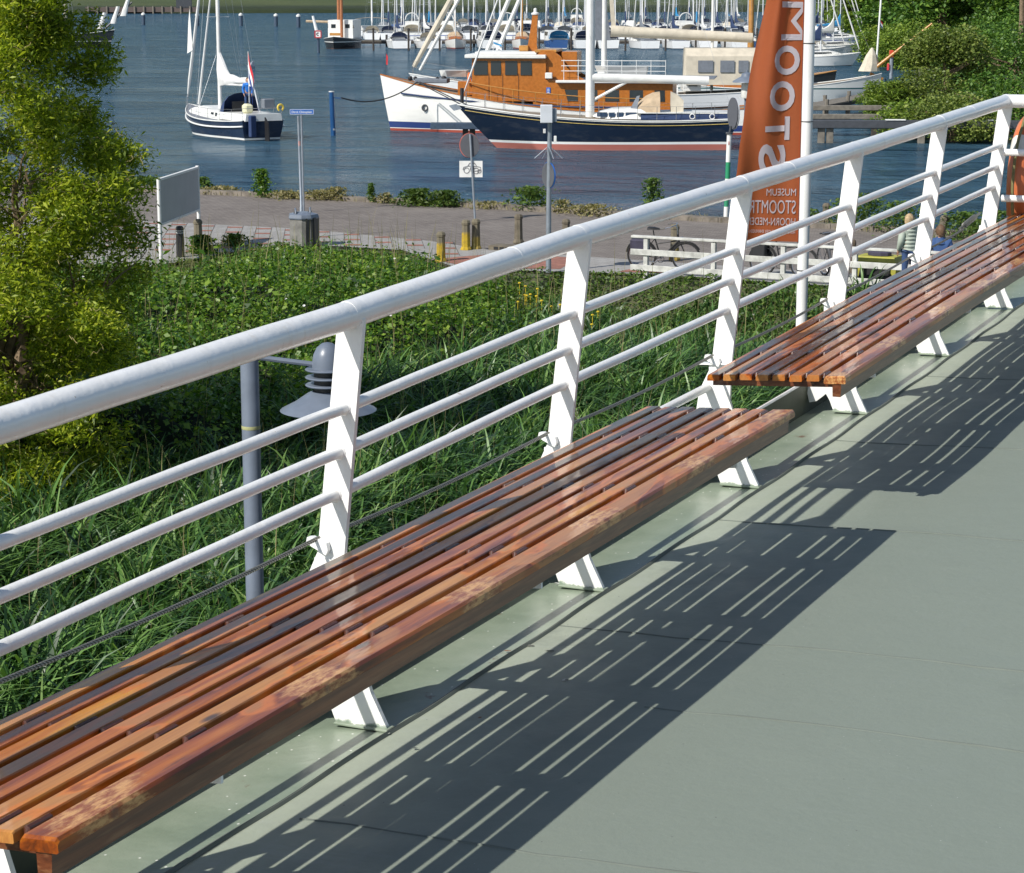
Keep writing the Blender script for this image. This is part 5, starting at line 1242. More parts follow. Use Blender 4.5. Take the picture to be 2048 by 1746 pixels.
H_YACHT = hullmat('white_yacht_hull', [(.13, RED), (.17, WHT), (.50, (.03, .055, .19)), (9, (.80, .79, .75))])
H_WHITE = hullmat('white_hull', [(.06, (.03, .04, .06)), (9, (.75, .76, .76))]); H_WHITEB = hullmat('white_hull_blue_line', [(.08, (.04, .07, .2)), (.62, WHT), (.72, (.04, .09, .3)), (9, WHT)])
H_WHITER = hullmat('white_hull_red_line', [(.10, RED), (9, WHT)]); H_BLACK = hullmat('black_hull', [(.10, (.12, .06, .04)), (.85, (.02, .02, .022)), (.95, WHT), (9, (.04, .045, .05))])
H_BLUE = hullmat('blue_hull', [(.08, WHT), (9, (.03, .09, .25))]); H_GREY = hullmat('grey_white_hull', [(.05, (.05, .06, .06)), (.9, (.55, .58, .58)), (1.0, (.04, .12, .13)), (9, WHT)])
M_TEAK = paint((.27, .22, .16), .8, .15, scale=3, name='teak_deck'); M_GRP = paint((.74, .74, .71), .35, .06, scale=2, name='white_gelcoat')
M_ALU = paint((.62, .64, .67), .35, .05, .2, name='mast_aluminium'); M_SAIL = paint((.72, .72, .70), .8, .06, scale=2, name='white_sailcloth')
M_CANVB = paint((.022, .045, .12), .8, .1, name='navy_canvas'); M_CANVG = paint((.17, .19, .22), .8, .1, name='grey_canvas'); M_CANVC = paint((.47, .36, .24), .85, .12, scale=3, name='tan_canvas'); M_CANVCR = paint((.60, .54, .43), .85, .1, scale=2, name='cream_canvas'); M_CANVL = paint((.03, .25, .50), .8, .1, name='light_blue_canvas')
M_WIN = paint((.02, .028, .035), .08, .02, name='dark_window'); M_VARN = paint((.43, .145, .026), .22, .12, scale=7, name='varnished_mahogany'); M_VARN2 = paint((.50, .24, .06), .3, .15, scale=4, name='varnished_spar')
M_STAY = paint((.50, .52, .55), .4, metal=.5, name='rigging_wire'); M_ORNG = paint((.75, .18, .04), .6, name='lifebuoy_orange_bright'); M_REDF = paint((.55, .02, .03), .7, name='flag_red'); M_BLUF = paint((.02, .05, .25), .7, name='flag_blue'); M_YELB = paint((.75, .55, .08), .6, name='yellow_float')
def loft_hull(L, B, fb, sw=.7, ob=.9, os_=.3, p=2.1, K=22, wlr=.86, dr=.5):
    rows = []; edge = []
    for i in range(K+1):
        t = i/K; x = -L/2+L*t
        k = lerp(sw, 1, float(smooth(t, 0, .45))) if t < .45 else max(.012, 1-((t-.45)/.55)**p)
        bd = B/2*k; z = fb[0]*(1-t)*(1-2*t)+4*fb[1]*t*(1-t)+fb[2]*t*(2*t-1)
        bw = bd*wlr*(1-.25*max(0, t-.7)/.3); xo = -ob*max(0, (t-.55)/.45)**1.6; xs_ = os_*max(0, 1-t/.25)
        def P(y, zz_, q): return Vector((x+(xo+xs_)*q, y, zz_))
        rows.append([P(-bd, z, 0), P(-lerp(bw, bd, .62), z*.52, .45), P(-bw, 0.0, 1), P(-bw*.6, -dr*.6, 1.15), P(0, -dr, 1.2), P(bw*.6, -dr*.6, 1.15), P(bw, 0, 1), P(lerp(bw, bd, .62), z*.52, .45), P(bd, z, 0)])
        edge.append((x, bd, z))
    return rows, edge
def boat_base(t, L, B, fb, hm, dm=M_TEAK, stripe=None, rail=True, **k):
    rows, edge = loft_hull(L, B, fb, **k); b = MB(); b.loft(rows, False); b.f.append(tuple(range(9))[::-1]); h = b.build('hull', hm, t, smooth=True)
    b = MB(); b.loft([[Vector((x, -y*.985, z-.03)), Vector((x, -y*.5, z+.015)), Vector((x, y*.5, z+.015)), Vector((x, y*.985, z-.03))] for x, y, z in edge], False); b.build('deck', dm, t, smooth=True)
    b = MB(); 
    for s in (-1, 1): b.tube([(x, s*y, z) for x, y, z in edge], .035, 5)
    b.build('gunwale', stripe or M_GRP, t, smooth=True)
    return edge
def eat(edge, x):
    xs_ = [e[0] for e in edge]; return float(np.interp(x, xs_, [e[1] for e in edge])), float(np.interp(x, xs_, [e[2] for e in edge]))
def house(t, edge, x0, x1, h_, wf, mat, slope=.5, name='cabin', roof=None, z0=None, inset=.1):
    b = MB(); rings = []; K = 8
    zs = [(eat(edge, lerp(x0, x1, i/K))[1] if z0 is None else z0) for i in range(K+1)]
    for i in range(K+1):
        x = lerp(x0, x1, i/K); w_ = min(eat(edge, x)[0]*.82, wf/2) if wf < 50 else eat(edge, x)[0]*.8; hh_ = h_*(min(1, (K-i)/K*slope*6+.02) if slope else 1)*(.9+.1*min(1, i*2/K))
        rings.append([Vector((x, -w_, zs[i]-.05)), Vector((x, -w_*(1-inset), zs[i]+hh_*.88)), Vector((x, -w_*.6, zs[i]+hh_)), Vector((x, w_*.6, zs[i]+hh_)), Vector((x, w_*(1-inset), zs[i]+hh_*.88)), Vector((x, w_, zs[i]-.05))])
    b.loft(rings, True, True); o = b.build(name, mat, t, smooth=False); return o
def win(t, x0, x1, z0, z1, y, name='window', mat=None, rz=0, slant=0.0, par=None):
    b = MB(); s = 1 if y > 0 else -1
    b.loft([[Vector((x0+slant, y, z0)), Vector((x1, y, z0)), Vector((x1-slant, y-s*.05*(z1-z0), z1)), Vector((x0+slant*2, y-s*.05*(z1-z0), z1))], [Vector((x0+slant, y-s*.06, z0)), Vector((x1, y-s*.06, z0)), Vector((x1-slant, y-s*.06, z1)), Vector((x0+slant*2, y-s*.06, z1))]], True, True)
    return b.build(name, mat or M_WIN, par or t)
def rig(t, mx, mz, H, L, edge, mmat=M_ALU, mr=.085, boom=None, cover=None, furl=True, sp=2, zb=1.5, taper=.75, bow=None, fr=.05):
    b = MB(); b.tube([(mx, 0, mz), (mx, 0, mz+H*.5), (mx-.02*H*.2, 0, mz+H)], [mr, mr, mr*taper], 10); b.build('mast', mmat, t, smooth=True)
    hb2, hz2 = eat(edge, mx); st_, sz_ = eat(edge, -L/2); bw = bow or (L/2-.15, 0, edge[-1][2]+.1)
    b = MB(); q = .006
    for s in (-1, 1):
        for hh_ in ((.98, .5) if sp < 2 else (.98, .62, .34)): b.tube([(mx-.15*s*0-.1, s*hb2*.93, hz2), (mx, s*.55*(1 if hh_ > .5 else .3), mz+H*hh_*.62), (mx, 0, mz+H*hh_)], q, 3, False)
    b.tube([(-L/2+.2, 0, sz_+.3), (mx, 0, mz+H)], q, 3, False); b.tube([bw, (mx, 0, mz+H*.97)], q, 3, False)
    b.build('rigging', M_STAY, t)
    b = MB()
    for k in range(sp): z = mz+H*(.36+.30*k); b.bar((mx, -.65, z), (mx, .65, z), .06, .025)
    b.build('spreader', mmat, t)
    if furl: b = MB(); p0, p1 = Vector(bw)+Vector((0, 0, .25)), Vector((mx, 0, mz+H*.93)); b.tube([p0, p0.lerp(p1, .08), p0.lerp(p1, .5), p1], [fr*.5, fr*1.3, fr, fr*.35], 7); b.build('furled_jib', M_SAIL, t, smooth=True)
    if boom:
        b = MB(); b.tube([(mx-.05, 0, mz+zb), (mx-boom, 0, mz+zb+.05)], .06, 8); b.build('boom', mmat, t, smooth=True)
        if cover is not None:
            b = MB(); K = 9; rr_ = []; 
            for i in range(K+1): f = i/K; rr_.append([Vector((mx-.05-boom*.97*f, .13*cos(a)*(1.2-.5*f), mz+zb+.12+(.30*(1-f)**1.6+.14)*(sin(a)*.9+.5)+(1.1*(1-f)**7 if sin(a) > .2 else 0))) for a in [2*pi*j/8 for j in range(8)]])
            b.loft(rr_, True, True); b.build('sail_cover', cover, t, smooth=True)
def hood(t, x, w_, h_, d, z, mat, name='sprayhood'):
    b = MB(); rings = []
    for i in range(5):
        f = i/4; xx = x+d*f; hh_ = h_*(1-f**2.2*.95)
        rings.append([Vector((xx, w_*cos(a)*(1-.12*f), z+hh_*max(0, sin(a))**.6)) for a in [pi*j/8 for j in range(9)]])
    b.loft(rings, False); return b.build(name, mat, t, smooth=True)
def pulpit(t, edge, L, mat=M_CHROME, h_=.6, ends=True):
    b = MB()
    for s in (-1, 1):
        pts = []
        for i in range(9):
            x = lerp(-L/2+.1, L/2-.25, i/8); y, z = eat(edge, x); b.tube([(x, s*y*.95, z), (x, s*y*.95, z+h_)], .012, 4, False); pts.append((x, s*y*.95, z+h_))
        b.tube(pts, .009, 3, False); b.tube([(p[0], p[1], p[2]-h_*.45) for p in pts], .006, 3, False)
    y, z = eat(edge, -L/2+.1); b.tube([(-L/2+.1, -y*.95, z+h_), (-L/2+.1, y*.95, z+h_)], .014, 4)
    b.build('guard_rail', mat, t)
def flag(t, p, w_, h_, mats=(M_REDF, M_WHITE, M_BLUF), ang=-70, droop=.5, staff=1.2):
    b = MB(); b.tube([(p[0], p[1], p[2]-staff), p], .015, 4); b.build('flag_staff', M_WHITE, t)
    for k, mt in enumerate(mats):
        b = MB(); rows = []
        for i in range(7):
            f = i/6; dx = w_*f*cos(R(ang)); dz_ = w_*f*sin(R(ang))*droop
            rows.append([Vector((p[0]-dx, p[1]+.06*sin(f*6+k)*f, p[2]+dz_-h_*(k+q)/len(mats)-.1*f*k)) for q in (0, 1)])
        b.loft(rows, False); b.build('flag_stripe', mt, t)

# ---- navy sailing yacht under way on the left
p0, p1 = at(372, 262, 0), at(545, 283, 0); mid = Vector((-15.3, 118.2, 0)); hd = math.atan2(8.2, -5.0)
L = 9.6; t = thing('sailing_yacht', 'navy sailing yacht with white stripe motoring away, mainsail lowered on the boom', 'sailing yacht', mid, hd)
e = boat_base(t, L, 3.25, (1.05, .95, 1.45), H_NAVY2, M_CANVG, sw=.72, ob=1.0, os_=.15, wlr=.85)
b = MB()
for s in (-1, 1): b.tube([(x, s*(y+.005), z-.30) for x, y, z in e[:-1]], .045, 5)
b.build('white_stripe', M_WHITE, t); 
house(t, e, -1.5, 3.2, .50, 1.9, M_GRP, .5)
for s in (-1, 1):
    for i in range(5): win(t, -1.2+i*.62, -.85+i*.62, eat(e, 0)[1]+.14, eat(e, 0)[1]+.32, s*(.93-.03*i), 'porthole')
b = MB(); b.loft([[Vector((x, y, 1.0)) for x, y in ((-4.9, -1.05), (-1.6, -1.2), (-1.6, 1.2), (-4.9, 1.05))], [Vector((x, y, 1.36)) for x, y in ((-4.9, -.98), (-1.6, -1.1), (-1.6, 1.1), (-4.9, .98))]], True, True); b.build('cockpit_coaming', M_GRP, t)
hood(t, -2.2, 1.05, 1.05, .9, 1.3, M_CANVB); b = MB(); b.box((-2.22, 0, 1.55), (.02, 1.1, .7)); b.build('companionway', M_BLACK, t)
rig(t, .55, 1.35, 13.5, L, e, M_GRP, .105, boom=4.2, zb=1.35, sp=2, fr=.075, bow=(4.9, 0, 1.6))
b = MB(); rr_ = []
for i in range(11):
    f = i/10; x = .45-4.1*f; hh_ = .34+1.5*(1-f)**5+.10*sin(f*18)*(1-f); w_ = .20-.09*f+.05*sin(f*13)
    rr_.append([Vector((x, w_*cos(a), 2.80-.25*(1-f)**3+hh_*(.5+.5*sin(a)))) for a in [2*pi*j/10 for j in range(10)]])
b.loft(rr_, True, True); b.build('lowered_mainsail', M_SAIL, t, smooth=True)
b = MB(); b.tube([(3.4, 0, 1.5), (.7, 0, 9.5)], [.07, .04], 7); b.build('furled_staysail', M_SAIL, t, smooth=True)
b = MB(); b.add([(4.25, .02, 6.6), (3.75, .12, 4.4), (4.55, .10, 4.0+.2), (4.42, .04, 5.9)], [(0, 1, 2, 3)]); b.build('white_pennant', M_SAIL, t)
pulpit(t, e, L); flag(t, (-3.7, .25, 4.5), 1.5, 1.25, ang=-68, droop=1.0, staff=2.6)
b = MB(); b.tube([(-4.2, -.1, 1.4), (-3.5, -.1, 2.8)], .04, 6); b.build('gallows', M_ALU, t)
b = MB(); b.prism([(-5.05, -.03, 1.2), (-5.45, -.03, .9), (-5.55, -.03, -.3), (-5.05, -.03, -.3)], (0, .06, 0)); b.build('rudder', M_BLACK, t)
b = MB(); b.cbox((-5.0, .7, .75), (.25, .35, 1.1), .04, R(10)); b.build('stern_board', M_CANVB, t)
b = MB(); b.torus((-4.7, -1.05, 1.65), .15, .06, 'X', 14, 6, R(-60), R(240)); b.build('yellow_float', M_YELB, t)
b = MB(); b.cbox((-3.9, .45, 1.6), (.5, .45, .5), .1); b.build('cockpit_cushion', paint((.70, .68, .45), .8), t)
b = MB(); b.cbox((-4.3, -.5, 1.85), (.5, .6, .5), .04); b.build('stern_box', M_CANVG, t)
m4 = Matrix.Translation(mid) @ Matrix.Rotation(hd, 4, 'Z'); q = m4 @ Vector((-3.1, .05, 1.38))
person(q, hd+pi/2+R(160), 'sailor in a bright blue shirt standing in the cockpit of the navy yacht', M_SHIRT, M_BRNH, ht=1.75, legs=M_JEAN)

# ---- classic white motor yacht
L = 20.5; bow = Vector((-7.25, 122.6, 0)); th = R(180+7); ctr = bow-Vector((cos(th), sin(th), 0))*L/2
th = R(172.5); ctr = bow-Vector((cos(th), sin(th), 0))*(L/2)
t = thing('motor_yacht', 'classic white motor yacht with varnished mahogany wheelhouse and tall wooden funnel mast', 'motor yacht', ctr, th)
e = boat_base(t, L, 5.0, (1.45, 1.35, 3.05), H_YACHT, M_TEAK, stripe=M_VARN, sw=.7, ob=.55, os_=.6, p=2.4)
X = lambda px: L/2-(px-762)/36.3/cos(R(7.5))
SD = 1                                        # camera side of the yacht is local +Y
b = MB(); b.tube([(X(px), (eat(e, X(px))[0]*.985+.01), z) for px, z in ((808, 2.05), (860, 1.92), (950, 1.72), (1100, 1.5), (1300, 1.42))], .05, 5); b.build('rubbing_strake', M_CANVB, t)
b = MB(); b.torus((X(858), eat(e, X(858))[0]*.90, 1.30), .15, .05, 'Y', 16, 6); b.build('hawse_hole', M_DARKM, t)
def slab(x0, x1, y0, y1, z0, z1, name, mat, par=None, m_=None): b = MB(); b.cbox(((x0+x1)/2, (y0+y1)/2, (z0+z1)/2), (abs(x1-x0), abs(y1-y0), abs(z1-z0)), .03); return b.build(name, mat, par or t)
wh = slab(X(955), X(1100), -1.75, 1.75, 1.7, 4.02, 'wheelhouse', M_VARN)
slab(X(942), X(1100), -2.0, 2.0, 4.0, 4.20, 'wheelhouse_roof', M_GRP); slab(X(960), X(1080), -1.5, 1.5, 4.2, 4.34, 'roof_crown', M_GRP)
for a, c_ in ((957, 986), (990, 1012), (1018, 1044), (1048, 1072)): win(t, X(c_), X(a)-.06, 3.12, 3.86, 1.80, 'wheelhouse_window', par=wh)
b = MB(); b.cbox((X(955)+.02, 0, 3.5), (.03, 3.0, .75), .01); b.build('front_window', M_WIN, wh)
slab(X(925), X(955), -1.4, 1.4, 2.0, 2.75, 'fore_cabin', M_VARN)
for px in (988, 1015, 1046): b = MB(); b.box((X(px), 1.765, 2.5), (.03, .02, 1.4)); b.build('panel_joint', paint((.22, .08, .02), .4), wh)
# aft cabin, lower
ac = slab(X(1075), X(1345), -1.8, 1.8, 1.1, 2.72, 'saloon', M_VARN)
for a, c_ in ((1135, 1162), (1178, 1200), (1215, 1242), (1262, 1288), (1310, 1330)): win(t, X(c_), X(a), 1.75, 2.55, 1.83, 'saloon_window', par=ac)
slab(X(1120), X(1400), -2.15, 2.15, 2.72, 2.86, 'saloon_roof', M_GRP); slab(X(1180), X(1425), -2.0, 2.0, 2.95, 3.0, 'awning', M_CANVG)
b = MB(); b.prism([(X(1075), 1.81, 2.9), (X(1120), 1.81, 2.85), (X(1135), 1.81, 2.5), (X(1145), 1.81, 1.5), (X(1075), 1.81, 1.5)], (0, .03, 0)); b.build('side_screen', M_VARN, t)
b = MB(); b.cbox((X(1105), 1.87, 2.3), (.22, .02, .34), .005); b.build('blue_plate', M_BLUE, t)
for k in range(3): b = MB(); b.box((X(1105), 1.885, 2.2+k*.09), (.12, .006, .03)); b.build('plate_mark', M_WHITE, t)
# flying bridge with a sweeping coaming
for s in (-1.5, 1.5):
    b = MB(); b.prism([(X(px), s, z) for px, z in ((1078, 2.85), (1078, 4.1), (1090, 4.42), (1112, 4.42), (1128, 4.1), (1140, 3.5), (1160, 3.1), (1175, 2.88))], (0, .08, 0)); b.build('bridge_coaming', M_VARN, t)
b = MB(); b.cbox((X(1098), 0, 4.38), (1.2, 3.1, .16), .04); b.build('bridge_top', M_VARN2, t); slab(X(1128), X(1158), -1.2, 1.2, 3.1, 4.35, 'bridge_console', M_VARN)
b = MB(); b.loft([[Vector((X(px)+x, y, z)) for x, y in ((-w_, -.16), (w_, -.16), (w_, .16), (-w_, .16))] for px, z, w_ in ((1062, 4.2, .42), (1066, 4.7, .24), (1069, 5.6, .17), (1071, 6.25, .15))], True, True); b.build('funnel_mast', M_VARN, t, smooth=True)
b = MB(); b.lathe([(.12, 0), (.22, .05), (.22, .12), (.10, .18), (.09, .35), (.02, .4)], (X(1071), 0, 6.25), 14); b.build('radar', M_GRP, t, smooth=True)
b = MB(); b.cbox((X(1050), 0, 4.5), (.5, .9, .3), .03); b.build('roof_locker', M_VARN2, t)
for px, z, s_ in ((1106, 3.1, .38), (1208, 3.15, .38)): b = MB(); b.cbox((X(px), 1.9, z), (s_, .3, .32), .03); b.build('raft_canister', M_GRP, t)
b = MB()
for a, z in ((1130, 3.35), (1130, 3.62), (1130, 3.9)): b.tube([(X(a), 1.9, z), (X(1330), 1.9, z)], .02, 4)
for px in range(1135, 1340, 28): b.tube([(X(px), 1.9, 2.86), (X(px), 1.9, 3.95)], .018, 4)
b.build('upper_guard_rail', M_WHITE, t)
b = MB(); b.loft([[Vector((x, y*.8, 3.1)) for x, y in ((X(1290), -.6), (X(1215), -.7), (X(1195), 0), (X(1215), .7), (X(1290), .6))], [Vector((x, y, 3.55)) for x, y in ((X(1292), -.7), (X(1212), -.85), (X(1188), 0), (X(1212), .85), (X(1292), .7))]], True, True); b.build('dinghy', M_GRP, t)
b = MB()
for i in range(9):
    px = 950+i*44; y, z = eat(e, X(px)); b.tube([(X(px), y*.97, z), (X(px), y*.97, z+.75)], .02, 4); 
pts = [(X(950+i*44), eat(e, X(950+i*44))[0]*.97, eat(e, X(950+i*44))[1]+.75) for i in range(9)]; b.tube(pts, .028, 5); b.build('side_rail', M_VARN2, t)
b = MB(); b.tube([(L/2-.3, 0, 3.0), (L/2-.35, 0, 4.25)], .015, 4); b.build('jack_staff', M_DARKM, t); b = MB(); b.add([(L/2-.35, 0, 4.2), (L/2-.45, .05, 4.0), (L/2-.42, .02, 3.55), (L/2-.33, 0, 3.6)], [(0, 1, 2, 3)]); b.build('jack_flag', M_REDF, t)
b = MB(); b.cbox((X(870), .6, 2.75), (1.8, 1.0, .25), .04); b.build('deck_hatch', M_CANVG, t)
for px, s_ in ((828, .14), (838, .12), (895, .15), (882, .1)): b = MB(); b.ball((X(px), .9, 2.85+s_*.2), (s_, s_, s_), 8, 5); b.build('windlass', M_BLACK, t)
b = MB(); b.loft([[Vector((x, y*.7, 2.95)) for x, y in ((X(935), -.4), (X(898), -.45), (X(884), 0), (X(898), .45), (X(935), .4))], [Vector((x, y, 3.3)) for x, y in ((X(937), -.5), (X(896), -.6), (X(880), 0), (X(896), .6), (X(937), .5))]], True, True); b.build('tender', M_GRP, t)
b = MB(); b.torus((X(948), 1.4, 2.9), .28, .07, 'X', 16, 6); b.build('lifebuoy_on_cabin', M_ORNG, t)
flag(t, (X(990), .4, 4.95), .5, .3, (M_WHITE, M_CANVL, M_WHITE), ang=20, droop=-.4, staff=.7)

# ---- dark blue sailing yacht in front of it
L = 13.7; th = R(178); ctr = Vector((4.10, 108.6, 0))
t = thing('sailing_yacht', 'long dark blue sailing yacht with gold line and tan sprayhood before the white motor yacht', 'sailing yacht', ctr, th)
e = boat_base(t, L, 3.9, (1.52, 1.48, 2.12), H_NAVY, M_TEAK, sw=.74, ob=2.0, os_=.55, wlr=.84, p=2.0, K=30)
X = lambda px: L/2-(px-903)/40.7
for off, mt, nm in ((-.22, paint((.60, .45, .14), .4), 'gold_line'), (-.07, M_GRP, 'toe_rail_stripe')):
    b = MB()
    for s in (-1, 1): b.tube([(x+(.0 if x < 4 else 0), s*(y*(1.0 if off > -.1 else .992)+.004), z+off) for x, y, z in e[:-1]], .016, 4)
    b.build(nm, mt, t)
b = MB()
b.loft([[Vector((x, -w_, z)), Vector((x, -w_*.82, z+h_)), Vector((x, w_*.82, z+h_)), Vector((x, w_, z))] for x, w_, z, h_ in ((X(1176), .35, 1.55, .05), (X(1190), .8, 1.5, .3), (X(1215), 1.15, 1.48, .46), (X(1250), 1.25, 1.48, .50), (X(1300), 1.3, 1.46, .44))], True, True); b.build('coachroof', M_GRP, t, smooth=False)
for a, c_ in ((1184, 1204), (1207, 1219), (1223, 1236), (1240, 1262)): win(t, X(c_), X(a), 1.58, 1.80, 1.16 if a > 1200 else 1.0, 'coachroof_window', paint((.03, .06, .12), .1))
b = MB(); b.loft([[Vector((x, -w_, 1.46)), Vector((x, -w_*.94, 1.75)), Vector((x, w_*.94, 1.75)), Vector((x, w_, 1.46))] for x, w_ in ((X(1270), 1.35), (X(1350), 1.4), (X(1455), 1.25))], True, True); b.build('cockpit_coaming', M_CANVB, t)
b = MB(); b.loft([[Vector((x, -w_, 1.75)), Vector((x, -w_, 1.80)), Vector((x, w_, 1.80)), Vector((x, w_, 1.75))] for x, w_ in ((X(1262), 1.36), (X(1350), 1.36), (X(1458), 1.2))], True, True); b.build('coaming_cap', M_GRP, t)
for px in (1371, 1410): b = MB(); b.torus((X(px), 1.36, 1.62), .12, .025, 'Y', 14, 5); b.build('white_portlight', M_WHITE, t)
hood(t, X(1308), 1.2, 1.0, 1.35, 1.75, M_CANVC); b = MB(); b.add([(X(1262), 1.0, 1.9), (X(1247), .9, 1.85), (X(1262), .75, 2.55), (X(1268), .9, 2.6)], [(0, 1, 2, 3)]); b.build('hood_window', M_CANVG, t)
b = MB(); b.loft([[Vector((x, -.5, z0)), Vector((x, -.42, z1)), Vector((x, .42, z1)), Vector((x, .5, z0))] for x, z0, z1 in ((X(1355), 1.6, 2.35), (X(1342), 1.6, 2.62), (X(1330), 1.6, 2.75))], True, True); b.build('wheel_cover', M_CANVCR, t)
rig(t, X(1170), 1.5, 19, L, e, M_GRP, .22, boom=None, furl=True, sp=2, fr=.035, taper=.8, bow=(L/2-.35, 0, 2.35))
b = MB(); b.tube([(X(1174), 0, 3.42), (X(1405), 0, 3.28)], .21, 12); b.build('boom', M_GRP, t, smooth=True)
b = MB(); b.tube([(X(1178), 0, 2.35), (X(1242), 0, 3.2)], .07, 8); b.build('boom_vang', M_GRP, t, smooth=True)
b = MB()
for i in range(15):
    x = lerp(-L/2+.2, L/2-.5, i/14); y, z = eat(e, x)
    for s in (-1, 1): b.tube([(x, s*y*.95, z), (x, s*y*.95, z+.68)], .013, 4, False)
for s in (-1, 1):
    for hh_ in (.68, .36): b.tube([(lerp(-L/2+.2, L/2-.5, i/14), s*eat(e, lerp(-L/2+.2, L/2-.5, i/14))[0]*.95, eat(e, lerp(-L/2+.2, L/2-.5, i/14))[1]+hh_) for i in range(15)], .007, 3, False)
b.build('guard_rail', M_CHROME, t)
b = MB(); b.prism([(L/2-.1, -.08, 2.15), (L/2+.35, -.08, 2.05), (L/2+.1, -.08, 1.8), (L/2-.5, -.08, 1.95)], (0, .16, 0)); b.build('anchor', M_GALV, t)
b = MB(); b.tube([(L/2-.3, 0, 2.2), (L/2-.3, 0, 2.9)], .09, 8); b.build('furler_drum', M_BLACK, t, smooth=True)

# ---- white ketch behind the motor yacht
L = 21; ctr = Vector((4.2, 136, 0)); th = R(179)
t = thing('sailing_ketch', 'big white ketch with cream boom cover and cream cockpit tent behind the motor yacht', 'sailing ketch', ctr, th)
e = boat_base(t, L, 4.8, (1.6, 1.5, 2.6), H_WHITE, M_TEAK, sw=.7, ob=2.0, os_=.8)
X = lambda px: L/2-(px-790)/33.0
house(t, e, X(1330), X(950), .6, 3.0, M_GRP, .5)
rig(t, X(1183), 1.9, 24, L, e, M_GRP, .17, None, furl=False, sp=3)
for i, (xb, zb_, zt2, r_, mt) in enumerate(((X(800), 3.0, 23.5, .16, M_CANVCR), (X(812), 2.8, 22.8, .10, M_GRP), (X(930), 2.7, 20.5, .13, M_GRP), (X(951), 2.7, 19.0, .12, M_GRP))):
    b = MB(); b.tube([(xb, 0, zb_), (lerp(xb, X(1183), .1), 0, lerp(zb_, zt2, .1)), (X(1183), 0, zt2)], [r_*.8, r_*1.15, r_*.5], 8); b.build('furled_headsail', mt, t, smooth=True)
b = MB(); b.tube([(X(1196), 0, 5.15), (X(1220), 0, 5.12), (X(1480), 0, 4.75)], [.36, .34, .30], 14); b.build('boom_cover', M_CANVCR, t, smooth=True)
b = MB(); b.prism([(X(1163), -.1, 4.6), (X(1196), -.1, 4.6), (X(1176), -.1, 9.0), (X(1168), -.1, 10.5)], (0, .2, 0)); b.build('stacked_sail', M_CANVG, t)
b = MB(); b.prism([(X(1197), -.08, 5.4), (X(1206), -.08, 5.4), (X(1184), -.08, 12), (X(1180), -.08, 12)], (0, .16, 0)); b.build('sail_luff', M_CANVCR, t)
tent = [[Vector((x, y, z)) for y, z in ((-1.9, 2.0), (-1.8, 3.7), (-1.1, 4.15), (1.1, 4.15), (1.8, 3.7), (1.9, 2.0))] for x in (X(1345), X(1352), X(1478), X(1490))]
b = MB(); b.loft(tent, True, True); b.build('cockpit_tent', M_CANVCR, t)
for a, c_ in ((1368, 1398), (1412, 1440), (1448, 1468)): win(t, X(c_), X(a), 2.75, 3.45, 1.93, 'tent_window', M_CANVG)
slab(X(1340), X(1375), -1.6, 1.6, 1.6, 2.4, 'deckhouse', M_GRP); win(t, X(1368), X(1350), 1.9, 2.25, 1.64)
pulpit(t, e, L, h_=.8); b = MB(); b.tube([(X(1400), 0, 1.6), (X(1400), 0, 18)], .09, 8); b.build('mizzen_mast', M_GRP, t, smooth=True)

# ---- flat-bottomed barge yacht with varnished bowsprit by the right bank, and its neighbour's mast
L = 14; ctr = at(1558, 203, 0); th = R(-6)
t = thing('sailing_barge', 'white round-bowed sailing barge with varnished bowsprit and tan jib bag', 'sailing barge', ctr, th)
e = boat_base(t, L, 4.0, (1.3, 1.0, 1.95), H_GREY, M_TEAK, stripe=M_GRP, sw=.75, ob=.25, os_=.1, p=3.2)
b = MB(); b.tube([(L/2-.6, 0, 2.2), (L/2+3.3, 0, 5.35)], [.14, .07], 10); b.build('bowsprit', M_VARN2, t, smooth=True)
b = MB(); b.loft([[Vector((x+w_*cos(a), .25*cos(a*2)*w_+.35*w_*sin(a), z)) for a in [2*pi*j/9 for j in range(9)]] for x, z, w_ in ((L/2-.9, 2.1, .75), (L/2-.8, 2.6, .6), (L/2-.75, 3.2, .38), (L/2-.7, 3.7, .08))], True, True); b.build('jib_bag', M_CANVCR, t, smooth=False)
b = MB(); b.bar((L/2-.8, .1, 1.95), (L/2+.1, .1, 1.55), .2, .2); b.build('bow_timber', M_VARN2, t)
rig(t, .8, 1.2, 14, L, e, M_VARN2, .15, furl=False, sp=1, boom=5, cover=M_CANVC); house(t, e, -5, -1, .9, 2.6, M_VARN, 0)
b = MB(); b.tube([(L/2+.25, 0, 1.6), (L/2+.7, 0, .2), (L/2+1.0, 0, .15), (L/2+1.2, 0, .5)], .04, 5); b.tube([(L/2+.1, 0, .1), (L/2+1.0, 0, .1)], .035, 5); b.build('anchor', M_BLACK, t)
L = 15; ctr = at(1440, 190, 0)+Vector((1, 0, 0)); t = thing('sailing_barge', 'dark sailing barge with thick orange varnished mast left of the banner', 'sailing barge', ctr, R(-4))
e = boat_base(t, L, 4.0, (1.3, 1.0, 1.8), H_BLACK, M_TEAK, stripe=M_VARN2, sw=.7, ob=.25, os_=.1, p=3.2)
xm = (1494-1024)/4400*(ctr.y)-ctr.x; rig(t, xm, 3.6, 17, L, e, M_VARN2, .20, furl=False, sp=1); b = MB(); b.lathe([(.24, 1.2), (.24, 3.9)], (xm, 0, 0), 12); b.build('mast_step', M_VARN2, t)

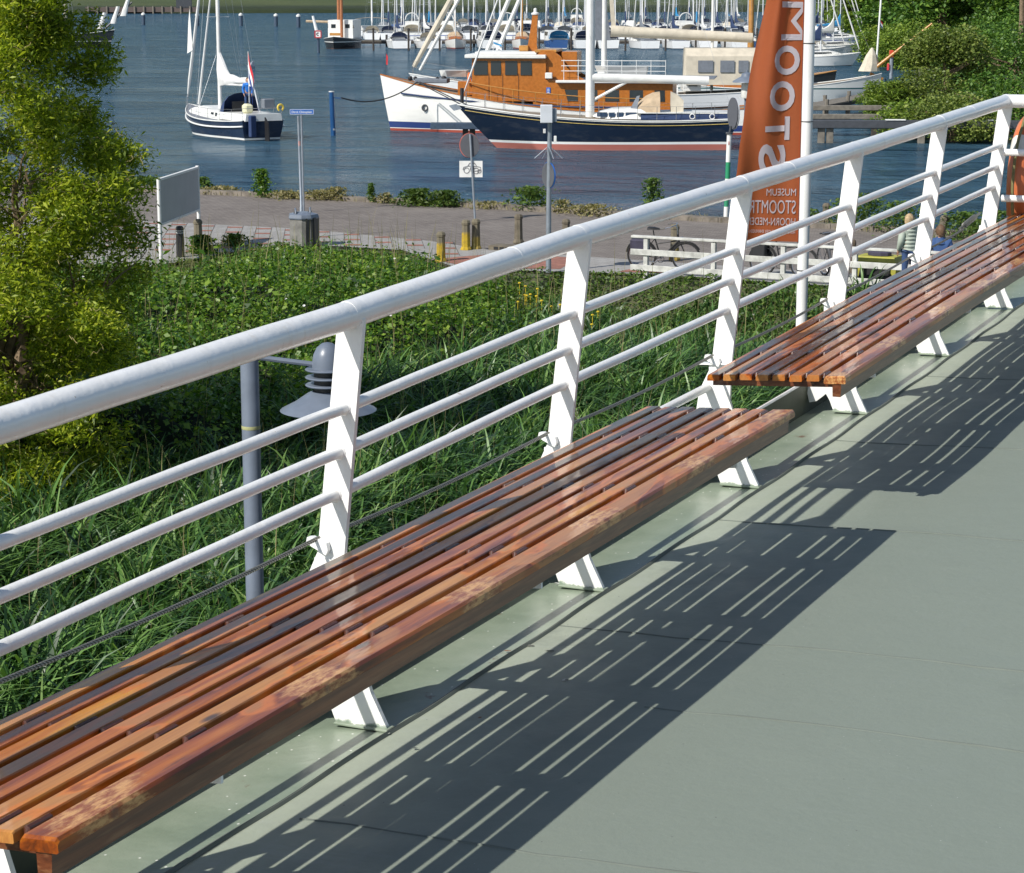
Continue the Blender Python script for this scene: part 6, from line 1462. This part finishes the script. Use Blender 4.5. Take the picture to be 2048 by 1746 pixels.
# ---- boats of the marina: prototypes, then copies
def proto_sloop(hm, cover, hoodm, L=9.5, B=3.05, mast=M_ALU, wood=False, H=12.0, swim=True):
    t = thing('moored_sailing_yacht', 'x', 'sailing yacht')
    e = boat_base(t, L, B, (1.05, 1.0, 1.35), hm, M_VARN if wood else M_GRP, sw=.82, ob=.9, os_=-.2, stripe=M_VARN if wood else None)
    house(t, e, -1.2, 3.0, .5, 1.9, M_VARN if wood else M_GRP, .5)
    for s in (-1, 1): win(t, -.9, 1.6, 1.22, 1.42, s*.9, 'cabin_window', slant=.1)
    hood(t, -1.9, 1.1, .95, 1.0, 1.2, hoodm); b = MB(); b.box((-3.1, 0, 1.0), (2.2, 1.3, .5)); b.build('cockpit', M_CANVG, t)
    rig(t, .6, 1.4, H, L, e, mast, .09, boom=3.6, cover=cover, zb=1.15, sp=2, fr=.07); pulpit(t, e, L)
    b = MB(); b.box((-L/2+.08, 0, .55), (.06, B*.42, .10)); b.build('stern_lettering', M_CANVB, t)
    return t
def proto_motor(hm, top, L=9.0, B=3.2, tall=False):
    t = thing('moored_motor_boat', 'x', 'motor boat'); e = boat_base(t, L, B, (1.15, 1.05, 1.5), hm, M_GRP, sw=.88, ob=.8, os_=-.1, p=2.6)
    b = MB(); b.loft([[Vector((x, -w_, 1.1)), Vector((x+o, -w_*.86, 2.35)), Vector((x+o, w_*.86, 2.35)), Vector((x, w_, 1.1))] for x, w_, o in ((-2.4, 1.35, .05), (1.0, 1.35, -.0), (2.2, 1.1, -.9))], True, True); b.build('cabin', M_GRP, t)
    for s in (-1, 1): win(t, -2.0, .6, 1.65, 2.15, s*1.27, 'cabin_window')
    b = MB(); b.box((-2.41, 0, 1.75), (.04, 1.7, .7)); b.build('aft_window', M_WIN, t)
    hood(t, -4.1, 1.3, 1.1, 1.7, 1.3, top, 'canopy'); pulpit(t, e, L)
    if tall: b = MB(); b.box((-.6, 0, 2.6), (2.6, 2.2, .5)); b.torus((-1.0, 0, 3.1), 1.0, .08, 'X', 12, 5, 0, pi); b.build('flybridge', M_GRP, t)
    b = MB(); b.tube([(-1.2, 0, 2.3), (-1.4, 0, 3.9)], .04, 5); b.build('signal_mast', M_GRP, t)
    return t
PS = [('white', 'navy', proto_sloop(H_WHITE, M_CANVB, M_CANVB)), ('white', 'grey', proto_sloop(H_WHITE, M_CANVG, M_CANVG, 10.2, 3.2, H=13.5)), ('white blue-striped', 'light blue', proto_sloop(H_WHITEB, M_CANVL, M_CANVB, 9)),
      ('white', 'white', proto_sloop(H_WHITE, M_SAIL, M_CANVCR, 9.8)), ('white red-bottomed', 'tan', proto_sloop(H_WHITER, M_CANVC, M_CANVC, 8.8, 2.9, M_VARN2, True)), ('dark blue', 'navy', proto_sloop(H_BLUE, M_CANVB, M_CANVG, 10))]
PM_ = [('white', 'navy', proto_motor(H_WHITE, M_CANVB)), ('blue', 'dark blue', proto_motor(H_BLUE, M_CANVL, 7.5, 2.8)), ('white', 'cream', proto_motor(H_WHITEB, M_CANVCR, 10, 3.4, True))]
ORD = ['first', 'second', 'third', 'fourth', 'fifth', 'sixth', 'seventh', 'eighth', 'ninth', 'tenth', 'eleventh', 'twelfth', 'thirteenth', 'fourteenth', 'fifteenth', 'sixteenth', 'seventeenth', 'eighteenth', 'nineteenth', 'twentieth', 'twenty-first', 'twenty-second', 'twenty-third', 'twenty-fourth']
rb = np.random.default_rng(77); used = set()
def put(kind, X_, Y_, ang, label, sc=1.0):
    src = (PS+PM_)[kind][2]
    if kind in used: o = copy_tree(src)
    else: o = src; used.add(kind)
    o.location = (X_, Y_, 0); o.rotation_euler = (R(rb.normal(0, .5)), 0, ang)
    o['label'] = label; o['group'] = 'boats moored in the marina'; return o
desc = lambda k: (f"{(PS+PM_)[k][0]} sailing yacht with {(PS+PM_)[k][1]} covers" if k < 6 else f"{(PS+PM_)[k][0]} motor boat with {(PS+PM_)[k][1]} canopy")
front = [(792, 0, 1), (848, 3, 1), (909, 4, -1), (976, 6, 1), (1045, 4, -1), (1110, 7, 1), (1162, 6, 1), (1213, 6, 1), (1287, 1, 1), (1352, 0, 1), (1412, 3, 1), (1472, 0, 1), (1535, 5, 1)]
for i, (px, k, s) in enumerate(front):
    p = at(px, 98, 0); put(k, p.x, p.y+5.0, R(90*s+rb.normal(0, 2)+(8 if s > 0 else 0)), f"{desc(k)}, {ORD[i]} in the front marina row from left")
n_ = 0
for row, (Yr, pxs) in enumerate(((352, range(748, 1500, 38)), (392, range(770, 1500, 34)), (440, range(800, 1500, 32)))):
    for i, px in enumerate(pxs):
        k = int(rb.choice([0, 1, 2, 3, 5, 6, 0, 1, 3, 8]))
        Y_ = Yr+rb.normal(0, 2); X_ = (px+rb.normal(0, 6)-1024)/4400*Y_; s = 1 if row != 1 else -1
        put(k, X_, Y_, R(90*s+rb.normal(0, 3)), f"{desc(k)}, {ORD[i]} of the {('second', 'third', 'farthest')[row]} marina row")
for i, (px, py, k, a) in enumerate([(1640, 118, 1, 12), (1668, 132, 0, 5), (1690, 108, 3, 20), (1700, 90, 2, 15), (1655, 80, 0, 30), (1630, 66, 5, 60), (1665, 62, 1, 70), (1700, 66, 3, 80)]):
    p = at(px, py, 0); put(k, p.x-2, p.y, R(a), f"{desc(k)}, {ORD[i]} in the crowd right of the flagpole")
# special front-row boat: black barge with brown masts, and a catamaran-sterned white boat
p = at(690, 98, 0); t = thing('sailing_barge', 'black-hulled barge yacht with white deckhouse and two red-brown masts at the marina entrance', 'sailing barge', (p.x-.6, p.y+5, 0), R(-98), 'boats moored in the marina')
L = 12; e = boat_base(t, L, 4.6, (1.5, 1.2, 1.6), H_BLACK, M_GRP, sw=.6, ob=.3, os_=.2, p=3)
slab(-3.6, 1.6, -1.7, 1.7, 1.3, 3.7, 'deckhouse', M_GRP)
for y in (-1.0, .9): win(t, 1.0, 1.6, 2.6, 3.2, 1.72 if y > 0 else -1.72)
for y in (-.95, .95): b = MB(); b.cbox((1.62, y, 2.9), (.03, .6, .5), .01); b.build('front_window', M_WIN, t)
for x, r_ in ((-1.5, .22), (2.2, .20)): b = MB(); b.tube([(x, .3 if x > 0 else -.9, 1.2), (x, .3 if x > 0 else -.9, 17)], r_, 8); b.build('brown_mast', paint((.40, .15, .06), .5, .15), t, smooth=True)
b = MB(); b.tube([(-.6, -1.5, 3.4), (-.8, -5.2, 3.5)], .18, 6); b.build('gangway', M_CANVC, t)
b = MB(); b.cbox((5.0, 0, 1.9), (.2, 1.4, .35), .04); b.build('wooden_rail', M_VARN2, t)
p = at(741, 76, 0); t = thing('catamaran', 'white twin-sterned cruising catamaran with curved tan roof beside the black barge', 'catamaran', (p.x, p.y+4, 0), R(92), 'boats moored in the marina'); L = 11
for s in (-1, 1):
    rows, e = loft_hull(L, 1.6, (1.2, 1.4, 1.7), sw=.8, ob=.4, os_=-.3); b = MB(); b.loft(rows, False); b.f.append(tuple(range(9))[::-1]); b.xform(Matrix.Translation((0, s*2.0, 0))); b.build('hull', H_WHITE, t, smooth=True)
b = MB(); b.cbox((0, 0, 1.5), (7.5, 5.0, .7), .1); b.build('bridge_deck', M_GRP, t); b = MB(); b.loft([[Vector((x, y, 2.9+.35*cos(y*.5))) for y in (-2.6, -1.3, 0, 1.3, 2.6)] for x in (-5.2, 0)], False); b.build('hard_top', M_CANVC, t)
b = MB(); b.tube([(.5, 0, 1.8), (.5, 0, 17)], .14, 8); b.build('mast', M_GRP, t, smooth=True)

# ---- sailing ship half hidden behind the willow
p = at(80, 96, 0); t = thing('tall_ship', 'dark two-masted sailing ship with white furled headsails half hidden behind the willow', 'sailing ship', (p.x, p.y, 0), R(3)); L = 20
e = boat_base(t, L, 5, (1.8, 1.5, 2.4), H_BLACK, M_TEAK, stripe=M_GRP, sw=.6, ob=.8, os_=.6)
for x in (-4, 3.5): b = MB(); b.tube([(x, 0, 1.5), (x, 0, 20)], .2, 8); b.build('mast', M_CANVCR, t, smooth=True)
for x, z, w_ in ((L/2-2.0, 2.4, .45), (L/2-.2, 3.2, .4), (L/2+1.2, 4.2, .45)): b = MB(); b.loft([[Vector((x+.25*k+w_*(1-.15*k)*cos(a), w_*.7*sin(a), z+.75*k)) for a in [2*pi*j/8 for j in range(8)]] for k in range(4)], True, True); b.build('furled_headsail', M_SAIL, t, smooth=True)
b = MB(); b.tube([(L/2-1.5, 0, 2.3), (L/2+2.4, 0, 6.0)], .13, 6); b.build('bowsprit', M_DARKM, t); slab(-2, 2, -1.2, 1.2, 1.5, 2.5, 'deckhouse', M_VARN)
b = MB()
for x in (-4, 3.5):
    for s in (-1, 1):
        for k in (-1, 0, 1): b.tube([(x+k, s*2.2, 1.8), (x, 0, 15)], .02, 3, False)
b.build('rigging', M_STAY, t)

# ---- marina jetties, piles and other water furniture
M_PILE = paint((.06, .052, .045), .9, .2, name='dark_pile')
for Yj, x0, x1, lab in ((306, 690, 1500, 'front'), (372, 740, 1500, 'second'), (418, 780, 1500, 'third')):
    Xa, Xb = (x0-1024)/4400*Yj, (x1-1024)/4400*Yj
    t = thing('marina_jetty', f'{lab} long low walkway on piles between the rows of moored boats', 'jetty', ((Xa+Xb)/2, Yj, 0))
    b = MB(); b.box((0, 0, .75), (Xb-Xa, 1.6, .2)); b.build('planking', M_PLANK, t)
    b = MB(); b.box((0, -.7, .55), (Xb-Xa, .2, .3)); b.build('side_beam', M_PILE, t)
    for k in range(int((Xb-Xa)/6)): b = MB(); b.lathe([(.16, -1), (.16, 1.6)], (-(Xb-Xa)/2+k*6, .9, 0), 7); b.build('pile', M_PILE, t)
for i, px in enumerate([748, 818, 880, 942, 1010, 1078, 1142, 1186, 1250, 1208+122, 1390, 1448, 1512]):
    p = at(px, 101, 0); b = MB(); b.lathe([(.13, -1.2), (.13, 2.6), (.16, 2.62), (.16, 2.8), (.02, 2.86)], (0, 0, 0), 8)
    o = b.build('mooring_pile', M_PILE); o.location = (p.x, p.y-1, 0); tag(o, f'dark thin mooring pile, {ORD[i]} from the left between the front row of boats', 'mooring pile', 'piles of the front marina row')
M_PILEB = paint((.045, .075, .12), .6, .15, name='blue_grey_pile')
for i, (px, py, y0) in enumerate([(287, 50, 26), (395, 52, 27), (482, 52, 27), (552, 53, 28), (597, 55, 29)]):
    p = at(px, py, 0); h_ = (py-y0)/ppm(p); t = thing('channel_pile', f'blue-grey pile with a white cap standing far out in open water, {ORD[i]} from the left', 'mooring pile', p, 0, 'row of capped piles in open water')
    b = MB(); b.lathe([(.42, -1), (.42, h_-.5)], (0, 0, 0), 10); b.build('pile', M_PILEB, t, smooth=True); b = MB(); b.lathe([(.46, h_-.5), (.46, h_-.2), (.05, h_+.1)], (0, 0, 0), 10); b.build('cap', M_GRP, t, smooth=True)
p = at(637, 106, 0); k = 1/ppm(p); t = thing('channel_marker', 'blue pile with a red-edged white sign and slanting white arm', 'channel marker', p)
b = MB(); b.lathe([(.17, -1), (.17, 30*k)], (0, 0, 0), 10); b.build('pile', M_PILEB, t); b = MB(); b.cbox((0, -.2, 37*k), (.75, .15, .95), .03); b.build('sign_board', M_WHITE, t); b = MB()
for q, d in (((0, -.29, 43.5*k), (.8, .04, .12)), ((0, -.29, 30.5*k), (.8, .04, .12)), ((-.36, -.29, 37*k), (.12, .04, .9)), ((.36, -.29, 37*k), (.12, .04, .9))): b.box(q, d)
b.build('red_border', M_REDF, t); b = MB(); b.torus((0, -.29, 37*k), .16, .05, 'Y', 10, 4, R(60), R(300)); b.build('sign_mark', M_BLACK, t); b = MB(); b.tube([(-.2, 0, 45*k), (-.62, 0, 73*k)], [.22, .15], 8); b.build('slanting_arm', M_WHITE, t)
p = at(668, 271, 0); k = 1/ppm(p); t = thing('mooring_pile', 'thick dark blue mooring pile with pale cap and a side bracket near the white bow', 'mooring pile', p)
M_DBL = paint((.012, .075, .21), .35, .1, name='blue_pile'); b = MB(); b.tube([(0, 0, -1.5), (-.10, 0, 86*k)], .135, 14); b.build('pile', M_DBL, t, smooth=True); b = MB(); b.lathe([(.145, 0), (.145, .05)], (-.10, 0, 86*k), 14); b.build('cap', M_GRP, t)
b = MB(); b.lathe([(.142, 0), (.142, .1)], (0, 0, .28), 14, False); b.build('pale_band', M_GALV, t); b = MB(); b.bar((0, 0, 75*k), (.40, -.05, 74*k), .06, .06); b.bar((.40, -.05, 72*k), (.40, -.05, 79*k), .05, .05); b.build('bracket', M_DBL, t)
P0 = p+Vector((.42, -.05, 75*k)); P1 = Vector((-5.1, 119.9, 2.75))
def rope(a, c_, sag, r_=.03, n=16): return [a.lerp(c_, i/n)-Vector((0, 0, sag*4*(i/n)*(1-i/n))) for i in range(n+1)]
def ropething(lab, a, c_, sag, r_=.028, mat=M_BLACK, nm='mooring_line'):
    b = MB(); b.tube(rope(a, c_, sag), r_, 5); o = b.build(nm, mat, base=tuple(a)); return tag(o, lab, 'rope')
ropething('dark mooring line sagging from the blue pile to the white yacht', P0, P1, .55, .035)
for i, (dx, tg) in enumerate(((0, Vector((-.55, 111.6, 1.05))), (.35, Vector((-.2, 111.6, 1.05))))):
    ropething(('outer', 'inner')[i]+' black line slanting from the white yacht bow down to the small stage', P1+Vector((dx*.4, 0, 0)), tg, .05, .03)
p = at(504, 137, 0); t = thing('radar_reflector_buoy', 'small grey pointed buoy floating alone in open water', 'buoy', p); k = 1/ppm(p)
b = MB(); b.loft([[Vector((.3*cos(a), .3*sin(a), -.2)) for a in (0, 1.57, 3.14, 4.71)], [Vector((.42*cos(a)-.1, .42*sin(a), .25)) for a in (0, 1.57, 3.14, 4.71)], [Vector((.12+.04*cos(a), .04*sin(a), .75)) for a in (0, 1.57, 3.14, 4.71)]], True, True); b.build('float', M_GALV, t)
p = at(935, 275, 0); t = thing('mooring_stage', 'small dark timber stage on a thick pile between the two big boats', 'mooring stage', (p.x, 111.4, 0))
b = MB(); b.cbox((-.3, 0, .92), (2.9, .8, .30), .02); b.build('platform', M_PILEB, t)
for x in (0, .35): b = MB(); b.box((x, 0, .2), (.28, .3, 1.5)); b.build('pile', M_PILE, t)
# black boom on piles, grey timber stage, plank footbridge
y0 = 112.0; xa, xb = (1600-1024)/4400*y0, (2090-1024)/4400*y0
t = thing('floating_boom', 'long black beam on timber piles crossing the water at the right', 'boom', ((xa+xb)/2, y0, 0), R(-2.5)); Lb = xb-xa
b = MB(); b.cbox((0, 0, .95), (Lb, .5, .42), .04); b.build('beam', M_DARKM, t)
for x in (-Lb*.42, -Lb*.385, Lb*.0-.2, Lb*.02+.2, Lb*.45): b = MB(); b.cbox((x, .1, .15), (.34, .34, 1.6), .02); b.build('pile', M_PLANK, t)
for x, w_ in ((-.3-Lb*.10, 1.0), (Lb*.27, .55)): b = MB(); b.cbox((x, -.1, 1.18), (w_, .4, .05), .01); b.build('white_plate', M_WHITE, t)
y0 = 118.0; xa, xb = (1600-1024)/4400*y0, (1798-1024)/4400*y0
t = thing('timber_stage', 'weathered grey double-beam timber stage behind the black boom', 'jetty', ((xa+xb)/2, y0, 0), R(-1)); Lb = xb-xa
for z, yy in ((1.45, .3), (1.02, -.25)): b = MB(); b.cbox((0, yy, z), (Lb, .45, .26), .02); b.build('beam', M_PLANK, t)
b = MB(); b.cbox((-Lb*.27, -.3, .65), (Lb*.45, .3, .45), .02); b.build('lower_beam', M_PLANK, t)
for x in (Lb*.22, Lb*.3, -Lb*.3): b = MB(); b.cbox((x, 0, .3), (.3, .3, 1.6), .02); b.build('pile', M_PILE, t)
A, B_ = Vector((17.2, 128, 1.05)), Vector((24.6, 146, 1.15)); t = thing('footbridge', 'grey plank footbridge running from the bank to the moored barge', 'footbridge', A, math.atan2((B_-A).y, (B_-A).x)); Lb = (B_-A).length
b = MB()
for i in range(int(Lb/.2)): b.box((i*.2, 0, 0), (.18, 1.5, .06))
b.build('planking', M_PLANK, t)
for yy in (-.75, .75): b = MB(); b.cbox((Lb/2, yy, -.12), (Lb, .14, .2), .01); b.build('side_beam', M_PILE, t)
for x in (1, 6, 12, 17):
    for yy in (-.7, .7): b = MB(); b.lathe([(.12, -2), (.12, .35)], (x, yy, 0), 8); b.build('pile', M_PLANK, t)
# lifebuoy post, thin flagpole, distant things
p = at(1782, 150, .8); k = 1/ppm(p); t = thing('lifebuoy_post', 'grey post with bright red life-saving boxes at the edge of the shore bushes', 'lifebuoy post', p)
b = MB(); b.lathe([(.14, -.3), (.14, 40*k)], (0, 0, 0), 10); b.build('post', M_GALV, t); b = MB(); b.cbox((-.05, -.15, 42*k), (8*k, .25, 14*k), .03); b.build('red_box', paint((.65, .07, .03), .5), t); b = MB(); b.cbox((-7*k, -.15, 16*k), (4*k, .2, 14*k), .03); b.build('red_bag', paint((.65, .05, .06), .5), t)
p = at(1752, 135, .3); k = 1/ppm(p); t = thing('white_flagpole', 'thin leaning white pole with a small Dutch flag on the right shore', 'flagpole', p); b = MB(); b.tube([(0, 0, 0), (7*k, 0, 170*k)], .09, 8); b.build('pole', M_WHITE, t)
for j, mt in enumerate((M_REDF, M_WHITE, M_BLUF)): b = MB(); b.add([(3.4*k, -.05, (97-4*j)*k), (11*k, .1, (87-4*j)*k), (11*k, .1, (83-4*j)*k), (3.4*k, -.05, (93-4*j)*k)], [(0, 1, 2, 3)]); b.build('flag_stripe', mt, t)
t = thing('timber_wharf', 'low grey timber wharf along the far shore behind the navy yacht', 'wharf', (-122, 738, 0), R(5))
b = MB(); b.box((0, 0, 1.3), (36, 5, 1.6)); b.build('planking', paint((.13, .10, .09), .9), t); b = MB(); b.box((14, -1, 3.2), (5, 3, 3.0)); b.build('shed', M_DARKM, t)
for x in range(-17, 18, 3): b = MB(); b.lathe([(.3, -1), (.3, 2.4)], (x, -2.7, 0), 6); b.build('pile', M_PLANK, t)
for i, (px, c_) in enumerate([(560, (.05, .05, .06)), (590, (.6, .6, .6)), (625, (.5, .5, .52)), (650, (.03, .04, .06))]):
    Yc = 812; t = thing('parked_car', ['dark', 'white', 'silver', 'black'][i]+' car parked on the far dike at the top edge of the picture', 'car', ((px-1024)/4400*Yc, Yc, 6.75)); mt = paint(c_, .3, name='car_paint')
    b = MB(); b.cbox((0, 0, .6), (4.3, 1.7, .75), .15); b.build('body', mt, t); b = MB(); b.cbox((-.2, 0, 1.2), (2.3, 1.5, .55), .15); b.build('cabin', M_WIN, t)
    for x in (-1.3, 1.3): b = MB(); b.torus((x, -.85, .32), .25, .1, 'Y', 12, 6); b.build('wheel', M_TYRE, t)
